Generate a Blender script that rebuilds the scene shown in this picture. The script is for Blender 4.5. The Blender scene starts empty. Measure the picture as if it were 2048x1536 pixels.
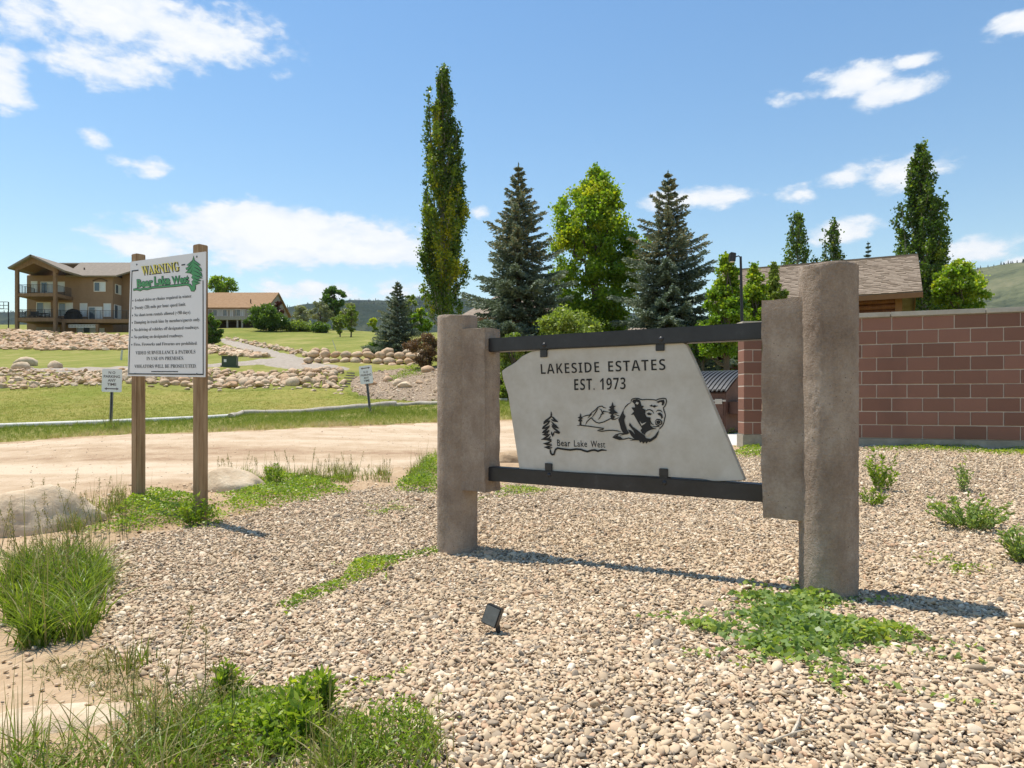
import bpy, bmesh, math, random
import numpy as np
from mathutils import Vector, Matrix, noise as mnoise
from mathutils.geometry import delaunay_2d_cdt, tessellate_polygon

random.seed(7)
RNG = np.random.default_rng(11)
R = math.radians
SC = bpy.context.scene
COL = SC.collection

# ---------------------------------------------------------------- camera, sky, sun, exposure
EYE = 1.10                       # lens height over the gravel
FPX, CX, HY = 1400.0, 1024.0, 800.0   # focal length in photo pixels, principal column, horizon row
cam_d = bpy.data.cameras.new('camera')
cam_d.sensor_width = 36.0
cam_d.lens = 36.0 * FPX / 2048.0
cam_d.shift_y = (HY - 768.0) / 2048.0
cam_d.clip_start = 0.05
cam_d.clip_end = 12000
cam = bpy.data.objects.new('camera', cam_d)
cam.location = (0, 0, EYE)
cam.rotation_euler = (R(90), 0, 0)
COL.objects.link(cam)
SC.camera = cam

SUN_EL, SUN_AZ = R(69.5), R(-54)   # azimuth from +Y towards +X
SKY_STRENGTH = 0.12
to_sun = Vector((math.sin(SUN_AZ) * math.cos(SUN_EL), math.cos(SUN_AZ) * math.cos(SUN_EL), math.sin(SUN_EL)))
sun_d = bpy.data.lights.new('sun', 'SUN')
sun_d.energy = 4.9
sun_d.angle = R(0.53)
sun_d.color = (1.0, 0.94, 0.84)
sun = bpy.data.objects.new('sun', sun_d)
sun.rotation_euler = to_sun.to_track_quat('Z', 'Y').to_euler()
sun.location = (-20, 20, 60)
COL.objects.link(sun)

SC.render.engine = 'CYCLES'
SC.cycles.use_denoising = True
SC.cycles.max_bounces = 6
SC.cycles.diffuse_bounces = 3
SC.cycles.glossy_bounces = 2
SC.cycles.transmission_bounces = 4
SC.cycles.transparent_max_bounces = 6
SC.cycles.volume_bounces = 0
SC.cycles.caustics_reflective = False
SC.cycles.caustics_refractive = False
SC.view_settings.view_transform = 'Standard'
SC.view_settings.look = 'None'
SC.view_settings.exposure = 0.30
SC.view_settings.gamma = 1.0
SC.view_settings.use_curve_mapping = False


class NT:
    """small helper round a node tree"""
    def __init__(self, tree):
        self.t = tree
        self.n = tree.nodes
        self.l = tree.links

    def add(self, kind, **kw):
        nd = self.n.new(kind)
        for k, v in kw.items():
            if k.startswith('i_'):
                key = k[2:]
                key = int(key) if key.isdigit() else key
                nd.inputs[key].default_value = v
            else:
                setattr(nd, k, v)
        return nd

    def link(self, a, b):
        self.l.new(a, b)

    def math(self, op, a, b=None, clamp=False):
        nd = self.n.new('ShaderNodeMath')
        nd.operation = op
        nd.use_clamp = clamp
        for i, v in enumerate((a, b)):
            if v is None:
                continue
            if isinstance(v, (int, float)):
                nd.inputs[i].default_value = v
            else:
                self.l.new(v, nd.inputs[i])
        return nd.outputs[0]

    def mixc(self, f, a, b, mode='MIX'):
        nd = self.n.new('ShaderNodeMix')
        nd.data_type = 'RGBA'
        nd.blend_type = mode
        for i, v in ((0, f), (6, a), (7, b)):
            if isinstance(v, (int, float)):
                nd.inputs[i].default_value = v
            elif isinstance(v, (tuple, list)):
                nd.inputs[i].default_value = (*v[:3], 1)
            else:
                self.l.new(v, nd.inputs[i])
        return nd.outputs[2]

    def noise(self, vec, scale, detail=4, rough=0.55, dist=0.0):
        nd = self.n.new('ShaderNodeTexNoise')
        nd.inputs['Scale'].default_value = scale
        nd.inputs['Detail'].default_value = detail
        nd.inputs['Roughness'].default_value = rough
        nd.inputs['Distortion'].default_value = dist
        if vec is not None:
            self.l.new(vec, nd.inputs['Vector'])
        return nd.outputs['Fac']

    def ramp(self, f, stops):
        nd = self.n.new('ShaderNodeValToRGB')
        el = nd.color_ramp.elements
        while len(el) < len(stops):
            el.new(0.5)
        for e, (p, c) in zip(el, stops):
            e.position = p
            e.color = (*c[:3], 1) if isinstance(c, (tuple, list)) else (c, c, c, 1)
        self.l.new(f, nd.inputs[0])
        return nd.outputs[0]

    def smooth(self, f, a, b):
        nd = self.n.new('ShaderNodeMapRange')
        nd.interpolation_type = 'SMOOTHSTEP'
        nd.inputs[1].default_value = a
        nd.inputs[2].default_value = b
        self.l.new(f, nd.inputs[0])
        return nd.outputs[0]


# sky: physical daylight with fair-weather cumulus drifting in it
world = bpy.data.worlds.new('World')
SC.world = world
world.use_nodes = True
wt = NT(world.node_tree)
wt.n.clear()
w_out = wt.add('ShaderNodeOutputWorld')
w_bg = wt.add('ShaderNodeBackground', i_Strength=SKY_STRENGTH)
w_sky = wt.add('ShaderNodeTexSky', sky_type='NISHITA', sun_disc=False, sun_elevation=SUN_EL, sun_rotation=SUN_AZ,
               altitude=0, air_density=1.4, dust_density=0.0, ozone_density=1.2)
w_tc = wt.add('ShaderNodeTexCoord')
w_dir = w_tc.outputs['Generated']
w_sep = wt.add('ShaderNodeSeparateXYZ')
wt.link(w_dir, w_sep.inputs[0])
w_az = wt.math('ARCTAN2', w_sep.outputs[0], w_sep.outputs[1])
w_el = wt.math('ARCSINE', w_sep.outputs[2])
w_ae = wt.add('ShaderNodeCombineXYZ')
wt.link(w_az, w_ae.inputs[0])
wt.link(w_el, w_ae.inputs[1])
w_warp = wt.add('ShaderNodeVectorMath', operation='MULTIPLY', i_1=(1, 1, 2.1))
wt.link(w_dir, w_warp.inputs[0])


def px_ae(px, py):
    x, z = (px - CX) / FPX, (HY - py) / FPX
    return math.atan2(x, 1.0), math.atan2(z, math.hypot(x, 1.0))


# each cloud: centre column and row in the view, half width, half height, weight
CLOUDS = [(300, 45, 215, 75, 1.0), (60, 20, 95, 48, 0.8), (245, 130, 120, 42, 0.85), (430, 75, 110, 34, 0.75), (0, 160, 48, 50, 0.8),
          (540, 475, 270, 62, 1.25), (300, 495, 120, 36, 1.0), (690, 495, 160, 44, 1.05), (640, 580, 130, 34, 0.8),
          (185, 275, 30, 17, 0.66), (300, 335, 58, 22, 0.62), (1695, 160, 78, 30, 0.95), (1800, 180, 72, 25, 0.95),
          (1830, 120, 40, 16, 0.7), (1565, 203, 42, 20, 0.72), (2035, 48, 55, 20, 0.85), (1430, 393, 90, 24, 0.85), (1320, 405, 48, 18, 0.72),
          (1685, 357, 62, 20, 0.72), (1810, 345, 85, 28, 0.75), (1680, 465, 64, 24, 0.92), (1945, 500, 70, 24, 1.0),
          (955, 423, 30, 16, 0.66), (1590, 392, 42, 28, 0.6), (2040, 527, 30, 12, 0.85), (800, 590, 90, 35, 0.75)]
cl = [(*px_ae(a, b), c / FPX, d / FPX, e) for a, b, c, d, e in CLOUDS]
for k in range(26):                      # the same fair-weather sky all the way round
    a = random.uniform(0.85, 2 * math.pi - 0.85)
    cl.append((a if a < math.pi else a - 2 * math.pi, random.uniform(0.1, 0.9), random.uniform(0.05, 0.22), random.uniform(0.025, 0.06), random.uniform(0.7, 1.0)))
w_mask = None
for a0, e0, ra, re, wgt in cl:
    s1 = wt.add('ShaderNodeVectorMath', operation='SUBTRACT', i_1=(a0, e0, 0))
    wt.link(w_ae.outputs[0], s1.inputs[0])
    s2 = wt.add('ShaderNodeVectorMath', operation='MULTIPLY', i_1=(1 / ra, 1 / re, 0))
    wt.link(s1.outputs[0], s2.inputs[0])
    s3 = wt.add('ShaderNodeVectorMath', operation='LENGTH')
    wt.link(s2.outputs[0], s3.inputs[0])
    v = wt.math('MULTIPLY', wt.math('SUBTRACT', 1.35, s3.outputs['Value']), wgt)
    w_mask = v if w_mask is None else wt.math('MAXIMUM', w_mask, v)
n1 = wt.noise(w_warp.outputs[0], 11.0, 3, 0.5, 0.0)
n2 = wt.noise(w_warp.outputs[0], 30.0, 8, 0.6, 0.15)
dens = wt.math('ADD', w_mask, wt.math('ADD', wt.math('MULTIPLY', wt.math('SUBTRACT', n1, 0.5), 1.6), wt.math('MULTIPLY', wt.math('SUBTRACT', n2, 0.5), 1.35)))
w_cov = wt.smooth(dens, 0.30, 0.86)
w_gate = wt.smooth(w_mask, -0.30, 0.30)
w_cov = wt.math('MULTIPLY', w_cov, w_gate)
w_thick = wt.smooth(wt.math('ADD', dens, wt.math('MULTIPLY', wt.math('SUBTRACT', n2, 0.5), 1.2)), 0.3, 1.6)
CLOUD_COL = wt.mixc(w_thick, (5.9, 6.3, 6.8), (7.1, 7.1, 7.1))
w_sat = wt.add('ShaderNodeHueSaturation', i_Saturation=1.2)
wt.link(w_sky.outputs[0], w_sat.inputs['Color'])
w_col = wt.mixc(wt.math('MULTIPLY', w_cov, 0.95), w_sat.outputs[0], CLOUD_COL)
wt.link(w_col, w_bg.inputs[0])
wt.link(w_bg.outputs[0], w_out.inputs[0])
world.cycles.sampling_method = 'MANUAL'
world.cycles.sample_map_resolution = 512


# ---------------------------------------------------------------- places
def P(px, py, Y):
    """the point at depth Y seen at photo pixel (px, py)"""
    return Vector(((px - CX) / FPX * Y, Y, EYE + (HY - py) / FPX * Y))


# terrain heights measured as (column, row, depth) in the photo or as (x, y, z)
TC = [P(*t) for t in (
    (1024, 1536, 2.05), (915, 1103, 5.34), (1657, 1190, 3.9), (405, 1047, 6.3), (278, 1012, 6.87), (1300, 1120, 4.8),
    (1718, 893, 10.7), (2048, 901, 9.94), (1505, 898, 11.6), (1250, 960, 9.4), (1000, 985, 7.6), (1900, 1000, 6.7), (1900, 1300, 3.0),
    (40, 985, 8.2), (430, 958, 9.2), (800, 950, 9.6), (0, 880, 15.2), (0, 856, 17.0), (223, 850, 17.2), (400, 866, 15.6), (740, 826, 21), (600, 850, 17.5),
    (1010, 862, 17), (1450, 872, 15), (1480, 888, 12.4), (1430, 862, 17), (860, 815, 23),
    (0, 780, 29), (400, 783, 29), (680, 778, 31), (850, 795, 27), (200, 812, 23), (500, 808, 24.5),
    (0, 740, 33), (300, 739, 33.5), (650, 745, 34), (300, 735, 37), (0, 733, 38), (0, 701, 62), (250, 705, 60),
    (0, 662, 76), (240, 672, 76), (150, 667, 86), (20, 665, 86), (480, 655, 95), (600, 665, 85), (700, 672, 75), (830, 668, 72),
    (600, 700, 48), (600, 724, 40), (480, 690, 60), (620, 730, 38), (820, 738, 36), (750, 706, 42), (830, 703, 42), (800, 772, 30), (870, 745, 33),
    (1430, 742, 33), (1430, 768, 26), (1040, 765, 28), (1335, 765, 28), (1100, 700, 42), (1400, 712, 48))]
TC += [Vector(t) for t in ((0, 0, 0), (3.5, 0, 0.05), (-2.2, 1.0, -0.06), (-3.6, 3.4, -0.16), (-5, 0, -0.2), (0, -8, 0), (8, -4, 0.1), (-10, -5, -0.2), (-12, 6, -0.05),
                           (-25, 10, 0.3), (9, 6, 0.25), (14, 12, 0.6), (15, 20, 1.6), (20, 34, 2.7), (34, 42, 3.0), (30, 18, 1.8), (40, 90, 5.5), (90, 100, 6), (10, 90, 7),
                           (-90, 140, 16), (-40, 150, 15.5), (0, 150, 13), (-90, 60, 5), (-60, 20, 0.5), (-40, -30, 0), (40, -30, 0.5), (60, 10, 1.5), (100, 200, 9), (-160, 200, 18), (0, 230, 14))]


def wrp(v):
    return np.arcsinh(np.asarray(v, float) / 6.0)


_cx = np.array([[p.x, p.y] for p in TC])
_cw = np.stack([wrp(_cx[:, 0]), wrp(_cx[:, 1])], 1)
_cz = np.array([p.z for p in TC])


def _tps(r2):
    return 0.5 * r2 * np.log(r2 + 1e-9)


def _solve():
    n = len(_cz)
    d2 = ((_cw[:, None] - _cw[None]) ** 2).sum(-1)
    K = _tps(d2) + np.eye(n) * 2e-3
    Pm = np.concatenate([np.ones((n, 1)), _cw], 1)
    A = np.zeros((n + 3, n + 3))
    A[:n, :n] = K
    A[:n, n:] = Pm
    A[n:, :n] = Pm.T
    return np.linalg.solve(A, np.concatenate([_cz, np.zeros(3)]))


_sol = _solve()


def H(x, y):
    """terrain height, vectorised"""
    x = np.asarray(x, float)
    y = np.asarray(y, float)
    shp = x.shape
    x = x.ravel()
    y = y.ravel()
    rad = np.hypot(x, y)
    k = np.minimum(1.0, 230.0 / np.maximum(rad, 1e-6))
    w = np.stack([wrp(x * k), wrp(y * k)], 1)
    out = np.empty(len(w))
    for i in range(0, len(w), 20000):
        b = w[i:i + 20000]
        d2 = ((b[:, None] - _cw[None]) ** 2).sum(-1)
        out[i:i + 20000] = _tps(d2) @ _sol[:-3] + _sol[-3] + b @ _sol[-2:]
    out = np.where(rad > 230, out + (9.0 - out) * np.clip((rad - 230) / 400, 0, 1), out)
    return out.reshape(shp)


def Hs(x, y):
    return float(H(np.array([x]), np.array([y]))[0])


def ground_at(px, py, near=1.2, far=160):
    """ground point seen at a photo pixel"""
    u, v = (px - CX) / FPX, (HY - py) / FPX
    Y = near * np.power(far / near, np.linspace(0, 1, 700))
    d = EYE + v * Y - H(u * Y, Y)
    idx = np.where(d < 0)[0]
    if len(idx) == 0:
        i = int(np.argmin(np.abs(d)))
        y = Y[i]
    elif idx[0] == 0:
        y = Y[0]
    else:
        i = idx[0]
        y = Y[i - 1] + (Y[i] - Y[i - 1]) * d[i - 1] / (d[i - 1] - d[i])
    return Vector((u * y, y, Hs(u * y, y)))


def gp(*pxs):
    return [ground_at(a, b) for a, b in pxs]


def on_ground(px, Y):
    x = (px - CX) / FPX * Y
    return Vector((x, Y, Hs(x, Y)))


# ---------------------------------------------------------------- objects
def tag(o, label=None, cat=None, group=None, kind=None):
    if label:
        o['label'] = label
    if cat:
        o['category'] = cat
    if group:
        o['group'] = group
    if kind:
        o['kind'] = kind
    return o


def thing(name, label, cat, loc=(0, 0, 0), rz=0.0, group=None, kind=None):
    o = bpy.data.objects.new(name, None)
    o.empty_display_size = 0.2
    COL.objects.link(o)
    o.location = loc
    o.rotation_euler = (0, 0, rz)
    return tag(o, label, cat, group, kind)


def wm(o):
    m = Matrix.Identity(4)
    while o is not None:
        m = o.matrix_basis @ m
        o = o.parent
    return m


def link(name, me, mats, parent=None):
    o = bpy.data.objects.new(name, me)
    COL.objects.link(o)
    if mats is not None and len(me.materials) == 0:
        for m in (mats if isinstance(mats, (list, tuple)) else [mats]):
            me.materials.append(m)
    if parent is not None:
        o.parent = parent
    return o


def flat_mesh(name, verts, quads, smooth=False, attrs=None):
    """fast mesh from numpy verts (n,3) and faces (m,k) of equal size"""
    verts = np.asarray(verts, np.float32)
    quads = np.asarray(quads, np.int32)
    me = bpy.data.meshes.new(name)
    k = quads.shape[1]
    me.vertices.add(len(verts))
    me.vertices.foreach_set('co', verts.ravel())
    me.loops.add(quads.size)
    me.loops.foreach_set('vertex_index', quads.ravel())
    me.polygons.add(len(quads))
    me.polygons.foreach_set('loop_start', np.arange(0, quads.size, k, dtype=np.int32))
    if smooth:
        me.polygons.foreach_set('use_smooth', np.ones(len(quads), bool))
    for an, av in (attrs or {}).items():
        a = me.attributes.new(an, 'FLOAT', 'POINT')
        a.data.foreach_set('value', np.asarray(av, np.float32))
    me.update(calc_edges=True)
    return me


class MB:
    """collects shapes; build() links them as one mesh object"""
    def __init__(self):
        self.v = []
        self.f = []

    def add(self, vs, fs, M=None):
        b = len(self.v)
        for p in vs:
            p = Vector(p)
            self.v.append(M @ p if M is not None else p)
        for f in fs:
            self.f.append([i + b for i in f])
        return self

    def box(self, a, b, M=None):
        (x0, y0, z0), (x1, y1, z1) = a, b
        vs = [(x0, y0, z0), (x1, y0, z0), (x1, y1, z0), (x0, y1, z0), (x0, y0, z1), (x1, y0, z1), (x1, y1, z1), (x0, y1, z1)]
        return self.add(vs, [(0, 3, 2, 1), (4, 5, 6, 7), (0, 1, 5, 4), (1, 2, 6, 5), (2, 3, 7, 6), (3, 0, 4, 7)], M)

    def cbox(self, c, s, M=None):
        return self.box([c[i] - s[i] / 2 for i in range(3)], [c[i] + s[i] / 2 for i in range(3)], M)

    def prism(self, poly, lo, hi, axis='z', M=None):
        """poly: 2D outline (ccw), extruded along axis from lo to hi"""
        def pt(p, t):
            return {'z': (p[0], p[1], t), 'y': (p[0], t, p[1]), 'x': (t, p[0], p[1])}[axis]
        n = len(poly)
        vs = [pt(p, lo) for p in poly] + [pt(p, hi) for p in poly]
        fs = [[i, (i + 1) % n, n + (i + 1) % n, n + i] for i in range(n)]
        fs += [list(range(n))[::-1], [n + i for i in range(n)]]
        return self.add(vs, fs, M)

    def tube(self, pts, rads, seg=8, cap=True):
        pts = [Vector(p) for p in pts]
        if isinstance(rads, (int, float)):
            rads = [rads] * len(pts)
        vs, fs = [], []
        ref = None
        for i, p in enumerate(pts):
            d = (pts[min(i + 1, len(pts) - 1)] - pts[max(i - 1, 0)])
            d = d.normalized() if d.length > 1e-9 else Vector((0, 0, 1))
            if ref is None or abs(ref.dot(d)) > 0.95:
                ref = Vector((1, 0, 0)) if abs(d.x) < 0.8 else Vector((0, 1, 0))
            a = (ref - d * ref.dot(d)).normalized()
            ref = a
            b = d.cross(a)
            for k in range(seg):
                t = 2 * math.pi * k / seg
                vs.append(p + (a * math.cos(t) + b * math.sin(t)) * rads[i])
        for i in range(len(pts) - 1):
            for k in range(seg):
                k2 = (k + 1) % seg
                fs.append((i * seg + k, i * seg + k2, (i + 1) * seg + k2, (i + 1) * seg + k))
        if cap:
            fs.append(list(range(seg))[::-1])
            fs.append([(len(pts) - 1) * seg + k for k in range(seg)])
        return self.add(vs, fs)

    def build(self, name, mat, parent=None, world=False, smooth=False, bevel=0.0, bseg=2, sharp=None):
        vs = self.v
        if world and parent is not None:
            inv = wm(parent).inverted()
            vs = [inv @ p for p in vs]
        me = bpy.data.meshes.new(name)
        me.from_pydata([tuple(p) for p in vs], [], self.f)
        bm = bmesh.new()
        bm.from_mesh(me)
        bmesh.ops.recalc_face_normals(bm, faces=bm.faces)
        if bevel > 0:
            ed = [e for e in bm.edges if len(e.link_faces) == 2 and e.calc_face_angle(0) > R(35)]
            bmesh.ops.bevel(bm, geom=ed, offset=bevel, segments=bseg, affect='EDGES', clamp_overlap=True)
        bm.to_mesh(me)
        bm.free()
        if smooth:
            me.polygons.foreach_set('use_smooth', np.ones(len(me.polygons), bool))
            me.set_sharp_from_angle(angle=R(sharp or 40))
        me.update()
        return link(name, me, mat, parent)


def structure(o):
    o['kind'] = 'structure'
    return o
# ---------------------------------------------------------------- materials
def new_mat(name):
    m = bpy.data.materials.new(name)
    m.use_nodes = True
    nt = NT(m.node_tree)
    nt.bsdf = nt.n['Principled BSDF']
    return m, nt


def coords(nt, kind='Object'):
    if kind == 'Position':
        return nt.add('ShaderNodeNewGeometry').outputs['Position']
    return nt.add('ShaderNodeTexCoord').outputs[kind]


def scaled(nt, vec, s):
    m = nt.add('ShaderNodeVectorMath', operation='MULTIPLY', i_1=s)
    nt.link(vec, m.inputs[0])
    return m.outputs[0]


def bump(nt, height, strength, dist=0.01):
    b = nt.add('ShaderNodeBump', i_Strength=strength, i_Distance=dist)
    nt.link(height, b.inputs['Height'])
    nt.link(b.outputs[0], nt.bsdf.inputs['Normal'])
    return b


def mat_noise(name, stops, scale, rough=0.85, bmp=0.0, bscale=None, bdist=0.01, coord='Object', stretch=None, rnd=0.0, metal=0.0, detail=6, spec=0.3, rnd_stops=None):
    m, nt = new_mat(name)
    vec = coords(nt, coord)
    oi = None
    if rnd or rnd_stops:
        oi = nt.add('ShaderNodeObjectInfo').outputs['Random']
        off = nt.add('ShaderNodeVectorMath', operation='ADD')
        nt.link(vec, off.inputs[0])
        nt.link(nt.math('MULTIPLY', oi, 37.0), off.inputs[1])
        vec = off.outputs[0]
    if stretch:
        vec = scaled(nt, vec, stretch)
    f = nt.noise(vec, scale, detail, 0.6)
    f2 = nt.noise(vec, scale * 6.3, 4, 0.6)
    fm = nt.math('ADD', nt.math('MULTIPLY', f, 0.75), nt.math('MULTIPLY', f2, 0.25))
    c = nt.ramp(fm, stops)
    if rnd_stops:
        c = nt.mixc(1.0, c, nt.ramp(oi, rnd_stops), 'MULTIPLY')
    if rnd:
        hs = nt.add('ShaderNodeHueSaturation')
        nt.link(c, hs.inputs['Color'])
        nt.link(nt.math('ADD', nt.math('MULTIPLY', oi, rnd * 2), 1 - rnd), hs.inputs['Value'])
        c = hs.outputs[0]
    nt.link(c, nt.bsdf.inputs['Base Color'])
    nt.bsdf.inputs['Roughness'].default_value = rough
    nt.bsdf.inputs['Metallic'].default_value = metal
    nt.bsdf.inputs['Specular IOR Level'].default_value = spec
    if bmp:
        bn = nt.noise(vec, bscale or scale * 8, 8, 0.65)
        bump(nt, bn, bmp, bdist)
    return m


def mat_plain(name, col, rough=0.6, metal=0.0, spec=0.4, var=0.12, scale=9.0):
    d = [c * (1 - var) for c in col]
    b = [min(1, c * (1 + var)) for c in col]
    return mat_noise(name, [(0.3, d), (0.7, b)], scale, rough, metal=metal, spec=spec)


def mat_leaf(name, stops, rough=0.5, transl=0.35, tl_tint=(1.15, 1.25, 0.5), spec=0.35):
    """leaf colours picked per leaf by the 'tone' attribute"""
    m, nt = new_mat(name)
    at = nt.add('ShaderNodeAttribute', attribute_name='tone')
    c = nt.ramp(at.outputs['Fac'], stops)
    nt.link(c, nt.bsdf.inputs['Base Color'])
    nt.bsdf.inputs['Roughness'].default_value = rough
    nt.bsdf.inputs['Specular IOR Level'].default_value = spec
    tr = nt.add('ShaderNodeBsdfTranslucent')
    nt.link(nt.mixc(1.0, c, tl_tint, 'MULTIPLY'), tr.inputs[0])
    mx = nt.add('ShaderNodeMixShader', i_0=transl)
    nt.link(nt.bsdf.outputs[0], mx.inputs[1])
    nt.link(tr.outputs[0], mx.inputs[2])
    nt.link(mx.outputs[0], nt.n['Material Output'].inputs[0])
    return m


# ground materials
def ground_mat():
    m, nt = new_mat('field_soil_and_grass')
    p = coords(nt, 'Position')
    at = nt.add('ShaderNodeAttribute', attribute_name='grassy').outputs['Fac']
    big = nt.noise(p, 0.16, 5, 0.6)
    med = nt.noise(scaled(nt, p, (1, 0.6, 1)), 1.1, 5, 0.65)
    fine = nt.noise(p, 11.0, 5, 0.7)
    grass = nt.ramp(nt.math('ADD', nt.math('MULTIPLY', big, 0.55), nt.math('MULTIPLY', med, 0.45)),
                    [(0.36, (0.17, 0.205, 0.035)), (0.5, (0.27, 0.27, 0.06)), (0.62, (0.40, 0.34, 0.12))])
    grass = nt.mixc(nt.math('MULTIPLY', fine, 0.55), grass, (0.075, 0.095, 0.02))
    soil = nt.ramp(nt.math('ADD', nt.math('MULTIPLY', med, 0.6), nt.math('MULTIPLY', fine, 0.4)),
                   [(0.32, (0.27, 0.175, 0.10)), (0.5, (0.42, 0.295, 0.18)), (0.68, (0.56, 0.42, 0.275))])
    f = nt.smooth(nt.math('ADD', at, nt.math('MULTIPLY', nt.math('SUBTRACT', med, 0.5), 0.9)), 0.35, 0.65)
    nt.link(nt.mixc(f, soil, grass), nt.bsdf.inputs['Base Color'])
    nt.bsdf.inputs['Roughness'].default_value = 0.95
    nt.bsdf.inputs['Specular IOR Level'].default_value = 0.1
    bump(nt, nt.math('ADD', fine, nt.math('MULTIPLY', med, 2.0)), 0.6, 0.04)
    return m


def lawn_mat(name, green, yellow, dark):
    m, nt = new_mat(name)
    p = coords(nt, 'Position')
    big = nt.noise(scaled(nt, p, (1, 0.7, 1)), 0.22, 4, 0.6)
    med = nt.noise(p, 1.6, 5, 0.65)
    fine = nt.noise(p, 26.0, 5, 0.75)
    t = nt.math('ADD', nt.math('MULTIPLY', big, 0.65), nt.math('MULTIPLY', med, 0.35))
    c = nt.ramp(t, [(0.41, green), (0.60, yellow)])
    c = nt.mixc(nt.math('MULTIPLY', fine, 0.7), c, dark)
    nt.link(c, nt.bsdf.inputs['Base Color'])
    nt.bsdf.inputs['Roughness'].default_value = 0.95
    nt.bsdf.inputs['Specular IOR Level'].default_value = 0.1
    bump(nt, fine, 0.9, 0.05)
    return m


def road_mat():
    m, nt = new_mat('packed_pale_dirt')
    p = coords(nt, 'Position')
    ruts = nt.noise(scaled(nt, p, (0.09, 0.75, 1)), 0.9, 4, 0.55, 0.35)
    med = nt.noise(p, 2.2, 6, 0.65)
    fine = nt.noise(p, 38.0, 4, 0.7)
    t = nt.math('ADD', nt.math('MULTIPLY', ruts, 0.48), nt.math('ADD', nt.math('MULTIPLY', med, 0.32), nt.math('MULTIPLY', fine, 0.2)))
    c = nt.ramp(t, [(0.36, (0.31, 0.20, 0.12)), (0.46, (0.46, 0.335, 0.215)), (0.57, (0.58, 0.455, 0.32))])
    vo = nt.add('ShaderNodeTexVoronoi', i_Scale=9.0)
    nt.link(p, vo.inputs['Vector'])
    sp = nt.smooth(vo.outputs['Distance'], 0.13, 0.06)
    c = nt.mixc(nt.math('MULTIPLY', sp, nt.smooth(med, 0.45, 0.6)), c, (0.24, 0.19, 0.15))
    nt.link(c, nt.bsdf.inputs['Base Color'])
    nt.bsdf.inputs['Roughness'].default_value = 0.95
    nt.bsdf.inputs['Specular IOR Level'].default_value = 0.15
    bump(nt, nt.math('ADD', nt.math('MULTIPLY', ruts, 0.8), nt.math('ADD', fine, med)), 0.5, 0.02)
    return m


M_ground = ground_mat()
M_road = road_mat()
M_lawn = lawn_mat('mown_lawn', (0.24, 0.27, 0.045), (0.46, 0.37, 0.12), (0.19, 0.205, 0.036))
M_verge = lawn_mat('rough_verge_grass', (0.27, 0.29, 0.055), (0.48, 0.39, 0.17), (0.20, 0.20, 0.045))
M_gravelbed = mat_noise('gravel_fines', [(0.3, (0.17, 0.125, 0.085)), (0.7, (0.33, 0.255, 0.18))], 18, 0.95, 0.8, 60, 0.02, 'Position')
M_drive = mat_noise('driveway_gravel', [(0.35, (0.29, 0.24, 0.19)), (0.65, (0.42, 0.36, 0.29))], 5, 0.95, 0.6, 40, 0.02, 'Position')
M_mulch = mat_noise('bark_mulch_and_soil', [(0.3, (0.17, 0.12, 0.08)), (0.5, (0.28, 0.205, 0.14)), (0.68, (0.44, 0.35, 0.25))], 9, 0.95, 0.9, 30, 0.03, 'Position')
M_pad = mat_noise('pale_concrete', [(0.3, (0.50, 0.46, 0.41)), (0.7, (0.62, 0.585, 0.53))], 4, 0.85, 0.3, 60, 0.004, 'Position')

# ---------------------------------------------------------------- ground sheet, to the horizon
def warped_axis(lo, hi, n):
    a = np.linspace(math.asinh(lo / 6.0), math.asinh(hi / 6.0), n)
    return np.sinh(a) * 6.0


def make_ground():
    gx = warped_axis(-4200, 4200, 300)
    gy = warped_axis(-300, 4200, 330)
    X, Y = np.meshgrid(gx, gy)
    Z = H(X, Y)
    nx, ny = len(gx), len(gy)
    V = np.stack([X.ravel(), Y.ravel(), Z.ravel()], 1)
    i = np.arange(nx * ny).reshape(ny, nx)
    q = np.stack([i[:-1, :-1].ravel(), i[:-1, 1:].ravel(), i[1:, 1:].ravel(), i[1:, :-1].ravel()], 1)
    yy = Y.ravel()
    xx = X.ravel()
    gr = np.clip((yy - 17.5 - np.where(xx > 0, 2.0, 0)) / 4.0, 0, 1)
    gr = np.maximum(gr, np.clip((-6 - yy) / 6, 0, 1))
    me = flat_mesh('ground', V, q, True, {'grassy': gr})
    return structure(link('ground', me, M_ground))


make_ground()


def inside(poly, pts):
    poly = np.asarray(poly)
    x, y = pts[:, 0], pts[:, 1]
    c = np.zeros(len(pts), bool)
    j = len(poly) - 1
    for i in range(len(poly)):
        xi, yi = poly[i]
        xj, yj = poly[j]
        hit = ((yi > y) != (yj > y)) & (x < (xj - xi) * (y - yi) / (yj - yi + 1e-12) + xi)
        c ^= hit
        j = i
    return c


def fray(poly, step, amp, seed=0):
    """resample a closed outline and push it about so that edges are ragged"""
    out = []
    n = len(poly)
    for i in range(n):
        a, b = Vector(poly[i][:2]), Vector(poly[(i + 1) % n][:2])
        L = (b - a).length
        k = max(1, int(L / step))
        for t in range(k):
            p = a.lerp(b, t / k)
            q = Vector((p.x, p.y, seed * 7.3))
            p = p + Vector((mnoise.noise(q * (0.9 / step / 2)), mnoise.noise(q * (0.9 / step / 2) + Vector((31, 7, 0))))) * amp
            out.append((p.x, p.y))
    return out


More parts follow.
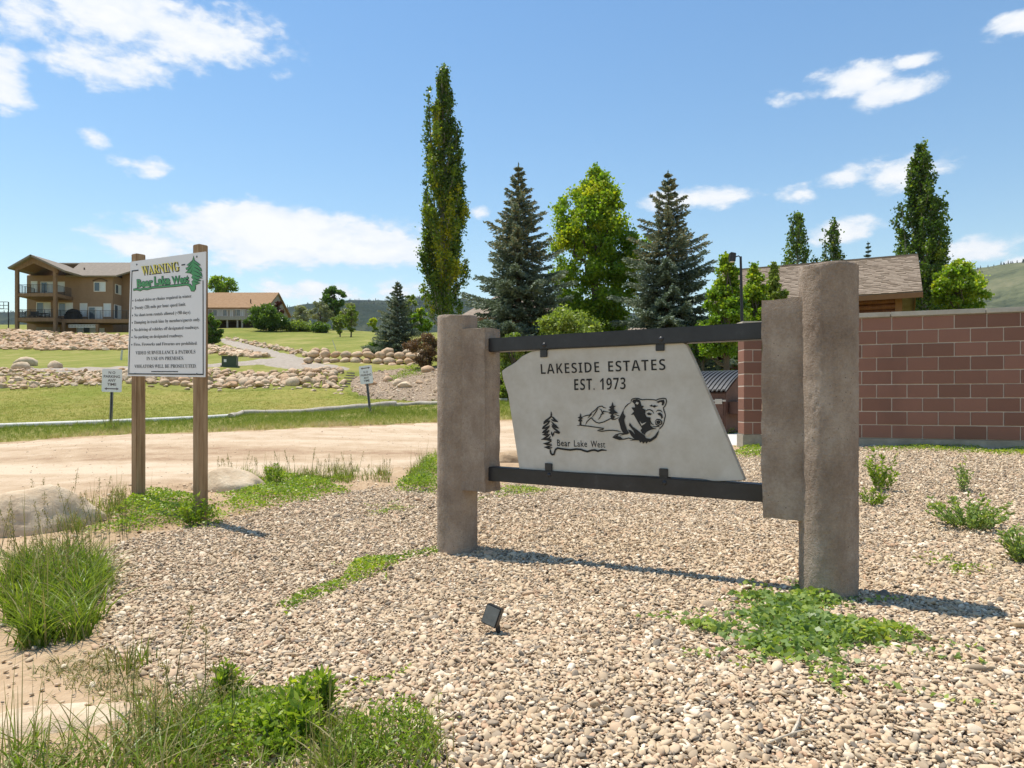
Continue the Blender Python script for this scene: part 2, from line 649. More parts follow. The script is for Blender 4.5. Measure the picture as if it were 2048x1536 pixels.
def zone(name, poly, spacing, lift, mat, lift_k=0.0010):
    """a sheet draped on the terrain inside an outline"""
    pa = np.array(poly)
    lo, hi = pa.min(0), pa.max(0)
    gx, gy = np.meshgrid(np.arange(lo[0], hi[0], spacing), np.arange(lo[1], hi[1], spacing))
    pts = np.stack([gx.ravel(), gy.ravel()], 1) + RNG.normal(0, spacing * 0.05, (gx.size, 2))
    pts = pts[inside(poly, pts)]
    vs = [Vector(p) for p in poly] + [Vector(p) for p in pts]
    n = len(poly)
    res = delaunay_2d_cdt(vs, [(i, (i + 1) % n) for i in range(n)], [list(range(n))], 1, 1e-5)
    xy = np.array([(v.x, v.y) for v in res[0]])
    z = H(xy[:, 0], xy[:, 1]) + lift + lift_k * np.maximum(0, np.abs(xy[:, 1]) - 5)
    bd = {(round(float(p[0]), 4), round(float(p[1]), 4)) for p in poly}
    z = np.array([c - lift - 0.02 - lift_k * max(0, b - 5) if (round(float(a), 4), round(float(b), 4)) in bd else c for (a, b), c in zip(xy, z)])
    me = bpy.data.meshes.new(name)
    me.from_pydata([(a, b, c) for (a, b), c in zip(xy, z)], [], [list(f) for f in res[2]])
    me.polygons.foreach_set('use_smooth', np.ones(len(me.polygons), bool))
    me.update()
    return structure(link(name, me, mat))


def w2(pts):
    return [(p[0], p[1]) for p in pts]


KERB = gp((-380, 872), (0, 857), (223, 848), (420, 838), (500, 831), (720, 821), (870, 811), (1010, 804))
ROAD_FAR = gp((-380, 906), (0, 886), (250, 869), (400, 866), (520, 861), (700, 853), (850, 846), (1000, 841), (1180, 842))
GRAVEL_LEFT = gp((250, 1700), (470, 1520), (340, 1400), (215, 1290), (205, 1180), (200, 1100), (300, 1068), (430, 1052), (560, 1010), (690, 985), (800, 972), (880, 980), (1000, 975),
                 (1080, 950), (1180, 925), (1300, 908), (1430, 905), (1500, 897))
GRAVEL = fray(w2(GRAVEL_LEFT) + [(6.0, 10.9), (8.9, 9.55), (12, 8), (12, 1), (4, 0.4), (0.4, 0.4)], 0.25, 0.06, 1)
zone('gravel_bed', GRAVEL, 0.35, 0.004, M_gravelbed)
ROAD_NEAR = gp((1260, 880), (1160, 888), (1060, 900), (960, 915), (880, 925), (780, 952), (560, 955), (430, 962), (200, 985), (60, 1012), (-300, 1080))
zone('dirt_road', fray(w2(ROAD_FAR) + w2(ROAD_NEAR), 0.4, 0.12, 2), 0.5, 0.008, M_road)
ROCK_BASE = gp((-380, 779), (0, 781), (400, 784), (560, 780), (690, 776), (700, 782), (740, 800), (870, 803), (1010, 800))
zone('lawn', fray(w2(KERB) + w2(ROCK_BASE)[::-1], 0.6, 0.1, 3), 0.8, 0.012, M_lawn)
zone('grass_verge', fray(w2(KERB) + w2(ROAD_FAR)[::-1], 0.4, 0.12, 4), 0.5, 0.016, M_verge)
zone('gravel_path', fray(w2(gp((-300, 739), (0, 738), (260, 733), (420, 728), (500, 721), (545, 715), (480, 698), (436, 680), (450, 675), (500, 689), (560, 705), (612, 716),
                               (640, 727), (705, 737), (700, 744), (600, 739), (520, 730), (420, 735), (0, 742), (-300, 743))), 0.8, 0.1, 5), 1.0, 0.03, M_drive)
zone('mulch_bank', fray(w2(gp((702, 755), (700, 782), (745, 799), (870, 802), (960, 800), (960, 735), (880, 733), (800, 738), (740, 744))), 0.4, 0.15, 6), 0.5, 0.022, M_mulch)
zone('concrete_pad', w2(gp((1330, 858), (1500, 856), (1530, 880), (1492, 893), (1440, 893), (1330, 885))), 0.5, 0.02, M_pad)

# ---------------------------------------------------------------- far hills
M_hill = None


def hill_mat(name, a, b, c, lo, hi):
    m, nt = new_mat(name)
    p = coords(nt, 'Position')
    f = nt.noise(scaled(nt, p, (1, 1, 1.6)), 0.0052, 8, 0.62, 0.5)
    g = nt.noise(p, 0.06, 5, 0.65)
    t = nt.math('ADD', nt.math('MULTIPLY', f, 0.7), nt.math('MULTIPLY', g, 0.3))
    col = nt.ramp(t, [(lo, a), ((lo + hi) / 2, b), (hi, c)])
    nt.link(col, nt.bsdf.inputs['Base Color'])
    nt.bsdf.inputs['Roughness'].default_value = 1.0
    nt.bsdf.inputs['Specular IOR Level'].default_value = 0.0
    bump(nt, g, 0.7, 8.0)
    return m


def ridge(name, prof, Y0, depth, mat, seed, rough, wooded):
    """a mountain flank from a skyline profile (column, row) at depth Y0+depth, falling towards the viewer"""
    nx, ny = 260, 60
    cols = np.linspace(prof[0][0], prof[-1][0], nx)
    rows = np.interp(cols, [p[0] for p in prof], [p[1] for p in prof])
    V = np.zeros((ny + 8, nx, 3))
    for j in range(ny + 8):
        t = min(1.0, j / (ny - 1))
        Yd = Y0 + depth * j / (ny - 1)
        for i in range(nx):
            x = (cols[i] - CX) / FPX * (Y0 + depth) * (0.8 + 0.2 * Yd / (Y0 + depth))
            top = EYE + (HY - rows[i]) / FPX * (Y0 + depth)
            back = max(0, j - (ny - 1)) / 8
            s = (t * t * (3 - 2 * t)) * 0.5 + t * 0.5
            q = Vector((x / 260, Yd / 260, seed))
            nz = mnoise.fractal(q, 1.0, 2.1, 6) * rough * (0.25 + t * (1 - t) * 3) + abs(mnoise.noise(q * 0.8)) * rough * 0.8 * (1 - t)
            fz = mnoise.noise(Vector((x / 9, Yd / 9, seed))) * (3.2 if wooded else 1.2)
            V[j, i] = (x, Yd, -10 + (top + 10) * s + nz + fz - back * 60)
    n = ny + 8
    idx = np.arange(n * nx).reshape(n, nx)
    q = np.stack([idx[:-1, :-1].ravel(), idx[:-1, 1:].ravel(), idx[1:, 1:].ravel(), idx[1:, :-1].ravel()], 1)
    HILLV[name] = V
    return structure(link(name, flat_mesh(name, V.reshape(-1, 3), q, True), mat))


HILLV = {}
M_hill_wood = hill_mat('wooded_hillside', (0.016, 0.028, 0.017), (0.028, 0.042, 0.024), (0.075, 0.085, 0.048), 0.42, 0.66)
M_hill_grass = hill_mat('sagebrush_hillside', (0.040, 0.052, 0.030), (0.125, 0.135, 0.068), (0.19, 0.18, 0.10), 0.36, 0.60)
ridge('hills', [(-900, 640), (-300, 628), (300, 622), (560, 622), (640, 609), (700, 600), (790, 601), (830, 597), (880, 600), (940, 598), (1020, 606), (1150, 615), (1300, 628), (1500, 640), (1700, 650)],
      900, 1300, M_hill_wood, 3.1, 26, True)
ridge('hillside', [(1560, 640), (1760, 606), (1850, 575), (1900, 556), (1930, 545), (1960, 537), (2010, 530), (2060, 527), (2200, 505), (2500, 500), (3000, 520)],
      620, 900, M_hill_grass, 8.7, 22, False)


def conifer_mesh(name, seed):
    rg = random.Random(seed)
    mb = MB()
    for k in range(4):
        z0, z1 = 0.08 + k * 0.22, 0.42 + k * 0.22 * 0.9
        r_ = 0.30 * (1 - k * 0.22)
        n = 7
        vs = [(r_ * rg.uniform(0.7, 1.15) * math.cos(i * 2 * math.pi / n), r_ * rg.uniform(0.7, 1.15) * math.sin(i * 2 * math.pi / n), z0 + rg.uniform(-0.03, 0.03)) for i in range(n)] + [(0, 0, z1)]
        mb.add(vs, [(i, (i + 1) % n, n) for i in range(n)])
    o = mb.build(name, None)
    me = o.data
    bpy.data.objects.remove(o)
    return me
# ---------------------------------------------------------------- lettering and line art on a plane
class Plane:
    """an upright sign face: photo pixels <-> local (x along the face, z up) of a thing turned by rz; y = local depth of the face"""
    def __init__(self, root, y, roll=0.0):
        self.root = root
        self.M = wm(root)
        self.inv = self.M.inverted()
        self.y = y

    def loc(self, px, py):
        o = self.inv @ Vector((0, 0, EYE))
        d = self.inv.to_3x3() @ Vector(((px - CX) / FPX, 1.0, (HY - py) / FPX))
        t = (self.y - o.y) / d.y
        p = o + d * t
        return Vector((p.x, p.z))


def alpha(s, style):
    if style == 'plain':
        return s
    up, lo, dg = {'serif': (0x1D400, 0x1D41A, 0x1D7CE), 'bold': (0x1D5D4, 0x1D5EE, 0x1D7EC), 'sans': (0x1D5A0, 0x1D5BA, 0x1D7E2)}[style]
    o = ''
    for c in s:
        if 'A' <= c <= 'Z':
            o += chr(up + ord(c) - 65)
        elif 'a' <= c <= 'z':
            o += chr(lo + ord(c) - 97)
        elif '0' <= c <= '9':
            o += chr(dg + ord(c) - 48)
        else:
            o += c
    return o


def text_mesh(body, style, offset=0.0, spacing=1.0, res=3):
    cu = bpy.data.curves.new('txt', 'FONT')
    cu.body = alpha(body, style)
    cu.resolution_u = res
    cu.offset = offset
    cu.space_character = spacing
    o = bpy.data.objects.new('txt', cu)
    me = bpy.data.meshes.new_from_object(o)
    bpy.data.objects.remove(o)
    return me


CAPS = {}


def fit_text(name, body, style, plane, bl, br, tl, mat, parent, off=0.0, proud=0.002, spacing=1.0, cap=None, widen=0.0):
    """text whose baseline runs from pixel bl to pixel br and whose capitals reach pixel tl"""
    me = text_mesh(body, style, off, spacing)
    if style not in CAPS:
        ref = text_mesh('H', style, 0)
        CAPS[style] = max(v.co.y for v in ref.vertices)
        bpy.data.meshes.remove(ref)
    capz = CAPS[style]
    xs = [v.co.x for v in me.vertices]
    x0, x1 = min(xs) + off, max(xs) - off
    A, B, C = plane.loc(*bl), plane.loc(*br), plane.loc(*tl)
    for v in me.vertices:
        s = (v.co.x - x0) / (x1 - x0)
        t = v.co.y / capz
        q = A + (B - A) * s + (C - A) * t
        v.co = Vector((q.x, plane.y - proud, q.y))
    me.materials.clear()
    me.update()
    return link(name, me, mat, parent)


def ribbon(mb, pts, w, y, taper=True):
    """a brush line with mitred corners on the plane y"""
    P2 = [Vector(p) for p in pts]
    n = len(P2)
    L, Rr = [], []
    for i, p in enumerate(P2):
        a = (p - P2[i - 1]).normalized() if i > 0 else (P2[1] - p).normalized()
        b = (P2[i + 1] - p).normalized() if i < n - 1 else a
        t = a + b
        t = t.normalized() if t.length > 1e-6 else a
        nrm = Vector((-t.y, t.x))
        k = 1.0 / max(0.55, abs(Vector((-a.y, a.x)).dot(nrm)))
        ww = w * (0.35 if taper and i in (0, n - 1) else 1.0) * 0.5 * k
        L.append(p + nrm * ww)
        Rr.append(p - nrm * ww)
    vs = [(q.x, y, q.y) for q in L] + [(q.x, y, q.y) for q in Rr]
    mb.add(vs, [(i, i + 1, n + i + 1, n + i) for i in range(n - 1)])


def fill(mb, pts, y):
    v3 = [Vector((p[0], p[1], 0)) for p in pts]
    tris = tessellate_polygon([v3])
    mb.add([(p[0], y, p[1]) for p in pts], [tuple(t) for t in tris])


def stone_mesh(name, seed, sub=3, amp=0.18, flat=(1, 0.8, 0.6), freq=1.3, facet=0.0):
    bm = bmesh.new()
    bmesh.ops.create_icosphere(bm, subdivisions=sub, radius=1.0)
    o = Vector((seed * 3.7, seed * 1.3, seed * 9.1))
    for v in bm.verts:
        d = v.co.normalized()
        r = 1 + amp * mnoise.fractal(d * freq + o, 1.0, 2.0, 4)
        p = d * r
        if facet:
            for k in range(7):
                nd = Vector((math.sin(k * 2.1 + seed), math.cos(k * 1.7 + seed * 2), math.sin(k * 3.3 + seed * 1.3) * 0.9)).normalized()
                lim = 1 - facet * (0.6 + 0.4 * math.sin(k * 5 + seed))
                e = p.dot(nd)
                if e > lim:
                    p = p - nd * (e - lim) * 0.85
        v.co = Vector((p.x * flat[0], p.y * flat[1], p.z * flat[2]))
    me = bpy.data.meshes.new(name)
    bm.to_mesh(me)
    bm.free()
    me.polygons.foreach_set('use_smooth', np.ones(len(me.polygons), bool))
    me.update()
    return me


# ---------------------------------------------------------------- materials for the signs
def stucco_mat():
    m, nt = new_mat('brown_stuccoed_concrete')
    p = coords(nt, 'Object')
    big = nt.noise(scaled(nt, p, (1, 1, 0.7)), 4.2, 7, 0.66)
    streak = nt.noise(scaled(nt, p, (9, 9, 0.9)), 1.6, 4, 0.6)
    fine = nt.noise(p, 75, 6, 0.75)
    t = nt.math('ADD', nt.math('MULTIPLY', big, 0.58), nt.math('ADD', nt.math('MULTIPLY', streak, 0.12), nt.math('MULTIPLY', fine, 0.30)))
    c = nt.ramp(t, [(0.36, (0.245, 0.182, 0.136)), (0.5, (0.39, 0.308, 0.24)), (0.64, (0.545, 0.455, 0.37))])
    pit = nt.add('ShaderNodeTexVoronoi', i_Scale=34.0)
    nt.link(p, pit.inputs['Vector'])
    pits = nt.math('MULTIPLY', nt.smooth(pit.outputs['Distance'], 0.16, 0.06), nt.smooth(big, 0.48, 0.6))
    c = nt.mixc(pits, c, (0.13, 0.10, 0.08))
    nt.link(c, nt.bsdf.inputs['Base Color'])
    nt.bsdf.inputs['Roughness'].default_value = 0.92
    nt.bsdf.inputs['Specular IOR Level'].default_value = 0.15
    grit = nt.noise(p, 105, 6, 0.7)
    lump = nt.noise(p, 26, 5, 0.7)
    bump(nt, nt.math('ADD', grit, nt.math('MULTIPLY', lump, 1.6)), 0.95, 0.014)
    return m


def wood_mat(name, a, b, c, rough=0.8):
    m, nt = new_mat(name)
    p = coords(nt, 'Object')
    g = nt.noise(scaled(nt, p, (22, 22, 0.9)), 1.6, 6, 0.6, 0.8)
    k = nt.noise(scaled(nt, p, (3, 3, 1.2)), 1.7, 4, 0.6)
    t = nt.math('ADD', nt.math('MULTIPLY', g, 0.65), nt.math('MULTIPLY', k, 0.35))
    nt.link(nt.ramp(t, [(0.34, a), (0.5, b), (0.66, c)]), nt.bsdf.inputs['Base Color'])
    nt.bsdf.inputs['Roughness'].default_value = rough
    nt.bsdf.inputs['Specular IOR Level'].default_value = 0.2
    bump(nt, g, 0.5, 0.006)
    return m


M_stucco = stucco_mat()
M_slab = mat_noise('cut_pale_stone', [(0.3, (0.43, 0.39, 0.32)), (0.5, (0.515, 0.485, 0.425)), (0.7, (0.60, 0.58, 0.53))], 3.4, 0.55, 0.12, 30, 0.004, spec=0.45)
M_slabedge = mat_noise('broken_stone_edge', [(0.3, (0.38, 0.32, 0.235)), (0.7, (0.58, 0.53, 0.44))], 14, 0.9, 0.8, 30, 0.01)
M_black = mat_noise('black_painted_steel', [(0.35, (0.014, 0.014, 0.016)), (0.6, (0.026, 0.026, 0.03)), (0.75, (0.06, 0.058, 0.058))], 7, 0.42, 0.1, 40, 0.003, spec=0.5)
M_ink = mat_plain('black_engraving_paint', (0.018, 0.017, 0.016), 0.7, var=0.25)
M_post = wood_mat('pressure_treated_pine', (0.19, 0.118, 0.06), (0.33, 0.22, 0.125), (0.45, 0.325, 0.20))
M_white = mat_plain('white_sign_sheet', (0.78, 0.79, 0.80), 0.45, var=0.02, scale=3)
M_green = mat_plain('green_sign_print', (0.075, 0.33, 0.12), 0.5, var=0.05)
M_yellow = mat_plain('yellow_sign_print', (0.80, 0.72, 0.12), 0.5, var=0.04)
M_darkprint = mat_plain('dark_sign_print', (0.022, 0.024, 0.03), 0.55, var=0.1)
M_brownprint = mat_plain('faded_sign_print', (0.10, 0.075, 0.085), 0.6, var=0.1)
M_steel = mat_noise('galvanised_steel', [(0.3, (0.11, 0.115, 0.13)), (0.7, (0.22, 0.23, 0.25))], 12, 0.5, metal=0.6)

# ---------------------------------------------------------------- estate sign
SIGN_A = R(-33.4)
s_root = thing('entrance_sign', 'pale stone slab lettered LAKESIDE ESTATES hung on black rails between two concrete pillars', 'sign', (-0.416, 5.34, Hs(-0.416, 5.34)), SIGN_A)
S_L = 2.61
zb = s_root.location.z                     # world height of the left base


def lz(rel):                               # height given relative to the lens
    return EYE + rel - zb


def pillar(x, base_w, top_w, r, seed, rough):
    """a lathe-like column with a hand-trowelled skin"""
    mb = MB()
    nseg, nz = 84, 110
    vs, fs = [], []
    for j in range(nz + 1):
        t = j / nz
        z = base_w + (top_w - base_w) * t
        for k in range(nseg):
            a = 2 * math.pi * k / nseg
            q = Vector((math.cos(a) * 2.2, math.sin(a) * 2.2, z * 3.1 + seed))
            rr = r * (1 + 0.014 * mnoise.noise(q) + rough * 0.016 * mnoise.fractal(q * 6, 1.0, 2.0, 3))
            vs.append((x + rr * math.cos(a), rr * math.sin(a), z))
    for j in range(nz):
        for k in range(nseg):
            k2 = (k + 1) % nseg
            fs.append((j * nseg + k, j * nseg + k2, (j + 1) * nseg + k2, (j + 1) * nseg + k))
    top = len(vs)
    for k in range(nseg):
        a = 2 * math.pi * k / nseg
        rr = r * 0.965
        vs.append((x + rr * math.cos(a), rr * math.sin(a), top_w + 0.006 + 0.003 * math.sin(3 * a + seed)))
    for k in range(nseg):
        k2 = (k + 1) % nseg
        fs.append((nz * nseg + k, nz * nseg + k2, top + k2, top + k))
    fs.append([top + k for k in range(nseg)])
    mb.add(vs, fs)
    return mb


def wing(x0, x1, z0, z1, yh, seed):
    """rectangular concrete block with worn corners"""
    mb = MB()
    nx, nz, ny = 8, 40, 6
    bm = bmesh.new()
    bmesh.ops.create_cube(bm, size=1.0)
    for ax, n in ((0, nx), (1, ny), (2, nz)):
        ed = [e for e in bm.edges if abs((e.verts[0].co - e.verts[1].co)[ax]) > 0.5 and abs((e.verts[0].co - e.verts[1].co)[(ax + 1) % 3]) < 1e-4 and abs((e.verts[0].co - e.verts[1].co)[(ax + 2) % 3]) < 1e-4]
        bmesh.ops.subdivide_edges(bm, edges=ed, cuts=n, use_grid_fill=True)
    bm.verts.index_update()
    vs = []
    for v in bm.verts:
        p = Vector(((x0 + x1) / 2 + v.co.x * (x1 - x0), v.co.y * yh * 2, (z0 + z1) / 2 + v.co.z * (z1 - z0)))
        e = sum(1 for c in v.co if abs(abs(c) - 0.5) < 1e-4)
        q = p * 9 + Vector((seed, 0, 0))
        amt = 0.004 if e < 2 else 0.010
        p += Vector((mnoise.noise(q), mnoise.noise(q + Vector((9, 3, 1))), mnoise.noise(q + Vector((4, 8, 2))))) * amt
        vs.append(p)
    fs = [[v.index for v in f.verts] for f in bm.faces]
    bm.free()
    mb.add(vs, fs)
    return mb


rx = S_L
rb = Hs(-0.416 + S_L * math.cos(SIGN_A), 5.34 + S_L * math.sin(SIGN_A)) - zb
pillar(0, -0.25, lz(0.629), 0.1525, 1.0, 1.0).build('pillar', M_stucco, s_root, smooth=True, sharp=50)
pillar(rx, rb - 0.25, lz(0.738), 0.1525, 5.0, 1.6).build('pillar', M_stucco, s_root, smooth=True, sharp=50)
wing(0.06, 0.325, lz(-0.67), lz(0.528), 0.098, 2).build('pillar_wing', M_stucco, s_root, smooth=True, sharp=50)
wing(2.275, rx - 0.06, lz(-0.674), lz(0.571), 0.10, 6).build('pillar_wing', M_stucco, s_root, smooth=True, sharp=50)
for nm, z0, z1, sag in (('top_rail', 0.352, 0.452, 0.0), ('bottom_rail', -0.592, -0.49, 0.0)):
    mb = MB()
    mb.box((0.30, -0.05, lz(z0)), (2.30, 0.05, lz(z1)))
    mb.build(nm, M_black, s_root, bevel=0.006)
    # rust-brown mounting plate at each end
SLAB_Y = -0.028
pl = Plane(s_root, SLAB_Y)
Z3 = lambda x, y: (860 + x / 2.56, 520 + y / 2.56)
Z6 = lambda x, y: (1060 + x / 6.677, 700 + y / 6.677)
outline = [(365, 570), (372, 562), (392, 548), (412, 538), (436, 522), (452, 508), (470, 492), (492, 480), (520, 467), (560, 461), (640, 455), (760, 450), (900, 444), (1040, 437), (1160, 430),
           (1240, 425), (1298, 422), (1312, 430), (1322, 446), (1360, 528), (1400, 620), (1440, 715), (1480, 808), (1520, 905), (1560, 1000), (1590, 1072), (1614, 1126), (1600, 1130), (1560, 1131), (1510, 1133),
           (1450, 1134), (1400, 1122), (1340, 1119), (1270, 1115), (1180, 1110), (1080, 1106), (960, 1101), (840, 1094), (720, 1088), (620, 1083), (520, 1078), (457, 1075), (448, 1020), (438, 955), (424, 860), (410, 765), (397, 690), (384, 648), (372, 610)]
OL = [pl.loc(*Z3(*p)) for p in outline]


def slab():
    mb = MB()
    n = len(OL)
    c = sum(OL, Vector((0, 0))) / n
    rag = []
    for i, p in enumerate(OL):
        j = 0.004 * mnoise.noise(Vector((i * 1.7, 3, 1)))
        rag.append((p - c) * (1 + j) + c)
    front = [((p - c) * 0.992 + c) for p in rag]
    vs = [(p.x, SLAB_Y, p.y) for p in front] + [(p.x, SLAB_Y + 0.007, p.y) for p in rag]
    vs += [((p.x + 0.006 * mnoise.noise(Vector((i, 7, 2)))), SLAB_Y + 0.018, p.y + 0.008 * mnoise.noise(Vector((i, 1, 5)))) for i, p in enumerate(rag)]
    vs += [(p.x, SLAB_Y + 0.032, p.y) for p in rag]
    fs = []
    for l in range(3):
        for i in range(n):
            k = (i + 1) % n
            fs.append((l * n + i, l * n + k, (l + 1) * n + k, (l + 1) * n + i))
    tr = tessellate_polygon([[Vector((p.x, p.y, 0)) for p in front]])
    fs += [tuple(t) for t in tr] + [tuple(3 * n + i for i in t) for t in tr]
    mb.add(vs, fs)
    return mb


slab_o = slab().build('stone_slab', M_slab, s_root)
slab_o.data.materials.append(M_slabedge)
for f_ in slab_o.data.polygons:
    if abs(f_.normal.y) < 0.75:
        f_.material_index = 1
slab_o['label'] = 'pale trapezoid stone slab with engraved letters and bear'
for body, sty, bl, br, tl, of in (('LAKESIDE', 'bold', (148, 322), (932, 298), (140, 188), -0.012), ('ESTATES', 'bold', (1046, 292), (1814, 268), (1040, 150), -0.012),
                                  ('EST.', 'bold', (592, 538), (866, 532), (590, 388), -0.008), ('1973', 'bold', (936, 531), (1280, 524), (934, 376), -0.008),
                                  ('Bear', 'plain', (366, 1280), (540, 1288), (362, 1196), 0.012), ('Lake', 'plain', (590, 1289), (764, 1294), (588, 1206), 0.006),
                                  ('West', 'plain', (814, 1297), (1004, 1304), (812, 1212), 0.006)):
    fit_text('lettering', body, sty, pl, Z6(*bl), Z6(*br), Z6(*tl), M_ink, slab_o, spacing=1.1, off=of)

EMBLEM = [  # the drawn spruce, brush strokes in zoom pixels
    [(283, 822), (287, 858), (284, 890), (255, 915), (215, 942), (192, 965), (183, 990)], [(183, 990), (215, 962), (248, 950), (275, 948)],
    [(286, 885), (312, 905), (338, 932), (356, 948), (376, 960)], [(376, 960), (335, 948), (305, 938), (285, 925)],
    [(268, 950), (240, 985), (205, 1012), (180, 1032), (164, 1052)], [(164, 1052), (210, 1042), (240, 1030), (268, 1010)], [(288, 955), (318, 990), (350, 1015), (386, 1047)],
    [(386, 1047), (345, 1030), (312, 1012), (290, 995)], [(262, 1025), (225, 1060), (190, 1085), (164, 1106)], [(164, 1106), (205, 1098), (235, 1088), (262, 1070)],
    [(292, 1018), (325, 1048), (362, 1075), (392, 1100), (388, 1108), (350, 1098), (328, 1088)], [(328, 1092), (318, 1118), (306, 1140), (292, 1118), (290, 1090)],
    [(262, 1075), (232, 1105), (182, 1130), (215, 1136), (250, 1122)], [(272, 1120), (240, 1150), (200, 1176), (166, 1194), (215, 1192), (270, 1172)],
    [(276, 1150), (262, 1185), (230, 1200), (275, 1205), (290, 1190)], [(292, 1215), (245, 1240), (192, 1250), (235, 1262), (294, 1258)],
    [(296, 1272), (250, 1290), (206, 1298), (250, 1312), (302, 1302)], [(272, 1318), (276, 1352), (282, 1380), (300, 1398), (324, 1392), (333, 1360), (344, 1328), (372, 1310), (450, 1324), (540, 1334), (620, 1324),
                                                                           (680, 1328), (730, 1346), (770, 1356), (830, 1338), (870, 1336), (910, 1350), (960, 1334), (1028, 1340)]]
mb = MB()
yk = SLAB_Y - 0.0025
for k, st in enumerate(EMBLEM):
    ribbon(mb, [pl.loc(*Z6(*p)) for p in st], 0.0128, yk - 0.00012 * k)
mb.build('tree_emblem', M_ink, slab_o)

BEAR_LINES = [
    [(1350, 700), (1353, 672), (1370, 654), (1405, 645), (1450, 648), (1500, 666), (1560, 660), (1640, 664), (1688, 670), (1720, 655), (1780, 645), (1816, 650), (1826, 680), (1818, 720), (1800, 755), (1782, 772),
     (1790, 810), (1804, 845), (1809, 880), (1798, 925), (1790, 965), (1772, 1010), (1740, 1045), (1720, 1060)],
    [(1352, 700), (1310, 725), (1275, 760), (1252, 800)], [(1638, 1022), (1680, 1026), (1715, 1018), (1738, 1032)],
    [(1548, 818), (1570, 800), (1605, 797), (1638, 815), (1658, 850)], [(1684, 822), (1712, 804), (1745, 808), (1772, 832)],
    [(1672, 952), (1698, 926), (1738, 930), (1762, 952), (1758, 988), (1722, 1006), (1686, 996), (1672, 952)],
    [(1600, 905), (1608, 950), (1625, 985), (1660, 1005)],
    [(700, 892), (738, 880), (770, 872), (800, 866), (832, 832), (870, 806), (905, 768), (935, 752), (965, 750), (985, 768), (1020, 776)],
    [(742, 1000), (762, 958), (795, 925), (822, 905), (850, 938), (885, 966), (925, 976), (990, 960), (1040, 935), (1080, 915), (1105, 928), (1140, 925), (1190, 900)],
    [(832, 900), (852, 868), (880, 832), (898, 800), (915, 775)], [(772, 912), (800, 880), (835, 850)], [(930, 785), (955, 800), (965, 835), (985, 815), (1000, 822), (1065, 832)],
    [(912, 930), (935, 905), (948, 885), (952, 860), (975, 852), (995, 850)], [(950, 862), (975, 840), (990, 825)], [(1130, 858), (1165, 870), (1198, 880)],
    [(628, 1006), (700, 1008), (780, 1016), (860, 1028), (930, 1038), (985, 1046), (975, 1060), (930, 1066), (905, 1078), (960, 1086), (1040, 1074), (1110, 1072), (1170, 1080), (1220, 1092)],
    [(1105, 1166), (1150, 1132), (1205, 1116), (1260, 1116), (1320, 1112)], [(1140, 1184), (1200, 1196), (1260, 1190), (1320, 1176), (1360, 1186), (1410, 1196)], [(1205, 1140), (1255, 1125), (1310, 1122)]]
BEAR_FILLS = [
    [(1252, 792), (1254, 850), (1278, 885), (1262, 930), (1276, 1000), (1302, 1070), (1330, 1112), (1300, 1122), (1242, 1102), (1216, 1050), (1200, 985), (1182, 930), (1204, 890), (1226, 845)],
    [(1366, 690), (1382, 664), (1430, 655), (1468, 668), (1480, 700), (1490, 742), (1526, 748), (1502, 778), (1548, 800), (1540, 850), (1558, 892), (1616, 902), (1606, 955), (1614, 1008), (1652, 1040), (1700, 1052),
     (1622, 1062), (1566, 1088), (1538, 1130), (1500, 1110), (1478, 1070), (1500, 1048), (1468, 1000), (1444, 962), (1412, 905), (1388, 862), (1352, 866), (1392, 820), (1358, 768), (1408, 766), (1398, 720)],
    [(1335, 968), (1372, 1022), (1422, 1058), (1482, 1104), (1532, 1140), (1552, 1176), (1612, 1186), (1672, 1142), (1726, 1062), (1716, 1122), (1690, 1172), (1652, 1200), (1604, 1230), (1580, 1222), (1556, 1252),
     (1544, 1224), (1512, 1252), (1500, 1222), (1474, 1238), (1460, 1208), (1402, 1206), (1330, 1212), (1396, 1188), (1352, 1140), (1312, 1062), (1352, 1072), (1408, 1128), (1384, 1078), (1345, 1030), (1325, 1010)],
    [(1562, 850), (1590, 832), (1634, 852), (1612, 872), (1578, 866)], [(1704, 848), (1740, 832), (1770, 862), (1778, 905), (1760, 922), (1748, 884), (1716, 864)],
    [(1686, 694), (1738, 672), (1792, 664), (1802, 700), (1782, 742), (1760, 736), (1768, 700), (1742, 694), (1718, 708)],
    [(1598, 746), (1630, 728), (1642, 744), (1672, 734), (1690, 744), (1716, 744), (1682, 760), (1660, 772), (1645, 756), (1620, 757)],
    [(1690, 952), (1716, 938), (1748, 950), (1744, 976), (1720, 992), (1698, 984)],
    [(1104, 1166), (1182, 1130), (1176, 1150), (1212, 1156), (1250, 1192), (1200, 1196), (1142, 1186)],
    [(676, 840), (690, 890), (716, 908), (692, 920), (702, 950), (686, 956), (692, 1002), (664, 1002), (668, 960), (644, 942), (666, 920), (640, 900), (666, 890)],
    [(1105, 688), (1120, 744), (1156, 748), (1126, 764), (1130, 800), (1182, 846), (1126, 850), (1114, 870), (1142, 890), (1120, 922), (1090, 915), (1074, 880), (1096, 860), (1054, 846), (1080, 816), (1044, 800), (1080, 786), (1060, 760), (1090, 745)]]
mb = MB()
for k, st in enumerate(BEAR_LINES):
    ribbon(mb, [pl.loc(*Z6(*p)) for p in st], 0.0068, yk - 0.0001 * k)
for k, st in enumerate(BEAR_FILLS):
    fill(mb, [pl.loc(*Z6(*p)) for p in st], yk - 0.0022 - 0.0001 * k)
mb2 = MB()
fill(mb2, [pl.loc(*Z6(*p)) for p in [(1412, 712), (1428, 692), (1456, 702), (1450, 722), (1436, 730), (1425, 720)]], yk - 0.004)
fill(mb2, [pl.loc(*Z6(*p)) for p in [(1470, 950), (1500, 985), (1560, 960), (1530, 990), (1495, 1010)]], yk - 0.004)
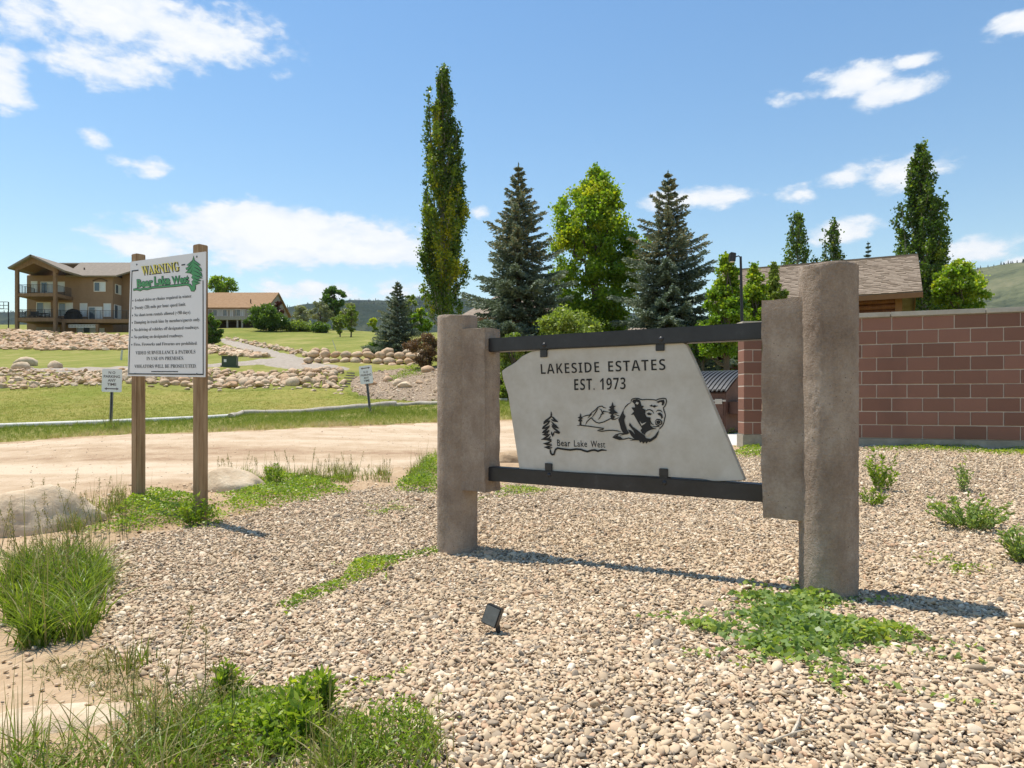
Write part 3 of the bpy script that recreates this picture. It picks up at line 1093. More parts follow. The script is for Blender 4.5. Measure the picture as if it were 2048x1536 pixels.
fill(mb2, [pl.loc(*Z6(*p)) for p in [(1548, 1110), (1600, 1076), (1640, 1070), (1610, 1110), (1580, 1150), (1556, 1140)]], yk - 0.0043)
bear_o = mb.build('bear_emblem', M_ink, slab_o)
mb2.build('emblem_highlight', M_slab, slab_o)['kind'] = 'stuff'
for (bx, by, tx, ty, up) in ((585, 452, 585, 498, 1), (1180, 418, 1180, 466, 1), (610, 1078, 610, 1040, 0), (1198, 1106, 1198, 1067, 0)):
    a, b = pl.loc(*Z3(bx, by)), pl.loc(*Z3(tx, ty))
    mb = MB()
    mb.box((a.x - 0.029, SLAB_Y - 0.012, min(a.y, b.y)), (a.x + 0.029, SLAB_Y - 0.003, max(a.y, b.y) + (0.012 if up else 0)))
    zt = lz(0.352) if up else lz(-0.49)
    mb.box((a.x - 0.029, SLAB_Y - 0.012, min(zt, a.y) - 0.006), (a.x + 0.029, 0.03, max(zt, a.y)))
    mb.build('clip', M_black, s_root, bevel=0.003)
    bz = lz(0.352 + 0.03) if up else lz(-0.49 - 0.028)
    mb = MB()
    ring = []
    for j in range(4):
        t = j / 3 * math.pi / 2
        ring.append((a.x + 0.012, -0.0505 - 0.010 * math.sin(t), bz, 0.016 * math.cos(t) + 0.0005))
    mb.tube([(q[0], q[1], q[2]) for q in ring], [q[3] for q in ring], 14)
    mb.build('bolt', M_black, s_root, smooth=True)

# ---------------------------------------------------------------- warning board
w_pos = Vector((-2.70, 6.30))
w_root = thing('warning_sign', 'tall white board headed WARNING with green spruce emblem on two square timber posts', 'sign', (w_pos.x, w_pos.y, Hs(w_pos.x, w_pos.y)), R(-33.0))
wz = w_root.location.z
wpl0 = Plane(w_root, 0.0)
wf = Plane(w_root, -0.058)
# posts (photo columns of their left and right silhouettes fix their place along the board)
pr = wpl0.loc(401, 700).x
plf = wpl0.loc(277, 700).x
for xx, topy, nm in ((plf, 509, 0), (pr, 490, 1)):
    zt = wpl0.loc(277 if nm == 0 else 403, topy).y
    g = w_root.matrix_basis @ Vector((xx, 0, 0))
    zg = Hs(g.x, g.y) - wz
    mb = MB()
    mb.box((xx - 0.047, -0.047, zg - 0.2), (xx + 0.047, 0.047, zt))
    mb.build('post', M_post, w_root, bevel=0.006)
Z5 = lambda x, y: (230 + x / 5.295, 480 + y / 5.295)
cor = [wf.loc(*Z5(*p)) for p in ((165, 230), (958, 122), (950, 1452), (133, 1440))]
mb = MB()
n = 4
mb.add([(p.x, -0.058, p.y) for p in cor] + [(p.x, -0.049, p.y) for p in cor], [(0, 1, 2, 3), (7, 6, 5, 4), (0, 4, 5, 1), (1, 5, 6, 2), (2, 6, 7, 3), (3, 7, 4, 0)])
board = mb.build('board', M_white, w_root)


def wline(pts, w, k=0):
    m_ = MB()
    ribbon(m_, [wf.loc(*Z5(*p)) for p in pts], w, -0.0605 - k, taper=False)
    return m_


for pts in ([(250, 321), (182, 329), (147, 1418), (936, 1424), (934, 428)], [(706, 266), (746, 260)]):
    wline(pts, 0.012).build('border_line', M_darkprint, board)
fit_text('heading_shadow', 'WARNING', 'serif', wf, Z5(296, 376), Z5(690, 330), Z5(284, 288), M_darkprint, board, off=0.025, proud=0.002)
fit_text('heading', 'WARNING', 'serif', wf, Z5(290, 370), Z5(684, 324), Z5(277, 280), M_yellow, board, off=0.0, proud=0.0035)
for body, bl, br, tl in (('Bear', (240, 500), (402, 484), (236, 424)), ('Lake', (424, 476), (584, 466), (420, 396)), ('West', (610, 462), (784, 446), (604, 392))):
    fit_text('emblem_outline', body, 'plain', wf, Z5(*bl), Z5(*br), Z5(*tl), M_darkprint, board, off=0.075, proud=0.002)
    fit_text('emblem_lettering', body, 'plain', wf, Z5(*bl), Z5(*br), Z5(*tl), M_green, board, off=0.03, proud=0.0035)
WT = [(832, 170), (842, 218), (880, 245), (908, 268), (880, 272), (912, 305), (922, 330), (888, 322), (915, 350), (926, 388), (890, 372), (910, 398), (930, 400), (880, 410), (915, 432), (870, 440), (905, 455),
      (868, 468), (852, 475), (854, 520), (838, 542), (812, 540), (802, 515), (790, 490), (760, 478), (640, 492), (540, 500), (400, 512), (340, 528), (300, 522), (270, 538), (230, 528), (198, 536), (196, 522), (232, 514), (272, 520), (300, 508),
      (340, 512), (400, 496), (540, 484), (640, 474), (768, 460), (800, 470), (818, 492), (828, 480), (818, 440), (838, 420), (815, 398), (828, 370), (800, 350), (748, 345), (790, 318), (758, 312), (752, 300), (795, 282), (764, 268), (800, 240), (826, 215)]
cen = Vector((840, 340))
mb = MB()
out = []
n = len(WT)
for i, p in enumerate(WT):
    a, b = Vector(WT[i - 1]), Vector(WT[(i + 1) % n])
    t = (b - a).normalized()
    out.append(Vector(p) + Vector((t.y, -t.x)) * 6.0)
fill(mb, [wf.loc(*Z5(*p)) for p in out], -0.0602)
mb.build('emblem_outline', M_darkprint, board)
mb = MB()
fill(mb, [wf.loc(*Z5(*p)) for p in WT], -0.0612)
mb.build('tree_emblem', M_green, board)
m_ = MB()
for k, pts in enumerate([[(832, 215), (800, 262), (770, 292)], [(834, 240), (870, 262), (900, 285)], [(826, 262), (800, 300), (762, 335)], [(838, 285), (875, 305), (912, 328)], [(835, 325), (880, 345), (918, 372)],
                         [(825, 300), (812, 340), (790, 352)], [(840, 370), (880, 386), (920, 396)], [(838, 400), (870, 420), (906, 430)], [(836, 440), (862, 446), (890, 455)]]):
    ribbon(m_, [wf.loc(*Z5(*p)) for p in pts], 0.008, -0.0618 - 0.0001 * k)
m_.build('emblem_line', M_darkprint, board)
for body, bl, br, tl in (
        ('4-wheel drive or chains required in winter.', (211, 655), (818, 609), (210, 624)), ('Twenty (20) mile per hour speed limit.', (209, 735), (752, 697), (208, 702)),
        ('No short-term rentals allowed (<90 days).', (206, 812), (806, 781), (206, 780)), ('Dumping in trash bins by members/guests only.', (205, 889), (904, 858), (205, 857)),
        ('No driving of vehicles off designated roadways.', (204, 967), (893, 940), (204, 935)), ('No parking on designated roadways.', (202, 1044), (724, 1028), (202, 1012)),
        ('Fires, Fireworks and Firearms are prohibited.', (200, 1121), (873, 1110), (200, 1090))):
    fit_text('lettering', body, 'serif', wf, Z5(*bl), Z5(*br), Z5(*tl), M_darkprint, board, off=-0.006)
    c = wf.loc(*Z5(bl[0] - 20, bl[1] - 12))
    mb = MB()
    mb.add([(c.x + 0.008 * math.cos(t), -0.0602, c.y + 0.008 * math.sin(t)) for t in np.linspace(0, 2 * math.pi, 11)[:-1]], [tuple(range(10))])
    mb.build('bullet', M_darkprint, board)
for body, bl, br, tl in (('VIDEO SURVEILLANCE & PATROLS', (220, 1214), (853, 1202), (220, 1178)), ('IN USE ON PREMISES.', (336, 1273), (730, 1270), (336, 1238)),
                         ('VIOLATORS WILL BE PROSECUTED.', (207, 1356), (864, 1354), (207, 1320))):
    fit_text('lettering', body, 'serif', wf, Z5(*bl), Z5(*br), Z5(*tl), M_darkprint, board, off=-0.006)
mb = MB()
x = 386
while x < 664:                                  # a line of print too small to read
    wd = random.uniform(4, 11)
    a, b = wf.loc(*Z5(x, 1399)), wf.loc(*Z5(x + wd, 1388))
    mb.box((a.x, -0.0602, a.y), (b.x, -0.0592, b.y))
    x += wd + random.uniform(1.5, 4)
mb.build('small_print', M_darkprint, board)
for p in ((232, 260), (868, 177), (212, 1417), (868, 1419)):
    c = wf.loc(*Z5(*p))
    mb = MB()
    mb.tube([(c.x, -0.058, c.y), (c.x, -0.063, c.y), (c.x, -0.065, c.y)], [0.009, 0.009, 0.004], 10)
    mb.build('screw', M_steel, board)


# ---------------------------------------------------------------- no parking signs
def parking_sign(label, base, rz, lean, w, h, z_lo, arrow_top, post_w):
    r_ = thing('parking_sign', label, 'sign', base, rz, 'no parking signs by the lawn')
    r_.rotation_euler = (0, lean, rz)
    mb = MB()                                     # U-channel post
    hw = post_w / 2
    prof = [(-hw, -0.012), (-hw * 0.4, -0.012), (-hw * 0.3, 0.018), (hw * 0.3, 0.018), (hw * 0.4, -0.012), (hw, -0.012), (hw, -0.004), (hw * 0.55, -0.004), (hw * 0.42, 0.026), (-hw * 0.42, 0.026), (-hw * 0.55, -0.004), (-hw, -0.004)]
    mb.prism(prof, -0.3, z_lo + h * 0.9, 'z')
    mb.build('post', M_steel, r_)
    mb = MB()
    rc = 0.035
    o2 = []
    for cx_, cz_, a0 in ((w / 2 - rc, z_lo + rc, -90), (w / 2 - rc, z_lo + h - rc, 0), (-w / 2 + rc, z_lo + h - rc, 90), (-w / 2 + rc, z_lo + rc, 180)):
        for a in (0, 30, 60, 90):
            o2.append((cx_ + rc * math.cos(R(a0 + a)), cz_ + rc * math.sin(R(a0 + a))))
    mb.prism(o2, -0.022, -0.016, 'y')
    pn = mb.build('panel', M_white, r_)
    rows = ['NO', 'PARKING', 'ANY', 'TIME']
    frac = [0.30, 0.46, 0.62, 0.78] if arrow_top else [0.10, 0.27, 0.44, 0.61]
    wid = [0.30, 0.82, 0.40, 0.46]
    jobs = []
    for t, f0, wd in zip(rows, frac, wid):
        if t == 'NO':
            jobs += [('N', f0, 0.13, -0.17), ('O', f0, 0.15, 0.02)]
        else:
            jobs.append((t, f0, wd, -wd / 2))
    for t, f0, wd, x_l in jobs:
        me = text_mesh(t, 'plain', 0.02)
        xs = [v.co.x for v in me.vertices]
        zz = max(v.co.y for v in me.vertices)
        for v in me.vertices:
            v.co = Vector(((v.co.x - min(xs)) / (max(xs) - min(xs)) * wd * w + x_l * w, -0.0245, z_lo + h * (1 - f0 - 0.11) + v.co.y / zz * h * 0.11))
        me.materials.clear()
        link('lettering', me, M_brownprint, pn)
    za = z_lo + h * (0.86 if arrow_top else 0.14)
    mb = MB()
    q = w * 0.36
    fill(mb, [(-q, za), (-q + 0.06, za + 0.035), (-q + 0.05, za + 0.012), (q - 0.05, za + 0.012), (q - 0.06, za + 0.035), (q, za), (q - 0.06, za - 0.035), (q - 0.05, za - 0.012), (-q + 0.05, za - 0.012), (-q + 0.06, za - 0.035)], -0.0245)
    mb.build('arrow', M_brownprint, pn)
    return r_


b1 = ground_at(222, 850)
k1 = b1.y / FPX
parking_sign('white NO PARKING sign with arrow at the bottom, left of the tall warning board', b1, R(4), R(1.6), 38.5 * k1, 46 * k1, 66 * k1, False, 0.075)
b2 = ground_at(741, 828)
k2 = b2.y / FPX
parking_sign('white NO PARKING sign with arrow on top, leaning in front of the mulch bank', b2, R(-12), R(-6.5), 27.5 * k2, 36.5 * k2, 61 * k2, True, 0.08)

# ---------------------------------------------------------------- landscape spotlight
b = ground_at(988, 1272)
sp = thing('spotlight', 'small square black landscape spotlight standing in the gravel', 'spotlight', b, R(-25))
k = b.y / FPX
mb = MB()
mb.tube([(0.016, 0.012, -0.05), (0.016, 0.012, 0.04), (0.004, 0.006, 0.075)], 0.012, 10)
mb.build('stake', M_black, sp, smooth=True)
mb = MB()
Mh = Matrix.Translation((-0.004, 0, 0.098)) @ Matrix.Rotation(R(16), 4, 'Y') @ Matrix.Rotation(R(-12), 4, 'X') @ Matrix.Diagonal((0.86, 0.95, 0.9, 1))
mb.prism([(-0.046, -0.052), (0.046, -0.052), (0.046, 0.052), (-0.046, 0.052)], -0.03, 0.012, 'y', Mh)
mb.prism([(-0.036, -0.04), (0.036, -0.04), (0.036, 0.04), (-0.036, 0.04)], 0.012, 0.032, 'y', Mh)
mb.build('housing', M_black, sp, bevel=0.003)
mb = MB()
mb.box((-0.040, -0.034, -0.046), (0.040, -0.0302, 0.046), Mh)
mb.build('lens', mat_plain('dusty_dark_glass', (0.15, 0.15, 0.14), 0.3, spec=0.6, var=0.3, scale=30), sp)
# ---------------------------------------------------------------- block wall
def cmu_mat():
    m, nt = new_mat('red_brown_concrete_block')
    p = coords(nt, 'Object')
    oi = nt.add('ShaderNodeObjectInfo').outputs['Random']
    off = nt.add('ShaderNodeVectorMath', operation='ADD')
    nt.link(p, off.inputs[0])
    nt.link(nt.math('MULTIPLY', oi, 51.0), off.inputs[1])
    f = nt.noise(off.outputs[0], 5, 5, 0.6)
    g = nt.noise(off.outputs[0], 90, 4, 0.7)
    base = nt.ramp(oi, [(0.0, (0.195, 0.110, 0.077)), (0.25, (0.295, 0.155, 0.110)), (0.8, (0.34, 0.178, 0.127)), (1.0, (0.24, 0.128, 0.090))])
    c = nt.mixc(nt.math('MULTIPLY', f, 0.35), base, (0.28, 0.135, 0.098))
    c = nt.mixc(nt.math('MULTIPLY', g, 0.30), c, (0.11, 0.06, 0.05))
    wpos = coords(nt, 'Position')
    st_ = nt.smooth(nt.noise(scaled(nt, wpos, (1, 1, 0.6)), 1.1, 6, 0.65), 0.5, 0.72)
    c = nt.mixc(nt.math('MULTIPLY', st_, 0.35), c, (0.15, 0.085, 0.065))
    nt.link(c, nt.bsdf.inputs['Base Color'])
    nt.bsdf.inputs['Roughness'].default_value = 0.93
    nt.bsdf.inputs['Specular IOR Level'].default_value = 0.15
    bump(nt, nt.math('ADD', g, nt.math('MULTIPLY', f, 1.5)), 0.8, 0.006)
    return m


M_cmu = cmu_mat()
M_mortar = mat_noise('pale_mortar', [(0.3, (0.52, 0.44, 0.36)), (0.7, (0.66, 0.58, 0.49))], 9, 0.95, 0.3, 60, 0.004)
M_cap = mat_noise('buff_cap_stone', [(0.3, (0.40, 0.36, 0.29)), (0.7, (0.56, 0.52, 0.44))], 5, 0.9, 0.4, 50, 0.005)
M_footing = mat_noise('weathered_footing_concrete', [(0.3, (0.22, 0.195, 0.15)), (0.55, (0.35, 0.315, 0.25)), (0.75, (0.46, 0.42, 0.345))], 3.5, 0.92, 0.5, 40, 0.006)
WA = R(-21)
wall_o = Vector((5.304, 10.7))
wall = thing('block_wall', 'long red-brown concrete block wall with pale mortar and buff cap', 'wall', (wall_o.x, wall_o.y, EYE - 0.579), WA)
BH, BW, JT = 0.2032, 0.4064, 0.015


def block_mesh(name, w):
    mb = MB()
    mb.box((JT / 2, 0.0, JT / 2), (w - JT / 2, 0.19, BH - JT / 2))
    o = mb.build(name, M_cmu, None, bevel=0.004, bseg=1)
    me = o.data
    bpy.data.objects.remove(o)
    return me


me_full, me_half = block_mesh('block', BW), block_mesh('block_half', BW / 2)


def put_block(me, x, z, rot=0.0, y=0.0):
    o = bpy.data.objects.new('block', me)
    COL.objects.link(o)
    o.parent = wall
    o.location = (x, y + random.uniform(-0.003, 0.003), z + random.uniform(-0.0015, 0.0015))
    o.rotation_euler = (0, 0, rot + random.gauss(0, 0.003))
    return o


x_ph = 0.038
W0, W1 = x_ph - 2 * BW, 4.3
#                               # joint column of the top course
for r_ in range(9):
    x = W0
    if (8 - r_) % 2:
        put_block(me_half, x, r_ * BH)
        x += BW / 2
    while x < W1:
        put_block(me_full, x, r_ * BH)
        x += BW
mb = MB()
mb.box((W0 + 0.012, 0.012, 0), (W1 + 0.1, 0.178, 9 * BH))
mb.build('mortar_core', M_mortar, wall)
mb = MB()
mb.box((W0 - 0.02, -0.018, -0.42), (W1 + 0.1, 0.21, -0.004))
mb.build('footing', M_footing, wall, bevel=0.006)
x = W0 - 0.02
while x < W1:
    mb = MB()
    mb.box((x + 0.003, -0.028, 9 * BH + 0.004), (x + 1.215, 0.215, 9 * BH + 0.075))
    mb.build('cap_stone', M_cap, wall, bevel=0.006)
    x += 1.22
# return pier at the left end of the wall, turned towards the road
pier = wall.matrix_basis.inverted() @ Vector((*P(1487, 800, 11.75).xy, EYE - 0.579))
PR = R(21 - 1) - R(-0) + R(30)
PW = BW * 0.78


def pier_mesh(name, w):
    mb = MB()
    mb.box((JT / 2, 0.0, JT / 2), (w - JT / 2, PW - JT / 2, BH - JT / 2))
    o = mb.build(name, M_cmu, None, bevel=0.004, bseg=1)
    me = o.data
    bpy.data.objects.remove(o)
    return me


pm_full, pm_half = pier_mesh('pier_block', PW), pier_mesh('pier_block_half', PW / 2)
PRz = R(21)                                # square to the camera's view of it
d2 = Vector((math.cos(PRz), math.sin(PRz)))
for r_ in range(9):
    if r_ % 2 == 0:
        for k in (0, 1):
            o = put_block(pm_half, pier.x + d2.x * k * PW / 2, r_ * BH, PRz, pier.y + d2.y * k * PW / 2)
    else:
        put_block(pm_full, pier.x, r_ * BH, PRz, pier.y)
Mp = Matrix.Translation((pier.x, pier.y, 0)) @ Matrix.Rotation(PRz, 4, 'Z')
mb = MB()
mb.box((0.010, 0.010, 0), (PW - 0.010, PW - 0.012, 9 * BH), Mp)
mb.build('mortar_core', M_mortar, wall)
mb = MB()
mb.box((-0.012, -0.012, -0.42), (PW + 0.012, PW, -0.005), Mp)
mb.build('footing', M_footing, wall, bevel=0.006)
mb = MB()
mb.box((-0.02, -0.02, 9 * BH + 0.004), (PW + 0.02, PW + 0.01, 9 * BH + 0.072), Mp)
mb.build('cap_stone', M_cap, wall, bevel=0.006)

# ---------------------------------------------------------------- stones
M_sand = mat_noise('sandstone_boulder', [(0.3, (0.44, 0.32, 0.215)), (0.5, (0.60, 0.475, 0.345)), (0.68, (0.70, 0.60, 0.47))], 2.4, 0.92, 0.6, 14, 0.03,
                   rnd_stops=[(0.0, (0.70, 0.62, 0.54)), (0.2, (1.0, 0.98, 0.93)), (0.4, (0.98, 0.84, 0.72)), (0.6, (1.1, 1.08, 1.02)), (0.8, (0.92, 0.74, 0.60)), (1.0, (0.88, 0.86, 0.80))])
M_pale = mat_noise('pale_limestone_boulder', [(0.3, (0.42, 0.295, 0.185)), (0.5, (0.60, 0.465, 0.315)), (0.7, (0.70, 0.585, 0.43))], 1.9, 0.92, 0.5, 12, 0.03)
ROUND = [stone_mesh('rounded_rock', i, 2, 0.22, (1, 0.85, 0.72), 1.6, 0.22) for i in range(8)]
ANGUL = [stone_mesh('angular_rock', 20 + i, 2, 0.34, (1, 0.74, 0.52), 1.7, 0.42) for i in range(8)]
for me in ANGUL:
    me.polygons.foreach_set('use_smooth', np.zeros(len(me.polygons), bool))
for me in ROUND + ANGUL:
    me.materials.append(M_sand)


def rock(parent, p, s, kind=None, tilt=0.35, nm='rock', spin=True):
    me = random.choice(kind or ROUND)
    o = bpy.data.objects.new(nm, me)
    COL.objects.link(o)
    o.parent = parent
    o.location = wm(parent).inverted() @ Vector(p) if parent else p
    o.scale = (s * random.uniform(0.85, 1.2), s * random.uniform(0.85, 1.1), s * random.uniform(0.8, 1.1))
    o.rotation_euler = (random.gauss(0, tilt), random.gauss(0, tilt), random.uniform(0, 6.28) if spin else random.choice((0, math.pi)) + random.gauss(0, 0.3))
    return o


def merge_rocks(name, parent, items, kinds):
    """a mass of small stones joined into one part"""
    inv = wm(parent).inverted()
    Vs, Fs, base = [], [], 0
    cache = {}
    for p, s in items:
        me = random.choice(kinds)
        if me.name not in cache:
            v = np.empty(len(me.vertices) * 3, np.float32)
            me.vertices.foreach_get('co', v)
            f = np.empty(len(me.polygons) * 3, np.int32)
            me.polygons.foreach_get('vertices', f)
            cache[me.name] = (v.reshape(-1, 3), f.reshape(-1, 3))
        v, f = cache[me.name]
        m = Matrix.Translation(inv @ Vector(p)) @ Matrix.Rotation(random.uniform(0, 6.28), 4, 'Z') @ Matrix.Rotation(random.gauss(0, 0.4), 4, 'X') @ Matrix.Diagonal((s * random.uniform(.8, 1.2), s, s * random.uniform(.7, 1.1), 1))
        a = np.array(m)
        Vs.append(v @ a[:3, :3].T + a[:3, 3])
        Fs.append(f + base)
        base += len(v)
    me = flat_mesh(name, np.concatenate(Vs), np.concatenate(Fs), True)
    o = link(name, me, M_sand, parent)
    o['kind'] = 'stuff'
    return o


# lower rock bank along the lawn
bank = thing('rock_bank', 'long bank of pinkish tan boulders edging the mown lawn behind the warning sign', 'rock bank', on_ground(300, 31))
items = []
for row in range(8):
    t = row / 7
    px = -120
    while px < 688 - (6 if row > 3 else 0):
        Y = 29.1 + 4.4 * t + random.uniform(-0.25, 0.25) + (px / 700) * 1.6
        s = (0.27 - 0.09 * t) * random.uniform(0.6, 1.3) * (0.80 if px < 240 else 1.08)
        p = on_ground(px, Y)
        p.z += s * 0.22
        items.append((p, s, px))
        px += s * 2.0 / Y * FPX * random.uniform(0.78, 1.0)
items.sort(key=lambda q: -q[1])
for p, s, px in items[:290]:
    rock(bank, p, s, ANGUL if (px < 250 or random.random() < 0.45) else ROUND, 0.4)
if len(items) > 290:
    merge_rocks('small_rocks', bank, [(p, s) for p, s, _ in items[290:]], ANGUL)
merge_rocks('loose_stones', bank, [((lambda p: p + Vector((0, 0, 0.03)))(on_ground(random.uniform(-120, 690), random.uniform(29, 34.5))), random.uniform(0.07, 0.15)) for _ in range(420)], ANGUL)

# upper riprap below the big house
rip = thing('riprap_slope', 'wide slope of broken tan stones below the big brown house', 'rock bank', on_ground(120, 70))
items = []
for k in range(1300):
    t = random.random()
    px = random.uniform(-60, 300)
    Y = 62.5 + (14.5 + (120 - px) * 0.008) * t
    s = random.uniform(0.18, 0.46)
    p = on_ground(px, Y)
    p.z += s * 0.2
    items.append((p, s))
items.sort(key=lambda q: -q[1])
for p, s in items[:285]:
    rock(rip, p, s, ANGUL, 0.35)
merge_rocks('small_rocks', rip, items[285:], ANGUL)

rip2 = thing('riprap_slope', 'small patch of broken stones beside the driveway right of the warning sign', 'rock bank', on_ground(470, 60))
for k in range(130):
    a, b = random.random(), random.random()
    px = 415 + 118 * a
    py = 688 + (713 - 688) * a + b * (20 - 16 * a)
    p = ground_at(px, py)
    rock(rip2, p + Vector((0, 0, 0.05)), random.uniform(0.2, 0.4), ANGUL, 0.3)
edge = thing('stone_edging', 'line of small pale stones along the upper edge of the driveway', 'stone edging', on_ground(540, 52))
for k in range(120):
    a = k / 119
    px, py = 455 + 190 * a, 677 + (713 - 677) * a ** 1.05
    p = ground_at(px + random.uniform(-4, 4), py + random.uniform(-2.0, 5.0 + 3 * a))
    rock(edge, p + Vector((0, 0, 0.06)), random.uniform(0.14, 0.30), ANGUL, 0.3)

# dry-stacked boulder wall by the driveway
sw = thing('boulder_wall', 'low dry-stacked wall of rounded tan boulders beside the driveway', 'stone wall', on_ground(720, 38))
for row, (y0, y1) in enumerate(((735, 737), (723, 726), (711, 715), (704, 706))):
    px = 598 + 8 * row
    while px < 835:
        t = (px - 600) / 235
        Y = 38.2 - 1.0 * t + row * 0.22
        s = random.uniform(0.25, 0.37) * (0.92 if row == 3 else 1.0)
        py = y0 + (y1 - y0) * t + random.uniform(-1.5, 1.5)
        if row < 3 or random.random() < 0.8:
            rock(sw, P(px + s * FPX / Y, py - 2, Y), s, ROUND, 0.18, spin=False)
        px += 1.85 * s / Y * FPX

# single boulders
BIG = [stone_mesh('boulder', 60 + i, 4, 0.22, (1, 0.8, 0.55), 1.1, 0.16) for i in range(4)]
for me in BIG:
    me.materials.append(M_pale)


def boulder(label, p, sc, rz, me, mat=None, cat='boulder', rx=0.0):
    m2 = me.copy()
    if mat:
        m2.materials.clear()
        m2.materials.append(mat)
    o = bpy.data.objects.new('boulder', m2)
    COL.objects.link(o)
    o.location = p
    o.scale = sc
    o.rotation_euler = (rx, 0, rz)
    return tag(o, label, cat)


p = ground_at(70, 1075)
boulder('large pale boulder at the left edge beside the dirt road', p + Vector((-0.26, 0.3, 0.0)), (0.55, 0.36, 0.66), R(26), BIG[0])
p = ground_at(440, 985)
boulder('half-buried pale boulder behind the warning sign posts', p + Vector((0, 0.25, -0.10)), (0.52, 0.32, 0.62), R(-8), BIG[1])
p = ground_at(130, 1440)
boulder('flat pale stone half sunk in the dirt at the lower left corner', p + Vector((0, 0, -0.07)), (0.34, 0.26, 0.20), R(10), BIG[2])
p = ground_at(1022, 925)
boulder('low mound of dug brown soil beside the road seen below the slab', p + Vector((-0.05, 0.2, -0.05)), (0.50, 0.35, 0.42), R(10), BIG[3], M_ground, 'soil mound')
for px, py, s, lab in ((53, 732, 0.55, 'bright white boulder on the grass beyond the rock bank'), (43, 739, 0.42, 'tan boulder below the white one beside the gravel path'), (110, 737, 0.42, 'tan boulder on the gravel path edge further right of the white one'),
                       (742, 772, 0.30, 'tan boulder right beside the leaning no parking sign post'), (776, 764, 0.33, 'tan boulder at the left tip of the creeping green juniper'),
                       (797, 772, 0.36, 'reddish brown boulder in the middle of the mulch bank'), (812, 776, 0.40, 'pale pointed boulder lowest on the mulch bank'),
                       (838, 768, 0.27, 'flat pinkish boulder on the mulch bank nearest the pillar'), (856, 745, 0.36, 'shaded brown boulder below the reddish bush')):
    p = ground_at(px, py)
    me = random.choice(ANGUL if 'flat' in lab or 'pointed' in lab else ROUND)
    boulder(lab, p + Vector((0, 0, s * 0.25)), (s, s * 0.85, s * 0.9), random.uniform(0, 6), me, M_pale if ('white' in lab or 'pale' in lab) else None)

# timber steps up the bank
M_tie = wood_mat('weathered_tie_wood', (0.22, 0.17, 0.12), (0.38, 0.31, 0.23), (0.50, 0.43, 0.33))
st = thing('timber_steps', 'short flight of weathered timber steps at the end of the rock bank', 'steps', ground_at(690, 775))
for k, (px, py, w) in enumerate(((684, 774, 20), (688, 768, 20), (693, 763, 18), (698, 757, 17), (700, 752, 15), (701, 747, 13))):
    p = ground_at(px, py)
    hw = w / 2 / FPX * p.y * 1.15
    mb = MB()
    M_ = Matrix.Translation(p + Vector((0, 0, 0.02))) @ Matrix.Rotation(R(8), 4, 'Z')
    mb.box((-hw, -0.06, -0.10), (hw, 0.22, 0.035), M_)
    mb.build('step', M_tie, st, world=True, bevel=0.012)

# ---------------------------------------------------------------- kerb: white pipe, then old logs
M_log = wood_mat('bleached_log', (0.30, 0.25, 0.19), (0.44, 0.385, 0.31), (0.55, 0.50, 0.42))
M_pipe = mat_noise('white_plastic_pipe', [(0.3, (0.60, 0.57, 0.50)), (0.7, (0.72, 0.69, 0.62))], 3, 0.7)


def along(pxs, r, lift):
    out = []
    for a, b in zip(pxs[:-1], pxs[1:]):
        for t in np.linspace(0, 1, 7)[:-1]:
            q = ground_at(a[0] + (b[0] - a[0]) * t, a[1] + (b[1] - a[1]) * t)
            out.append(q + Vector((0, 0, lift)))
    out.append(ground_at(*pxs[-1]) + Vector((0, 0, lift)))
    return out


def kerb(name, label, cat, pts, r0, r1, mat, wob):
    mb = MB()
    rr = [r0 + (r1 - r0) * i / (len(pts) - 1) + wob * mnoise.noise(Vector((i * 0.7, r0 * 50, 0))) for i in range(len(pts))]
    pts = [p + Vector((0, 0, wob * 1.2 * mnoise.noise(Vector((i * 0.45, 9, r0 * 90))))) for i, p in enumerate(pts)]
    mb.tube(pts, rr, 12)
    return tag(mb.build(name, mat, smooth=True, sharp=60), label, cat)


kerb('pipe', 'long straight white pipe laid along the front edge of the lawn', 'pipe', along([(-330, 870), (0, 857), (223, 849), (410, 840.5), (458, 837)], 0.07, 0.055), 0.07, 0.07, M_pipe, 0.0)
kerb('log', 'short broken grey log at the end of the white pipe', 'log', along([(461, 838), (486, 830)], 0.08, 0.05), 0.10, 0.085, M_log, 0.02)
kerb('log', 'longest bleached log edging the lawn in front of the leaning sign', 'log', along([(487, 831), (600, 829), (720, 819), (790, 813)], 0.1, 0.07), 0.085, 0.125, M_log, 0.022)
kerb('log', 'thin crooked log edging the lawn beside the left pillar', 'log', along([(792, 815), (840, 811), (905, 808), (1015, 803)], 0.08, 0.05), 0.095, 0.07, M_log, 0.025)

# ---------------------------------------------------------------- green transformer box, marker posts
M_tgreen = mat_plain('olive_green_box_paint', (0.045, 0.075, 0.045), 0.5)
p = ground_at(460, 733)
k = p.y / FPX
t_ = thing('utility_box', 'dark green metal utility box standing beside the gravel path', 'utility box', p, R(12))
mb = MB()
mb.box((-0.36, -0.3, 0.04), (0.36, 0.3, 17 * k + 0.05))
mb.build('cabinet', M_tgreen, t_, bevel=0.015)
mb = MB()
mb.box((-0.41, -0.35, -0.2), (0.41, 0.35, 0.045))
mb.build('base', M_tgreen, t_, bevel=0.01)
mb = MB()
mb.box((-0.25, -0.306, 0.22), (-0.12, -0.301, 0.36))
mb.build('warning_label', M_white, t_)
mb = MB()
mb.box((-0.38, -0.33, 17 * k + 0.05), (0.38, 0.32, 17 * k + 0.09))
mb.build('lid', M_tgreen, t_, bevel=0.01)
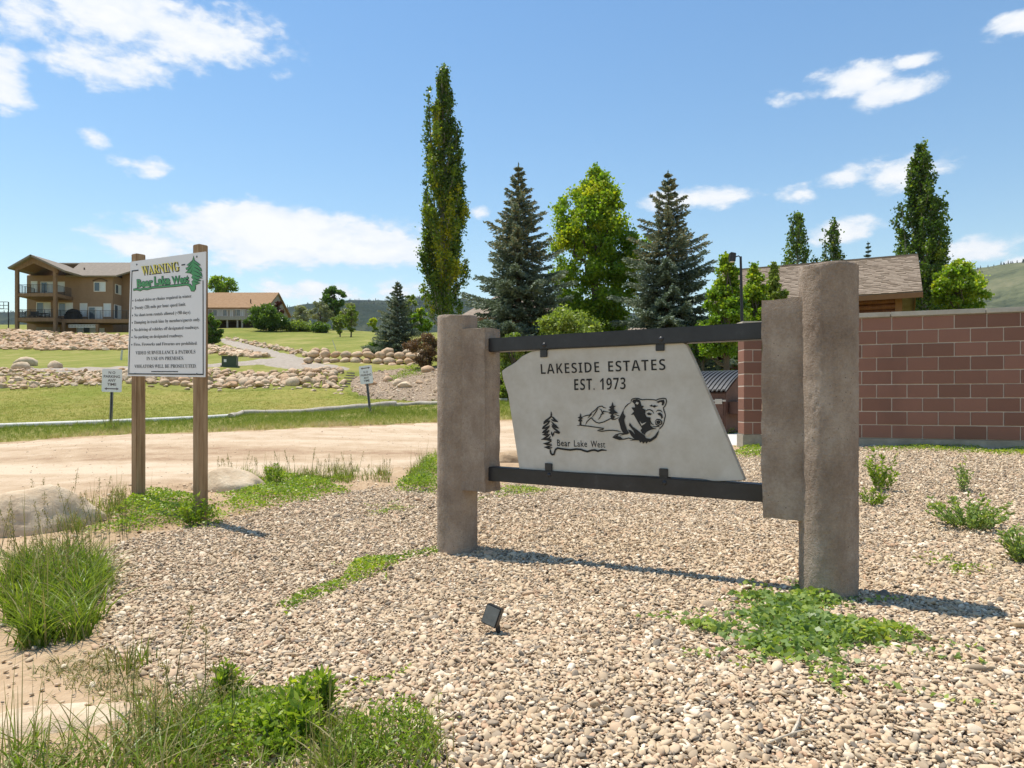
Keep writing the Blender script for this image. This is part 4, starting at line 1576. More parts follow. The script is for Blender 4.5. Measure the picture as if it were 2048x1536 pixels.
for px, py, h_, r_, lab, lean, mt in ((242, 720, 0.62, 0.06, 'short white marker post on the grass left of the warning sign', 0.12, M_pipe), (676, 711, 0.95, 0.018, 'thin pale leaning stake on the lawn above the boulder wall', -0.36, M_pipe)):
    p = ground_at(px, py)
    mb = MB()
    mb.tube([(0, 0, -0.1), (lean * h_ * 0.5, 0, h_ * 0.5), (lean * h_, 0, h_)], r_, 8)
    o = tag(mb.build('marker_post', mt, smooth=True), lab, 'post')
    o.location = p

# ---------------------------------------------------------------- dumpster
M_dump = mat_noise('brown_dumpster_paint', [(0.3, (0.065, 0.034, 0.024)), (0.55, (0.125, 0.064, 0.044)), (0.75, (0.19, 0.105, 0.072))], 3.0, 0.62, 0.2, 30, 0.006)
M_lid = mat_plain('black_plastic_lid', (0.05, 0.048, 0.045), 0.42, spec=0.5)
dk = Vector(P(1451, 852, 15.2))
dz0 = Hs(dk.x, dk.y)
dump = thing('dumpster', 'brown dumpster with a ribbed curved black lid beside the block wall', 'dumpster', (dk.x, dk.y, dz0), R(-40))
zf = EYE + (HY - 786) / FPX * 15.2 - dz0
zb_ = zf + 0.46
D, Wd = 1.12, 2.0
mb = MB()
mb.prism([(0, 0.06), (D, 0.06), (D, zb_), (D * 0.6, zb_ - 0.10), (0.0, zf)], -Wd, 0, 'x')
mb.build('body', M_dump, dump, bevel=0.012)
for x0, x1, z0, z1 in ((-0.52, -0.04, 0.12, zf * 0.42), (-0.52, -0.04, zf * 0.45, zf * 0.78), (-1.1, -0.58, 0.12, zf * 0.42), (-1.1, -0.58, zf * 0.45, zf * 0.78), (-1.7, -1.16, 0.12, zf * 0.42), (-1.7, -1.16, zf * 0.45, zf * 0.78)):
    mb = MB()
    mb.box((x0, -0.022, z0), (x1, -0.001, z1))
    mb.build('front_panel', M_dump, dump, bevel=0.006)
mb = MB()
mb.box((-Wd, -0.035, zf * 0.80), (0.01, -0.002, zf * 0.84))
mb.build('rim_bar', M_cap, dump)
mb = MB()
mb.box((-0.22, -0.045, zf * 0.74), (-0.06, -0.036, zf * 0.86))
mb.build('placard', M_cap, dump)
nr = 20
for k in range(nr):                           # curved lid: separate raised ribs
    x0 = -Wd + (Wd + 0.05) * k / nr
    x1 = x0 + (Wd + 0.05) / nr
    vs = []
    for j in range(9):
        t = j / 8
        y = -0.06 + (D + 0.10) * t
        z = zf + 0.02 + (zb_ - zf) * (1 - (1 - t) ** 1.7) + 0.035
        for xx, dz in ((x0, 0), (x0 + 0.012, 0.028), (x0 + (x1 - x0) * 0.58, 0.028), (x0 + (x1 - x0) * 0.62, 0.0), (x1, 0.0)):
            vs.append((xx, y, z + dz))
    fs = [(j * 5 + i, j * 5 + i + 1, (j + 1) * 5 + i + 1, (j + 1) * 5 + i) for j in range(8) for i in range(4)]
    b0 = len(vs)
    vs2 = vs + [(x, y, z - 0.03) for x, y, z in vs[:5]]
    fs += [(i, i + 1, b0 + i + 1, b0 + i) for i in range(4)]
    mb = MB()
    mb.add(vs2, fs)
    mb.build('lid_rib', M_lid, dump)
mb = MB()
mb.box((0.012, 0.16, zf * 0.50), (0.26, 1.0, zf * 0.80))
pk = mb.build('side_pocket', M_dump, dump, bevel=0.01)
mb = MB()
mb.box((0.05, 0.5, zf * 0.80 + 0.002), (0.22, 0.8, zf * 0.80 + 0.006))
mb.build('sticker', M_white, pk)

# ---------------------------------------------------------------- street lamp
M_lampmetal = mat_plain('dark_bronze_metal', (0.03, 0.032, 0.036), 0.45, metal=0.3)
YL = 21.0
lp = on_ground(1484, YL)
lamp = thing('street_lamp', 'slim dark street lamp with one box head on a short arm', 'street lamp', lp)
kk = YL / FPX
top = P(1480, 513, YL).z - lp.z
mb = MB()
mb.tube([(0, 0, -0.1), (0, 0, top * 0.55), (-0.04, 0, top)], [0.055, 0.05, 0.036], 10)
mb.build('pole', M_lampmetal, lamp, smooth=True)
mb = MB()
mb.tube([(-0.03, 0, top - 0.06), (-0.10, 0, top + 0.02), (-0.22, 0, top - 0.02)], 0.018, 8)
mb.build('arm', M_lampmetal, lamp, smooth=True)
mb = MB()
mb.prism([(-0.10, -0.13), (0.06, -0.16), (0.08, 0.10), (-0.08, 0.13)], -0.10, 0.10, 'y', Matrix.Translation((-0.28, 0, top - 0.01)))
mb.build('head', M_lampmetal, lamp, bevel=0.012)
mb = MB()
mb.prism([(-0.085, -0.017), (0.045, -0.02), (0.045, -0.008), (-0.085, -0.006)], -0.08, 0.08, 'y', Matrix.Translation((-0.28, 0, top - 0.148)))
mb.build('lens', M_white, lamp)
mb = MB()
mb.tube([(0, 0, -0.05), (0, 0, 0.22)], [0.1, 0.09], 12)
mb.build('base_cover', M_lampmetal, lamp)
# ---------------------------------------------------------------- houses
M_stuccoH = mat_noise('tan_house_stucco', [(0.3, (0.27, 0.175, 0.108)), (0.7, (0.345, 0.23, 0.148))], 0.8, 0.95, 0.3, 10, 0.02)
M_woodH = wood_mat('brown_stained_timber', (0.17, 0.10, 0.058), (0.26, 0.16, 0.095), (0.33, 0.215, 0.135))
M_roofH = mat_noise('grey_brown_asphalt_shingle', [(0.3, (0.20, 0.165, 0.13)), (0.7, (0.30, 0.25, 0.20))], 3.0, 0.95, 0.5, 14, 0.03)
M_roof2 = mat_noise('russet_asphalt_shingle', [(0.3, (0.25, 0.145, 0.07)), (0.7, (0.37, 0.235, 0.13))], 3.0, 0.95, 0.5, 14, 0.03)
M_trim = mat_plain('white_window_trim', (0.72, 0.70, 0.66), 0.6, var=0.05)
M_browntrim = mat_plain('brown_fascia', (0.11, 0.07, 0.045), 0.7)
M_blind = mat_plain('pale_window_blind', (0.62, 0.66, 0.68), 0.35, spec=0.6, var=0.08, scale=1.0)
M_glass = mat_plain('dark_window_glass', (0.07, 0.10, 0.13), 0.06, spec=0.8, var=0.3, scale=0.6)
M_rail = mat_plain('dark_railing_metal', (0.02, 0.02, 0.022), 0.5)
M_siding = mat_plain('grey_beige_siding', (0.30, 0.265, 0.225), 0.8)
M_deckgrey = mat_plain('weathered_deck_timber', (0.36, 0.33, 0.30), 0.85)
M_cover = mat_plain('black_cloth_cover', (0.012, 0.012, 0.014), 0.7)
M_deckshade = mat_plain('painted_under_deck_shade', (0.06, 0.05, 0.042), 0.9)
Z1 = lambda x, y: (x / 4.655, 470 + y / 4.655)


def wp(px, py, Y):
    return P(px, py, Y)


def window(parent, x0, x1, z0, z1, y, panes=1, dark=(), frame=M_trim, nm='window', fw=0.07):
    """a framed opening on a wall facing -Y at plane y"""
    mb = MB()
    for a, b, c, d in ((x0, x1, z1 - fw, z1), (x0, x1, z0, z0 + fw), (x0, x0 + fw, z0 + fw, z1 - fw), (x1 - fw, x1, z0 + fw, z1 - fw)):
        mb.box((a, y - 0.06, c), (b, y - 0.005, d))
    for k in range(1, panes):
        xm = x0 + (x1 - x0) * k / panes
        mb.box((xm - fw * 0.35, y - 0.055, z0 + fw), (xm + fw * 0.35, y - 0.005, z1 - fw))
    w = mb.build(nm, frame, parent, world=True)
    for k in range(panes):
        a, b = x0 + (x1 - x0) * k / panes, x0 + (x1 - x0) * (k + 1) / panes
        mb = MB()
        mb.box((a + fw * 0.5, y - 0.03, z0 + fw * 0.5), (b - fw * 0.5, y - 0.012, z1 - fw * 0.5))
        mb.build('pane', M_glass if k in dark else M_blind, w, world=True)
    return w


def railing(parent, pts, z, h_, mat=M_rail, gap=0.16, r=0.012, nm='railing'):
    mb = MB()
    for a, b in zip(pts[:-1], pts[1:]):
        a, b = Vector(a), Vector(b)
        L = (b - a).length
        d = (b - a) / L
        for hh in (h_, 0.1):
            mb.tube([(a.x, a.y, z + hh), (b.x, b.y, z + hh)], r * 1.7, 5)
        n_ = max(1, int(L / gap))
        for k in range(n_ + 1):
            q = a.lerp(b, k / n_)
            rr = r * (2.2 if k % 10 == 0 else 1.0)
            mb.box((q.x - rr, q.y - rr, z), (q.x + rr, q.y + rr, z + h_))
    o = mb.build(nm, mat, parent, world=True)
    return o


def slab_roof(parent, quads, thick, mat, nm='roof'):
    mb = MB()
    for q in quads:
        q = [Vector(p) for p in q]
        n_ = (q[1] - q[0]).cross(q[2] - q[0]).normalized()
        if n_.z < 0:
            n_ = -n_
        k = len(q)
        vs = q + [p - n_ * thick for p in q]
        mb.add(vs, [tuple(range(k)), tuple(range(2 * k - 1, k - 1, -1))] + [(i, (i + 1) % k, k + (i + 1) % k, k + i) for i in range(k)])
    return mb.build(nm, mat, parent, world=True)


# --- big brown house
YF, YP = 87.2, 84.0
hb = Hs(-55, YF)
house = thing('house', 'large brown stucco house with stacked porches and covered gable balcony on the hill', 'house', (-55, YF, hb))
xw0, xw1 = P(53.7, 0, YF).x, P(225.6, 0, YF).x
ze = P(0, 551, YF).z
zr = P(0, 525, 92).z
mb = MB()
mb.box((xw0, YF, hb - 2), (xw1, YF + 9.5, ze))
mb.build('wall', M_stuccoH, house, world=True)
xw2 = -44.5
mb = MB()
mb.box((xw1 + 0.003, YF + 2.1, hb - 2), (xw2, YF + 9.5, ze + 0.9))
mb.build('wall', M_stuccoH, house, world=True)
xp0, xp1 = P(34.4, 0, YP).x, P(110.6, 0, YP).x
zd = [(P(0, 593, YP).z, P(0, 586.5, YP).z), (P(0, 643, YP).z, P(0, 635.5, YP).z)]
zg = P(0, 537, YP).z
for k, (a, b) in enumerate(zd):
    mb = MB()
    mb.box((xp0 - 0.1, YP - 0.1, a), (xp1 + 0.1, YF - 0.004, b))
    mb.build('deck', M_woodH, house, world=True)
xr = P(68.7, 0, YP).x
zpk = P(0, 511, YP).z
for x in (xp0, xp1):
    g = Hs(x, YP)
    mb = MB()
    mb.box((x - 0.17, YP - 0.17, g - 0.6), (x + 0.17, YP + 0.17, zg + 0.25))
    mb.build('post', M_woodH, house, world=True)
mb = MB()
mb.box((P(128, 0, 85).x - .15, 85 - .15, hb - 2), (P(128, 0, 85).x + .15, 85 + .15, zd[1][0]))
mb.build('post', M_woodH, house, world=True)
mb = MB()
mb.box((P(195, 0, 85).x - .15, 85 - .15, hb - 2), (P(195, 0, 85).x + .15, 85 + .15, zd[1][0] - 0.2))
mb.build('post', M_woodH, house, world=True)
# lower deck running on along the front wall
x_e = xw2
mb = MB()
mb.box((xp1 + 0.105, 84.9, zd[1][0] - 0.05), (x_e, YF - 0.004, zd[1][1] - 0.06))
mb.build('deck', M_woodH, house, world=True)
railing(house, [(xp0, YF - 0.2), (xp0, YP), (xp1, YP), (xp1, YF - 0.2)], zd[0][1], 1.05)
railing(house, [(xp0, YF - 0.2), (xp0, YP), (xp1, YP), (xp1, 84.95), (x_e, 84.95)], zd[1][1] - 0.05, 1.05)
# gabled porch roof, its ridge running back into the main roof
ov = 0.7
xl, xrr = xr - (xr - P(23, 0, YP).x), xr + (xr - P(23, 0, YP).x) * 1.02
yb = 90.0
slab_roof(house, [[(xl, YP - ov, zg), (xr, YP - ov, zpk), (xr, yb, zpk), (xl, yb, zg)], [(xr, YP - ov, zpk), (xrr + 1.3, YP - ov, zg - 0.35), (xrr + 1.3, yb, zg - 0.35), (xr, yb, zpk)]], 0.22, M_roofH)
mb = MB()                                    # timber band under the rake, open truss, vaulted ceiling
for sg, xe, zz in ((-1, xp0 - 0.15, zg + 0.15), (1, xp1 + 0.35, zg - 0.05)):
    mb.add([(xr, y_, z_) for y_ in (YP - 0.14, YP + 0.10) for z_ in (zpk - 0.95, zpk - 0.26)] + [(xe, y_, z_) for y_ in (YP - 0.14, YP + 0.10) for z_ in (zz - 0.55, zz + 0.08)],
           [(0, 1, 5, 4), (2, 3, 7, 6), (0, 2, 6, 4), (1, 3, 7, 5), (4, 5, 7, 6)])
mb.build('rake_band', M_woodH, house, world=True)
for sg, xe, zz in ((-1, xp0, zg + 0.05), (1, xp1 + 0.3, zg - 0.1)):
    mb = MB()
    vs = [(xr, YP + 0.11, zpk - 0.42), (xe, YP + 0.11, zz), (xe, YF - 0.01, zz), (xr, YF - 0.01, zpk - 0.42)]
    mb.add(vs + [(x, y, z + 0.06) for x, y, z in vs], [(0, 1, 2, 3), (4, 5, 6, 7), (0, 1, 5, 4), (1, 2, 6, 5), (2, 3, 7, 6), (3, 0, 4, 7)])
    mb.build('porch_ceiling', M_woodH, house, world=True)
yr = 92.0
slab_roof(house, [[(xr + 2.0, YF - 0.6, ze - 0.1), (xw1 + 0.7, YF - 0.6, ze - 0.1), (xw1 + 3.2, yr, zr), (xr + 0.6, yr, zr)],
                  [(xw1 + 0.2, YF + 1.3, ze + 0.75), (xw2 + 0.5, YF + 1.3, ze + 0.75), (xw2 + 0.5, yr, zr - 0.02), (xw1 + 2.6, yr, zr - 0.02)],
                  [(xw0 - 0.6, 97.2, ze), (xw0 - 0.6, yr + 0.02, zr - 0.03), (xw2 + 0.5, yr + 0.02, zr - 0.03), (xw2 + 0.5, 97.2, ze)]], 0.2, M_roofH)
mb = MB()
mb.prism([(YF + 0.02, ze), (97, ze), (yr, zr - 0.25)], xw0 + 0.01, xw0 + 0.3, 'x')
mb.build('gable_wall', M_stuccoH, house, world=True)
mb = MB()
mb.prism([(YF + 2.12, ze + 0.9), (97, ze + 0.3), (yr, zr - 0.25)], xw2 - 0.3, xw2 - 0.01, 'x')
mb.build('gable_wall', M_stuccoH, house, world=True)
for (a, b, c, d, pn, dk_) in ((290, 430, 350, 535, 1, ()), (380, 435, 503, 540, 2, (0,)), (535, 435, 605, 530, 1, ()), (875, 437, 985, 528, 2, (0,)), (340, 625, 475, 758, 2, (0,)), (545, 630, 680, 752, 2, (0,)),
                              (745, 635, 815, 760, 1, ()), (965, 637, 1035, 762, 1, ()), (715, 850, 905, 935, 3, (0, 1)), (915, 866, 975, 940, 1, ())):
    p0, p1 = P(*Z1(a, d), YF), P(*Z1(c, b), YF)
    window(house, p0.x, p1.x, p0.z, p1.z, YF, pn, dk_, fw=0.09)
p0, p1 = P(*Z1(825, 792), YF), P(*Z1(892, 668), YF)
mb = MB()
mb.box((p0.x, YF - 0.05, p0.z), (p1.x, YF - 0.008, p1.z))
d_ = mb.build('door', M_trim, house, world=True)
mb = MB()
mb.box((p0.x + .1, YF - 0.07, p0.z + .02), (p1.x - .1, YF - 0.051, p1.z - .1))
mb.build('door_leaf', M_glass, d_, world=True)
p0, p1 = P(*Z1(895, 795), YF), P(*Z1(955, 668), YF)
window(house, p0.x, p1.x, p0.z, p1.z, YF, 1, (), nm='window', fw=0.08)
p0, p1 = P(*Z1(340, 915), YF), P(*Z1(560, 858), YF)
mb = MB()
mb.box((p0.x, YF - 0.06, hb - 0.3), (p1.x, YF - 0.006, p1.z))
mb.build('garage_door', M_siding, house, world=True)
# windows on the side that faces right
for (x0z, x1z, y0z, y1z) in ((1070, 1125, 455, 545), (1060, 1125, 645, 780)):
    ya, yb_ = -xw1 * FPX / (CX - x0z / 4.655), -xw1 * FPX / (CX - x1z / 4.655)
    z0, z1 = P(0, 470 + y1z / 4.655, ya).z, P(0, 470 + y0z / 4.655, ya).z
    mb = MB()
    mb.box((xw1 + 0.006, ya, z0), (xw1 + 0.06, yb_, z1))
    w_ = mb.build('window', M_trim, house, world=True)
    for k in range(2):
        mb = MB()
        mb.box((xw1 + 0.061, ya + (yb_ - ya) * (0.06 + 0.47 * k), z0 + 0.08), (xw1 + 0.068, ya + (yb_ - ya) * (0.47 + 0.47 * k), z1 - 0.08))
        mb.build('pane', M_glass if k == 0 else M_blind, w_, world=True)
mb = MB()                                    # curved head trim above the upper window
p0, p1 = P(*Z1(865, 430), YF), P(*Z1(1000, 430), YF)
mb.tube([(p0.x + (p1.x - p0.x) * t, YF - 0.05, p0.z + 0.28 * math.sin(math.pi * t)) for t in np.linspace(0, 1, 9)], 0.07, 6)
mb.build('window_arch', M_browntrim, house, world=True)
p0, p1 = P(*Z1(650, 862), 85.2), P(*Z1(900, 838), 85.2)
mb = MB()
for k in range(19):
    x = p0.x + (p1.x - p0.x) * k / 18
    mb.box((x - 0.03, 85.0, p0.z), (x + 0.03, 85.04, p1.z))
for z in (p0.z, (p0.z + p1.z) / 2, p1.z):
    mb.box((p0.x, 84.96, z - 0.03), (p1.x, 84.998, z + 0.03))
mb.build('lattice', M_trim, house, world=True)
for k, (zx, zy) in enumerate(((785, 318), (832, 342))):
    q = P(*Z1(zx, zy), 89)
    mb = MB()
    mb.tube([q + Vector((0, 0, -0.3)), q + Vector((0, 0, 0.18))], 0.09, 8)
    mb.build('roof_vent', M_browntrim, house, world=True)
# things on the decks
q = P(*Z1(675, 795), 85.6)
mb = MB()
mb.box((-0.95, -0.4, 0), (0.95, 0.4, 0.75))
mb.prism([(-0.95, 0.75), (0.95, 0.75), (0.55, 1.25), (0.0, 1.35), (-0.5, 1.2)], -0.35, 0.35, 'y')
o = tag(mb.build('covered_grill', M_cover, bevel=0.12), 'black covered grill on the lower deck of the brown house', 'grill')
o.location = (q.x, 85.75, zd[1][1] - 0.055)


def deck_seat(label, x, y, z, rz):
    t = thing('patio_chair', label, 'chair', (x, y, z), rz, 'dark patio chairs on the lower deck')
    for nm, a, b in (('seat', (-0.28, -0.28, 0.38), (0.28, 0.28, 0.44)), ('backrest', (-0.28, 0.24, 0.45), (0.28, 0.29, 0.95))):
        mb = MB()
        mb.box(a, b)
        mb.build(nm, M_rail, t)
    for sx in (-1, 1):
        for sy in (-1, 1):
            mb = MB()
            mb.box((sx * 0.25 - 0.025, sy * 0.25 - 0.025, 0), (sx * 0.25 + 0.025, sy * 0.25 + 0.025, 0.38))
            mb.build('leg', M_rail, t)


for k, (zx, lab) in enumerate(((300, 'dark patio chair nearest the left post of the lower porch'), (352, 'dark patio chair in the middle of the lower porch'), (440, 'dark patio chair nearest the right post of the lower porch'))):
    deck_seat(lab, P(zx / 4.655, 0, 85.3).x, 85.3 + 0.3 * (k % 2), zd[1][1], R(20 + 140 * k))
t_ = thing('patio_table', 'dark patio table on the lower porch of the brown house', 'table', (P(395 / 4.655, 0, 85.6).x, 85.8, zd[1][1]))
mb = MB()
mb.box((-0.6, -0.45, 0.68), (0.6, 0.45, 0.74))
mb.build('table_top', M_rail, t_)
for sx in (-1, 1):
    for sy in (-1, 1):
        mb = MB()
        mb.box((sx * 0.5 - 0.03, sy * 0.36 - 0.03, 0), (sx * 0.5 + 0.03, sy * 0.36 + 0.03, 0.678))
        mb.build('leg', M_rail, t_)

# --- russet-roofed house beyond the driveway
Y2 = 96.0
Z2 = lambda x, y: (400 + x / 4.096, 500 + y / 4.096)
h2z = Hs(-38, Y2)
h2 = thing('house', 'small house with russet shingle roof and raised deck right of the warning sign', 'house', (-38, Y2, h2z))
xa, xb = P(392, 0, Y2).x, P(534, 0, Y2).x
zev, zrd = P(0, 614.5, Y2).z, P(0, 585, 100.5).z
mb = MB()
mb.box((xa, Y2, h2z - 1.5), (xb, Y2 + 9, zev))
mb.build('wall', M_siding, h2, world=True)
slab_roof(h2, [[(xa - 0.5, Y2 - 0.9, zev - 0.15), (xb + 0.35, Y2 - 0.9, zev - 0.15), (xb + 0.15, 100.5, zrd), (xa - 0.5, 100.5, zrd)],
               [(xa - 0.5, 105.6, zev - 0.15), (xa - 0.5, 100.52, zrd - 0.02), (xb + 0.15, 100.52, zrd - 0.02), (xb + 0.35, 105.6, zev - 0.15)]], 0.2, M_roof2)
mb = MB()
mb.prism([(Y2 + 0.02, zev), (Y2 + 9, zev), (100.5, zrd - 0.25)], xb - 0.3, xb - 0.01, 'x')
mb.build('gable_wall', M_siding, h2, world=True)
for (a, b, c, d, pn, dk_) in ((100, 487, 228, 545, 3, (0, 2)), (285, 485, 375, 545, 2, (0,)), (243, 487, 272, 552, 1, ()), (390, 490, 425, 530, 1, (0,))):
    p0, p1 = P(*Z2(a, d), Y2), P(*Z2(c, b), Y2)
    window(h2, p0.x, p1.x, p0.z, p1.z, Y2, pn, dk_, fw=0.1)
zdk = P(*Z2(0, 552), 93.5).z
xd1 = P(*Z2(380, 0), 93.5).x
mb = MB()
mb.box((xa, 93.2, zdk - 0.35), (xd1, Y2 - 0.004, zdk))
mb.build('deck', M_deckgrey, h2, world=True)
railing(h2, [(xa, 93.25), (xd1 - 0.1, 93.25), (xd1 - 0.1, Y2 - 0.1)], zdk, 1.0, M_deckgrey, 0.22, 0.025)
for zx in (225, 308, 346, 130):
    x = P(*Z2(zx, 0), 93.4).x
    mb = MB()
    mb.box((x - 0.09, 93.3, Hs(x, 93.4) - 0.4), (x + 0.09, 93.48, zdk - 0.352))
    mb.build('post', M_deckgrey, h2, world=True)
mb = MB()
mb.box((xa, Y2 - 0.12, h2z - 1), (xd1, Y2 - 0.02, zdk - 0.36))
mb.build('under_deck_shade', M_deckshade, h2, world=True)  # near-black sheet standing in for the shade below the deck
for zx, zy in ((385, 462), (415, 430)):
    q = P(*Z2(zx, zy), 96.6)
    mb = MB()
    mb.tube([q + Vector((0, 0, -0.4)), q + Vector((0, 0, 0.45))], 0.08, 8)
    mb.build('roof_vent', M_browntrim, h2, world=True)

# --- log building behind the block wall
M_logw = wood_mat('red_brown_log', (0.11, 0.045, 0.024), (0.19, 0.075, 0.038), (0.26, 0.115, 0.06), 0.6)
M_shing = mat_noise('tan_brown_shingle', [(0.3, (0.215, 0.16, 0.115)), (0.55, (0.30, 0.235, 0.175)), (0.75, (0.37, 0.30, 0.23))], 4.0, 0.95, 0.4, 20, 0.02)
LA = R(-28)
E0 = P(1843.7, 582.5, 28.0)                       # near right eave corner
cab = thing('log_cabin', 'log building with big tan shingle roof rising behind the block wall', 'building', (E0.x, E0.y, Hs(E0.x, E0.y)), LA)
ez = E0.z - cab.location.z
LEN, HALF, RISE = 8.6, 4.5, 2.28
sl = math.hypot(HALF, RISE)
NC = 26
cw = sl / NC
deck = MB()
deck.prism([(0, ez - 0.10), (HALF, ez + RISE - 0.10), (2 * HALF, ez - 0.10), (2 * HALF, ez - 0.02), (HALF, ez + RISE - 0.015), (0, ez - 0.02)], -LEN, 0, 'x')
roof_o = deck.build('roof', M_shing, cab)
sh_random = random.Random(5)
for k in range(NC):                               # shingle courses, butts notched and lapped
    t0 = k * cw
    mb = MB()
    x = -LEN - 0.02
    ux, uz = HALF / sl, RISE / sl
    while x < 0.02:
        w = sh_random.uniform(0.26, 0.36)
        x2 = min(x + w, 0.03)
        dt = sh_random.choice((0, 0, 0.028, 0.045))
        lo, hi = t0 - 0.02 + dt, t0 + cw + 0.01
        th = 0.016 + dt * 0.22
        def q_(xx, tt, n_):
            return (xx, tt * ux - n_ * uz, ez + tt * uz + n_ * ux)
        vs = [q_(x, lo, 0.0), q_(x2 - 0.006, lo, 0.0), q_(x2 - 0.006, hi, 0.0), q_(x, hi, 0.0), q_(x, lo, th + 0.010), q_(x2 - 0.006, lo, th + 0.010), q_(x2 - 0.006, hi, 0.006), q_(x, hi, 0.006)]
        mb.add(vs, [(0, 3, 2, 1), (4, 5, 6, 7), (0, 1, 5, 4), (1, 2, 6, 5), (2, 3, 7, 6), (3, 0, 4, 7)])
        x = x2
    mb.build('shingle_course', M_shing, roof_o)
mb = MB()
mb.box((-LEN, HALF - 0.13, ez + RISE - 0.03), (0.02, HALF + 0.13, ez + RISE + 0.035))
mb.build('ridge_cap', M_shing, roof_o)
IN = 0.85                                          # wall stands back under the eave
M_fasc = mat_plain('honey_stained_fascia', (0.24, 0.115, 0.05), 0.7)
for nm, a, b in (('fascia', (-LEN, -0.03, ez - 0.24), (0.01, -0.001, ez - 0.03)),):
    mb = MB()
    mb.box(a, b)
    mb.build(nm, M_fasc, cab)
for sgn in (0, 1):
    mb = MB()
    y0, y1 = (-0.03, HALF) if sgn == 0 else (HALF, 2 * HALF + 0.03)
    za, zb2 = (ez - 0.05, ez + RISE - 0.05) if sgn == 0 else (ez + RISE - 0.05, ez - 0.05)
    mb.prism([(y0, za - 0.22), (y1, zb2 - 0.22), (y1, zb2), (y0, za)], 0.002, 0.04, 'x')
    mb.build('barge_board', M_fasc, cab)
nlog = int((ez - 0.2) / 0.24)
for k in range(nlog):
    z = ez - 0.2 - 0.24 * k
    mb = MB()
    mb.tube([(-LEN + 0.3, IN, z), (-0.75, IN, z)], 0.128, 10)
    mb.build('log', M_logw, cab, smooth=True)
for k in range(nlog + 8):
    z = ez + 1.7 - 0.24 * k
    yi = IN if z < ez - 0.1 else IN + (z - ez + 0.1) * HALF / RISE
    if 2 * HALF - yi - yi < 0.5:
        continue
    mb = MB()
    mb.tube([(-0.8, yi, z), (-0.8, 2 * HALF - yi, z)], 0.128, 10)
    mb.build('log', M_logw, cab, smooth=True)
mb = MB()
mb.box((-0.93, IN - 0.16, -0.3), (-0.67, IN + 0.12, ez - 0.08))
mb.build('corner_post', M_fasc, cab)
mb = MB()
mb.box((-LEN + 0.3, IN + 0.06, -0.5), (-0.84, 2 * HALF - IN, ez - 0.12))
mb.build('wall_core', M_logw, cab)

# --- house behind the spruces, garage to the right
M_stoneH = mat_noise('brown_stone_veneer', [(0.3, (0.16, 0.11, 0.08)), (0.5, (0.28, 0.21, 0.16)), (0.7, (0.40, 0.33, 0.26))], 5, 0.95, 0.8, 10, 0.04)
M_gdoor = mat_plain('dark_taupe_garage_door', (0.10, 0.075, 0.06), 0.7)
M_palegreen = mat_plain('pale_sage_siding', (0.34, 0.37, 0.27), 0.8)
YG = 37.0
gz = Hs(6, YG)
gh = thing('house', 'house with brown hip roof and dark garage door half hidden behind the spruces', 'house', (P(1200, 0, YG).x, YG, gz))
xa, xm, xb = P(938, 0, YG).x, P(1120, 0, YG).x, P(1462, 0, YG).x
zev, zrd = P(0, 634, YG).z, P(0, 592, YG + 5.0).z
mb = MB()
mb.box((xa, YG, gz - 1), (xm, YG + 10, zev))
mb.build('wall', M_stoneH, gh, world=True)
o_ = 0.6
slab_roof(gh, [[(xa - o_, YG - o_, zev - 0.1), (xm + o_, YG - o_, zev - 0.1), (xm - 1.4, YG + 5.0, zrd), (xa + 1.3, YG + 5.0, zrd)],
               [(xa - o_, YG + 10.6, zev - 0.1), (xa - o_, YG - o_ + 0.01, zev - 0.11), (xa + 1.29, YG + 5.0, zrd - 0.01)],
               [(xm + o_, YG - o_ + 0.01, zev - 0.11), (xm + o_, YG + 10.6, zev - 0.1), (xm - 1.39, YG + 5.0, zrd - 0.01)]], 0.15, M_shing)
mb = MB()
mb.box((xa - o_, YG - o_ - 0.035, zev - 0.36), (xm + o_, YG - o_ - 0.004, zev - 0.12))
mb.build('fascia', M_fasc, gh, world=True)
zgw = P(0, 684, YG).z
mb = MB()
mb.box((xm + 0.004, YG, gz - 1), (xb, YG + 7, zgw))
mb.build('garage_wall', M_stoneH, gh, world=True)
slab_roof(gh, [[(xm + 0.05, YG - o_, zgw - 0.05), (xb + o_, YG - o_, zgw - 0.05), (xb + o_, YG + 3.5, zgw + 1.1), (xm + 0.05, YG + 3.5, zgw + 1.1)]], 0.15, M_shing, 'garage_roof')
zev = zgw
p0, p1 = P(1345, 738, YG), P(1446, 695, YG)
for k in range(4):
    zz0 = p0.z - 0.1 + (p1.z - p0.z + 0.1) * k / 4
    mb = MB()
    mb.box((p0.x, YG - 0.05, zz0 + 0.01), (p1.x, YG - 0.008, zz0 + (p1.z - p0.z + 0.1) / 4 - 0.01))
    mb.build('garage_panel', M_gdoor, gh, world=True)
mb = MB()
mb.box((p0.x - 0.2, YG - 0.16, p1.z + 0.02), (p1.x + 0.35, YG - 0.008, p1.z + 0.26))
mb.build('lintel', M_fasc, gh, world=True)
p0, p1 = P(1461, 732, YG), P(1476, 690, YG)
mb = MB()
mb.box((xb + 0.004, YG + 0.3, gz - 0.5), (xb + 1.3, YG + 6, zev - 0.4))
mb.build('siding_wall', M_palegreen, gh, world=True)
for k in range(7):
    x = xb + 0.1 + 0.18 * k
    mb = MB()
    mb.box((x, YG + 0.27, gz - 0.3), (x + 0.03, YG + 0.299, zev - 0.42))
    mb.build('batten', M_palegreen, gh, world=True)

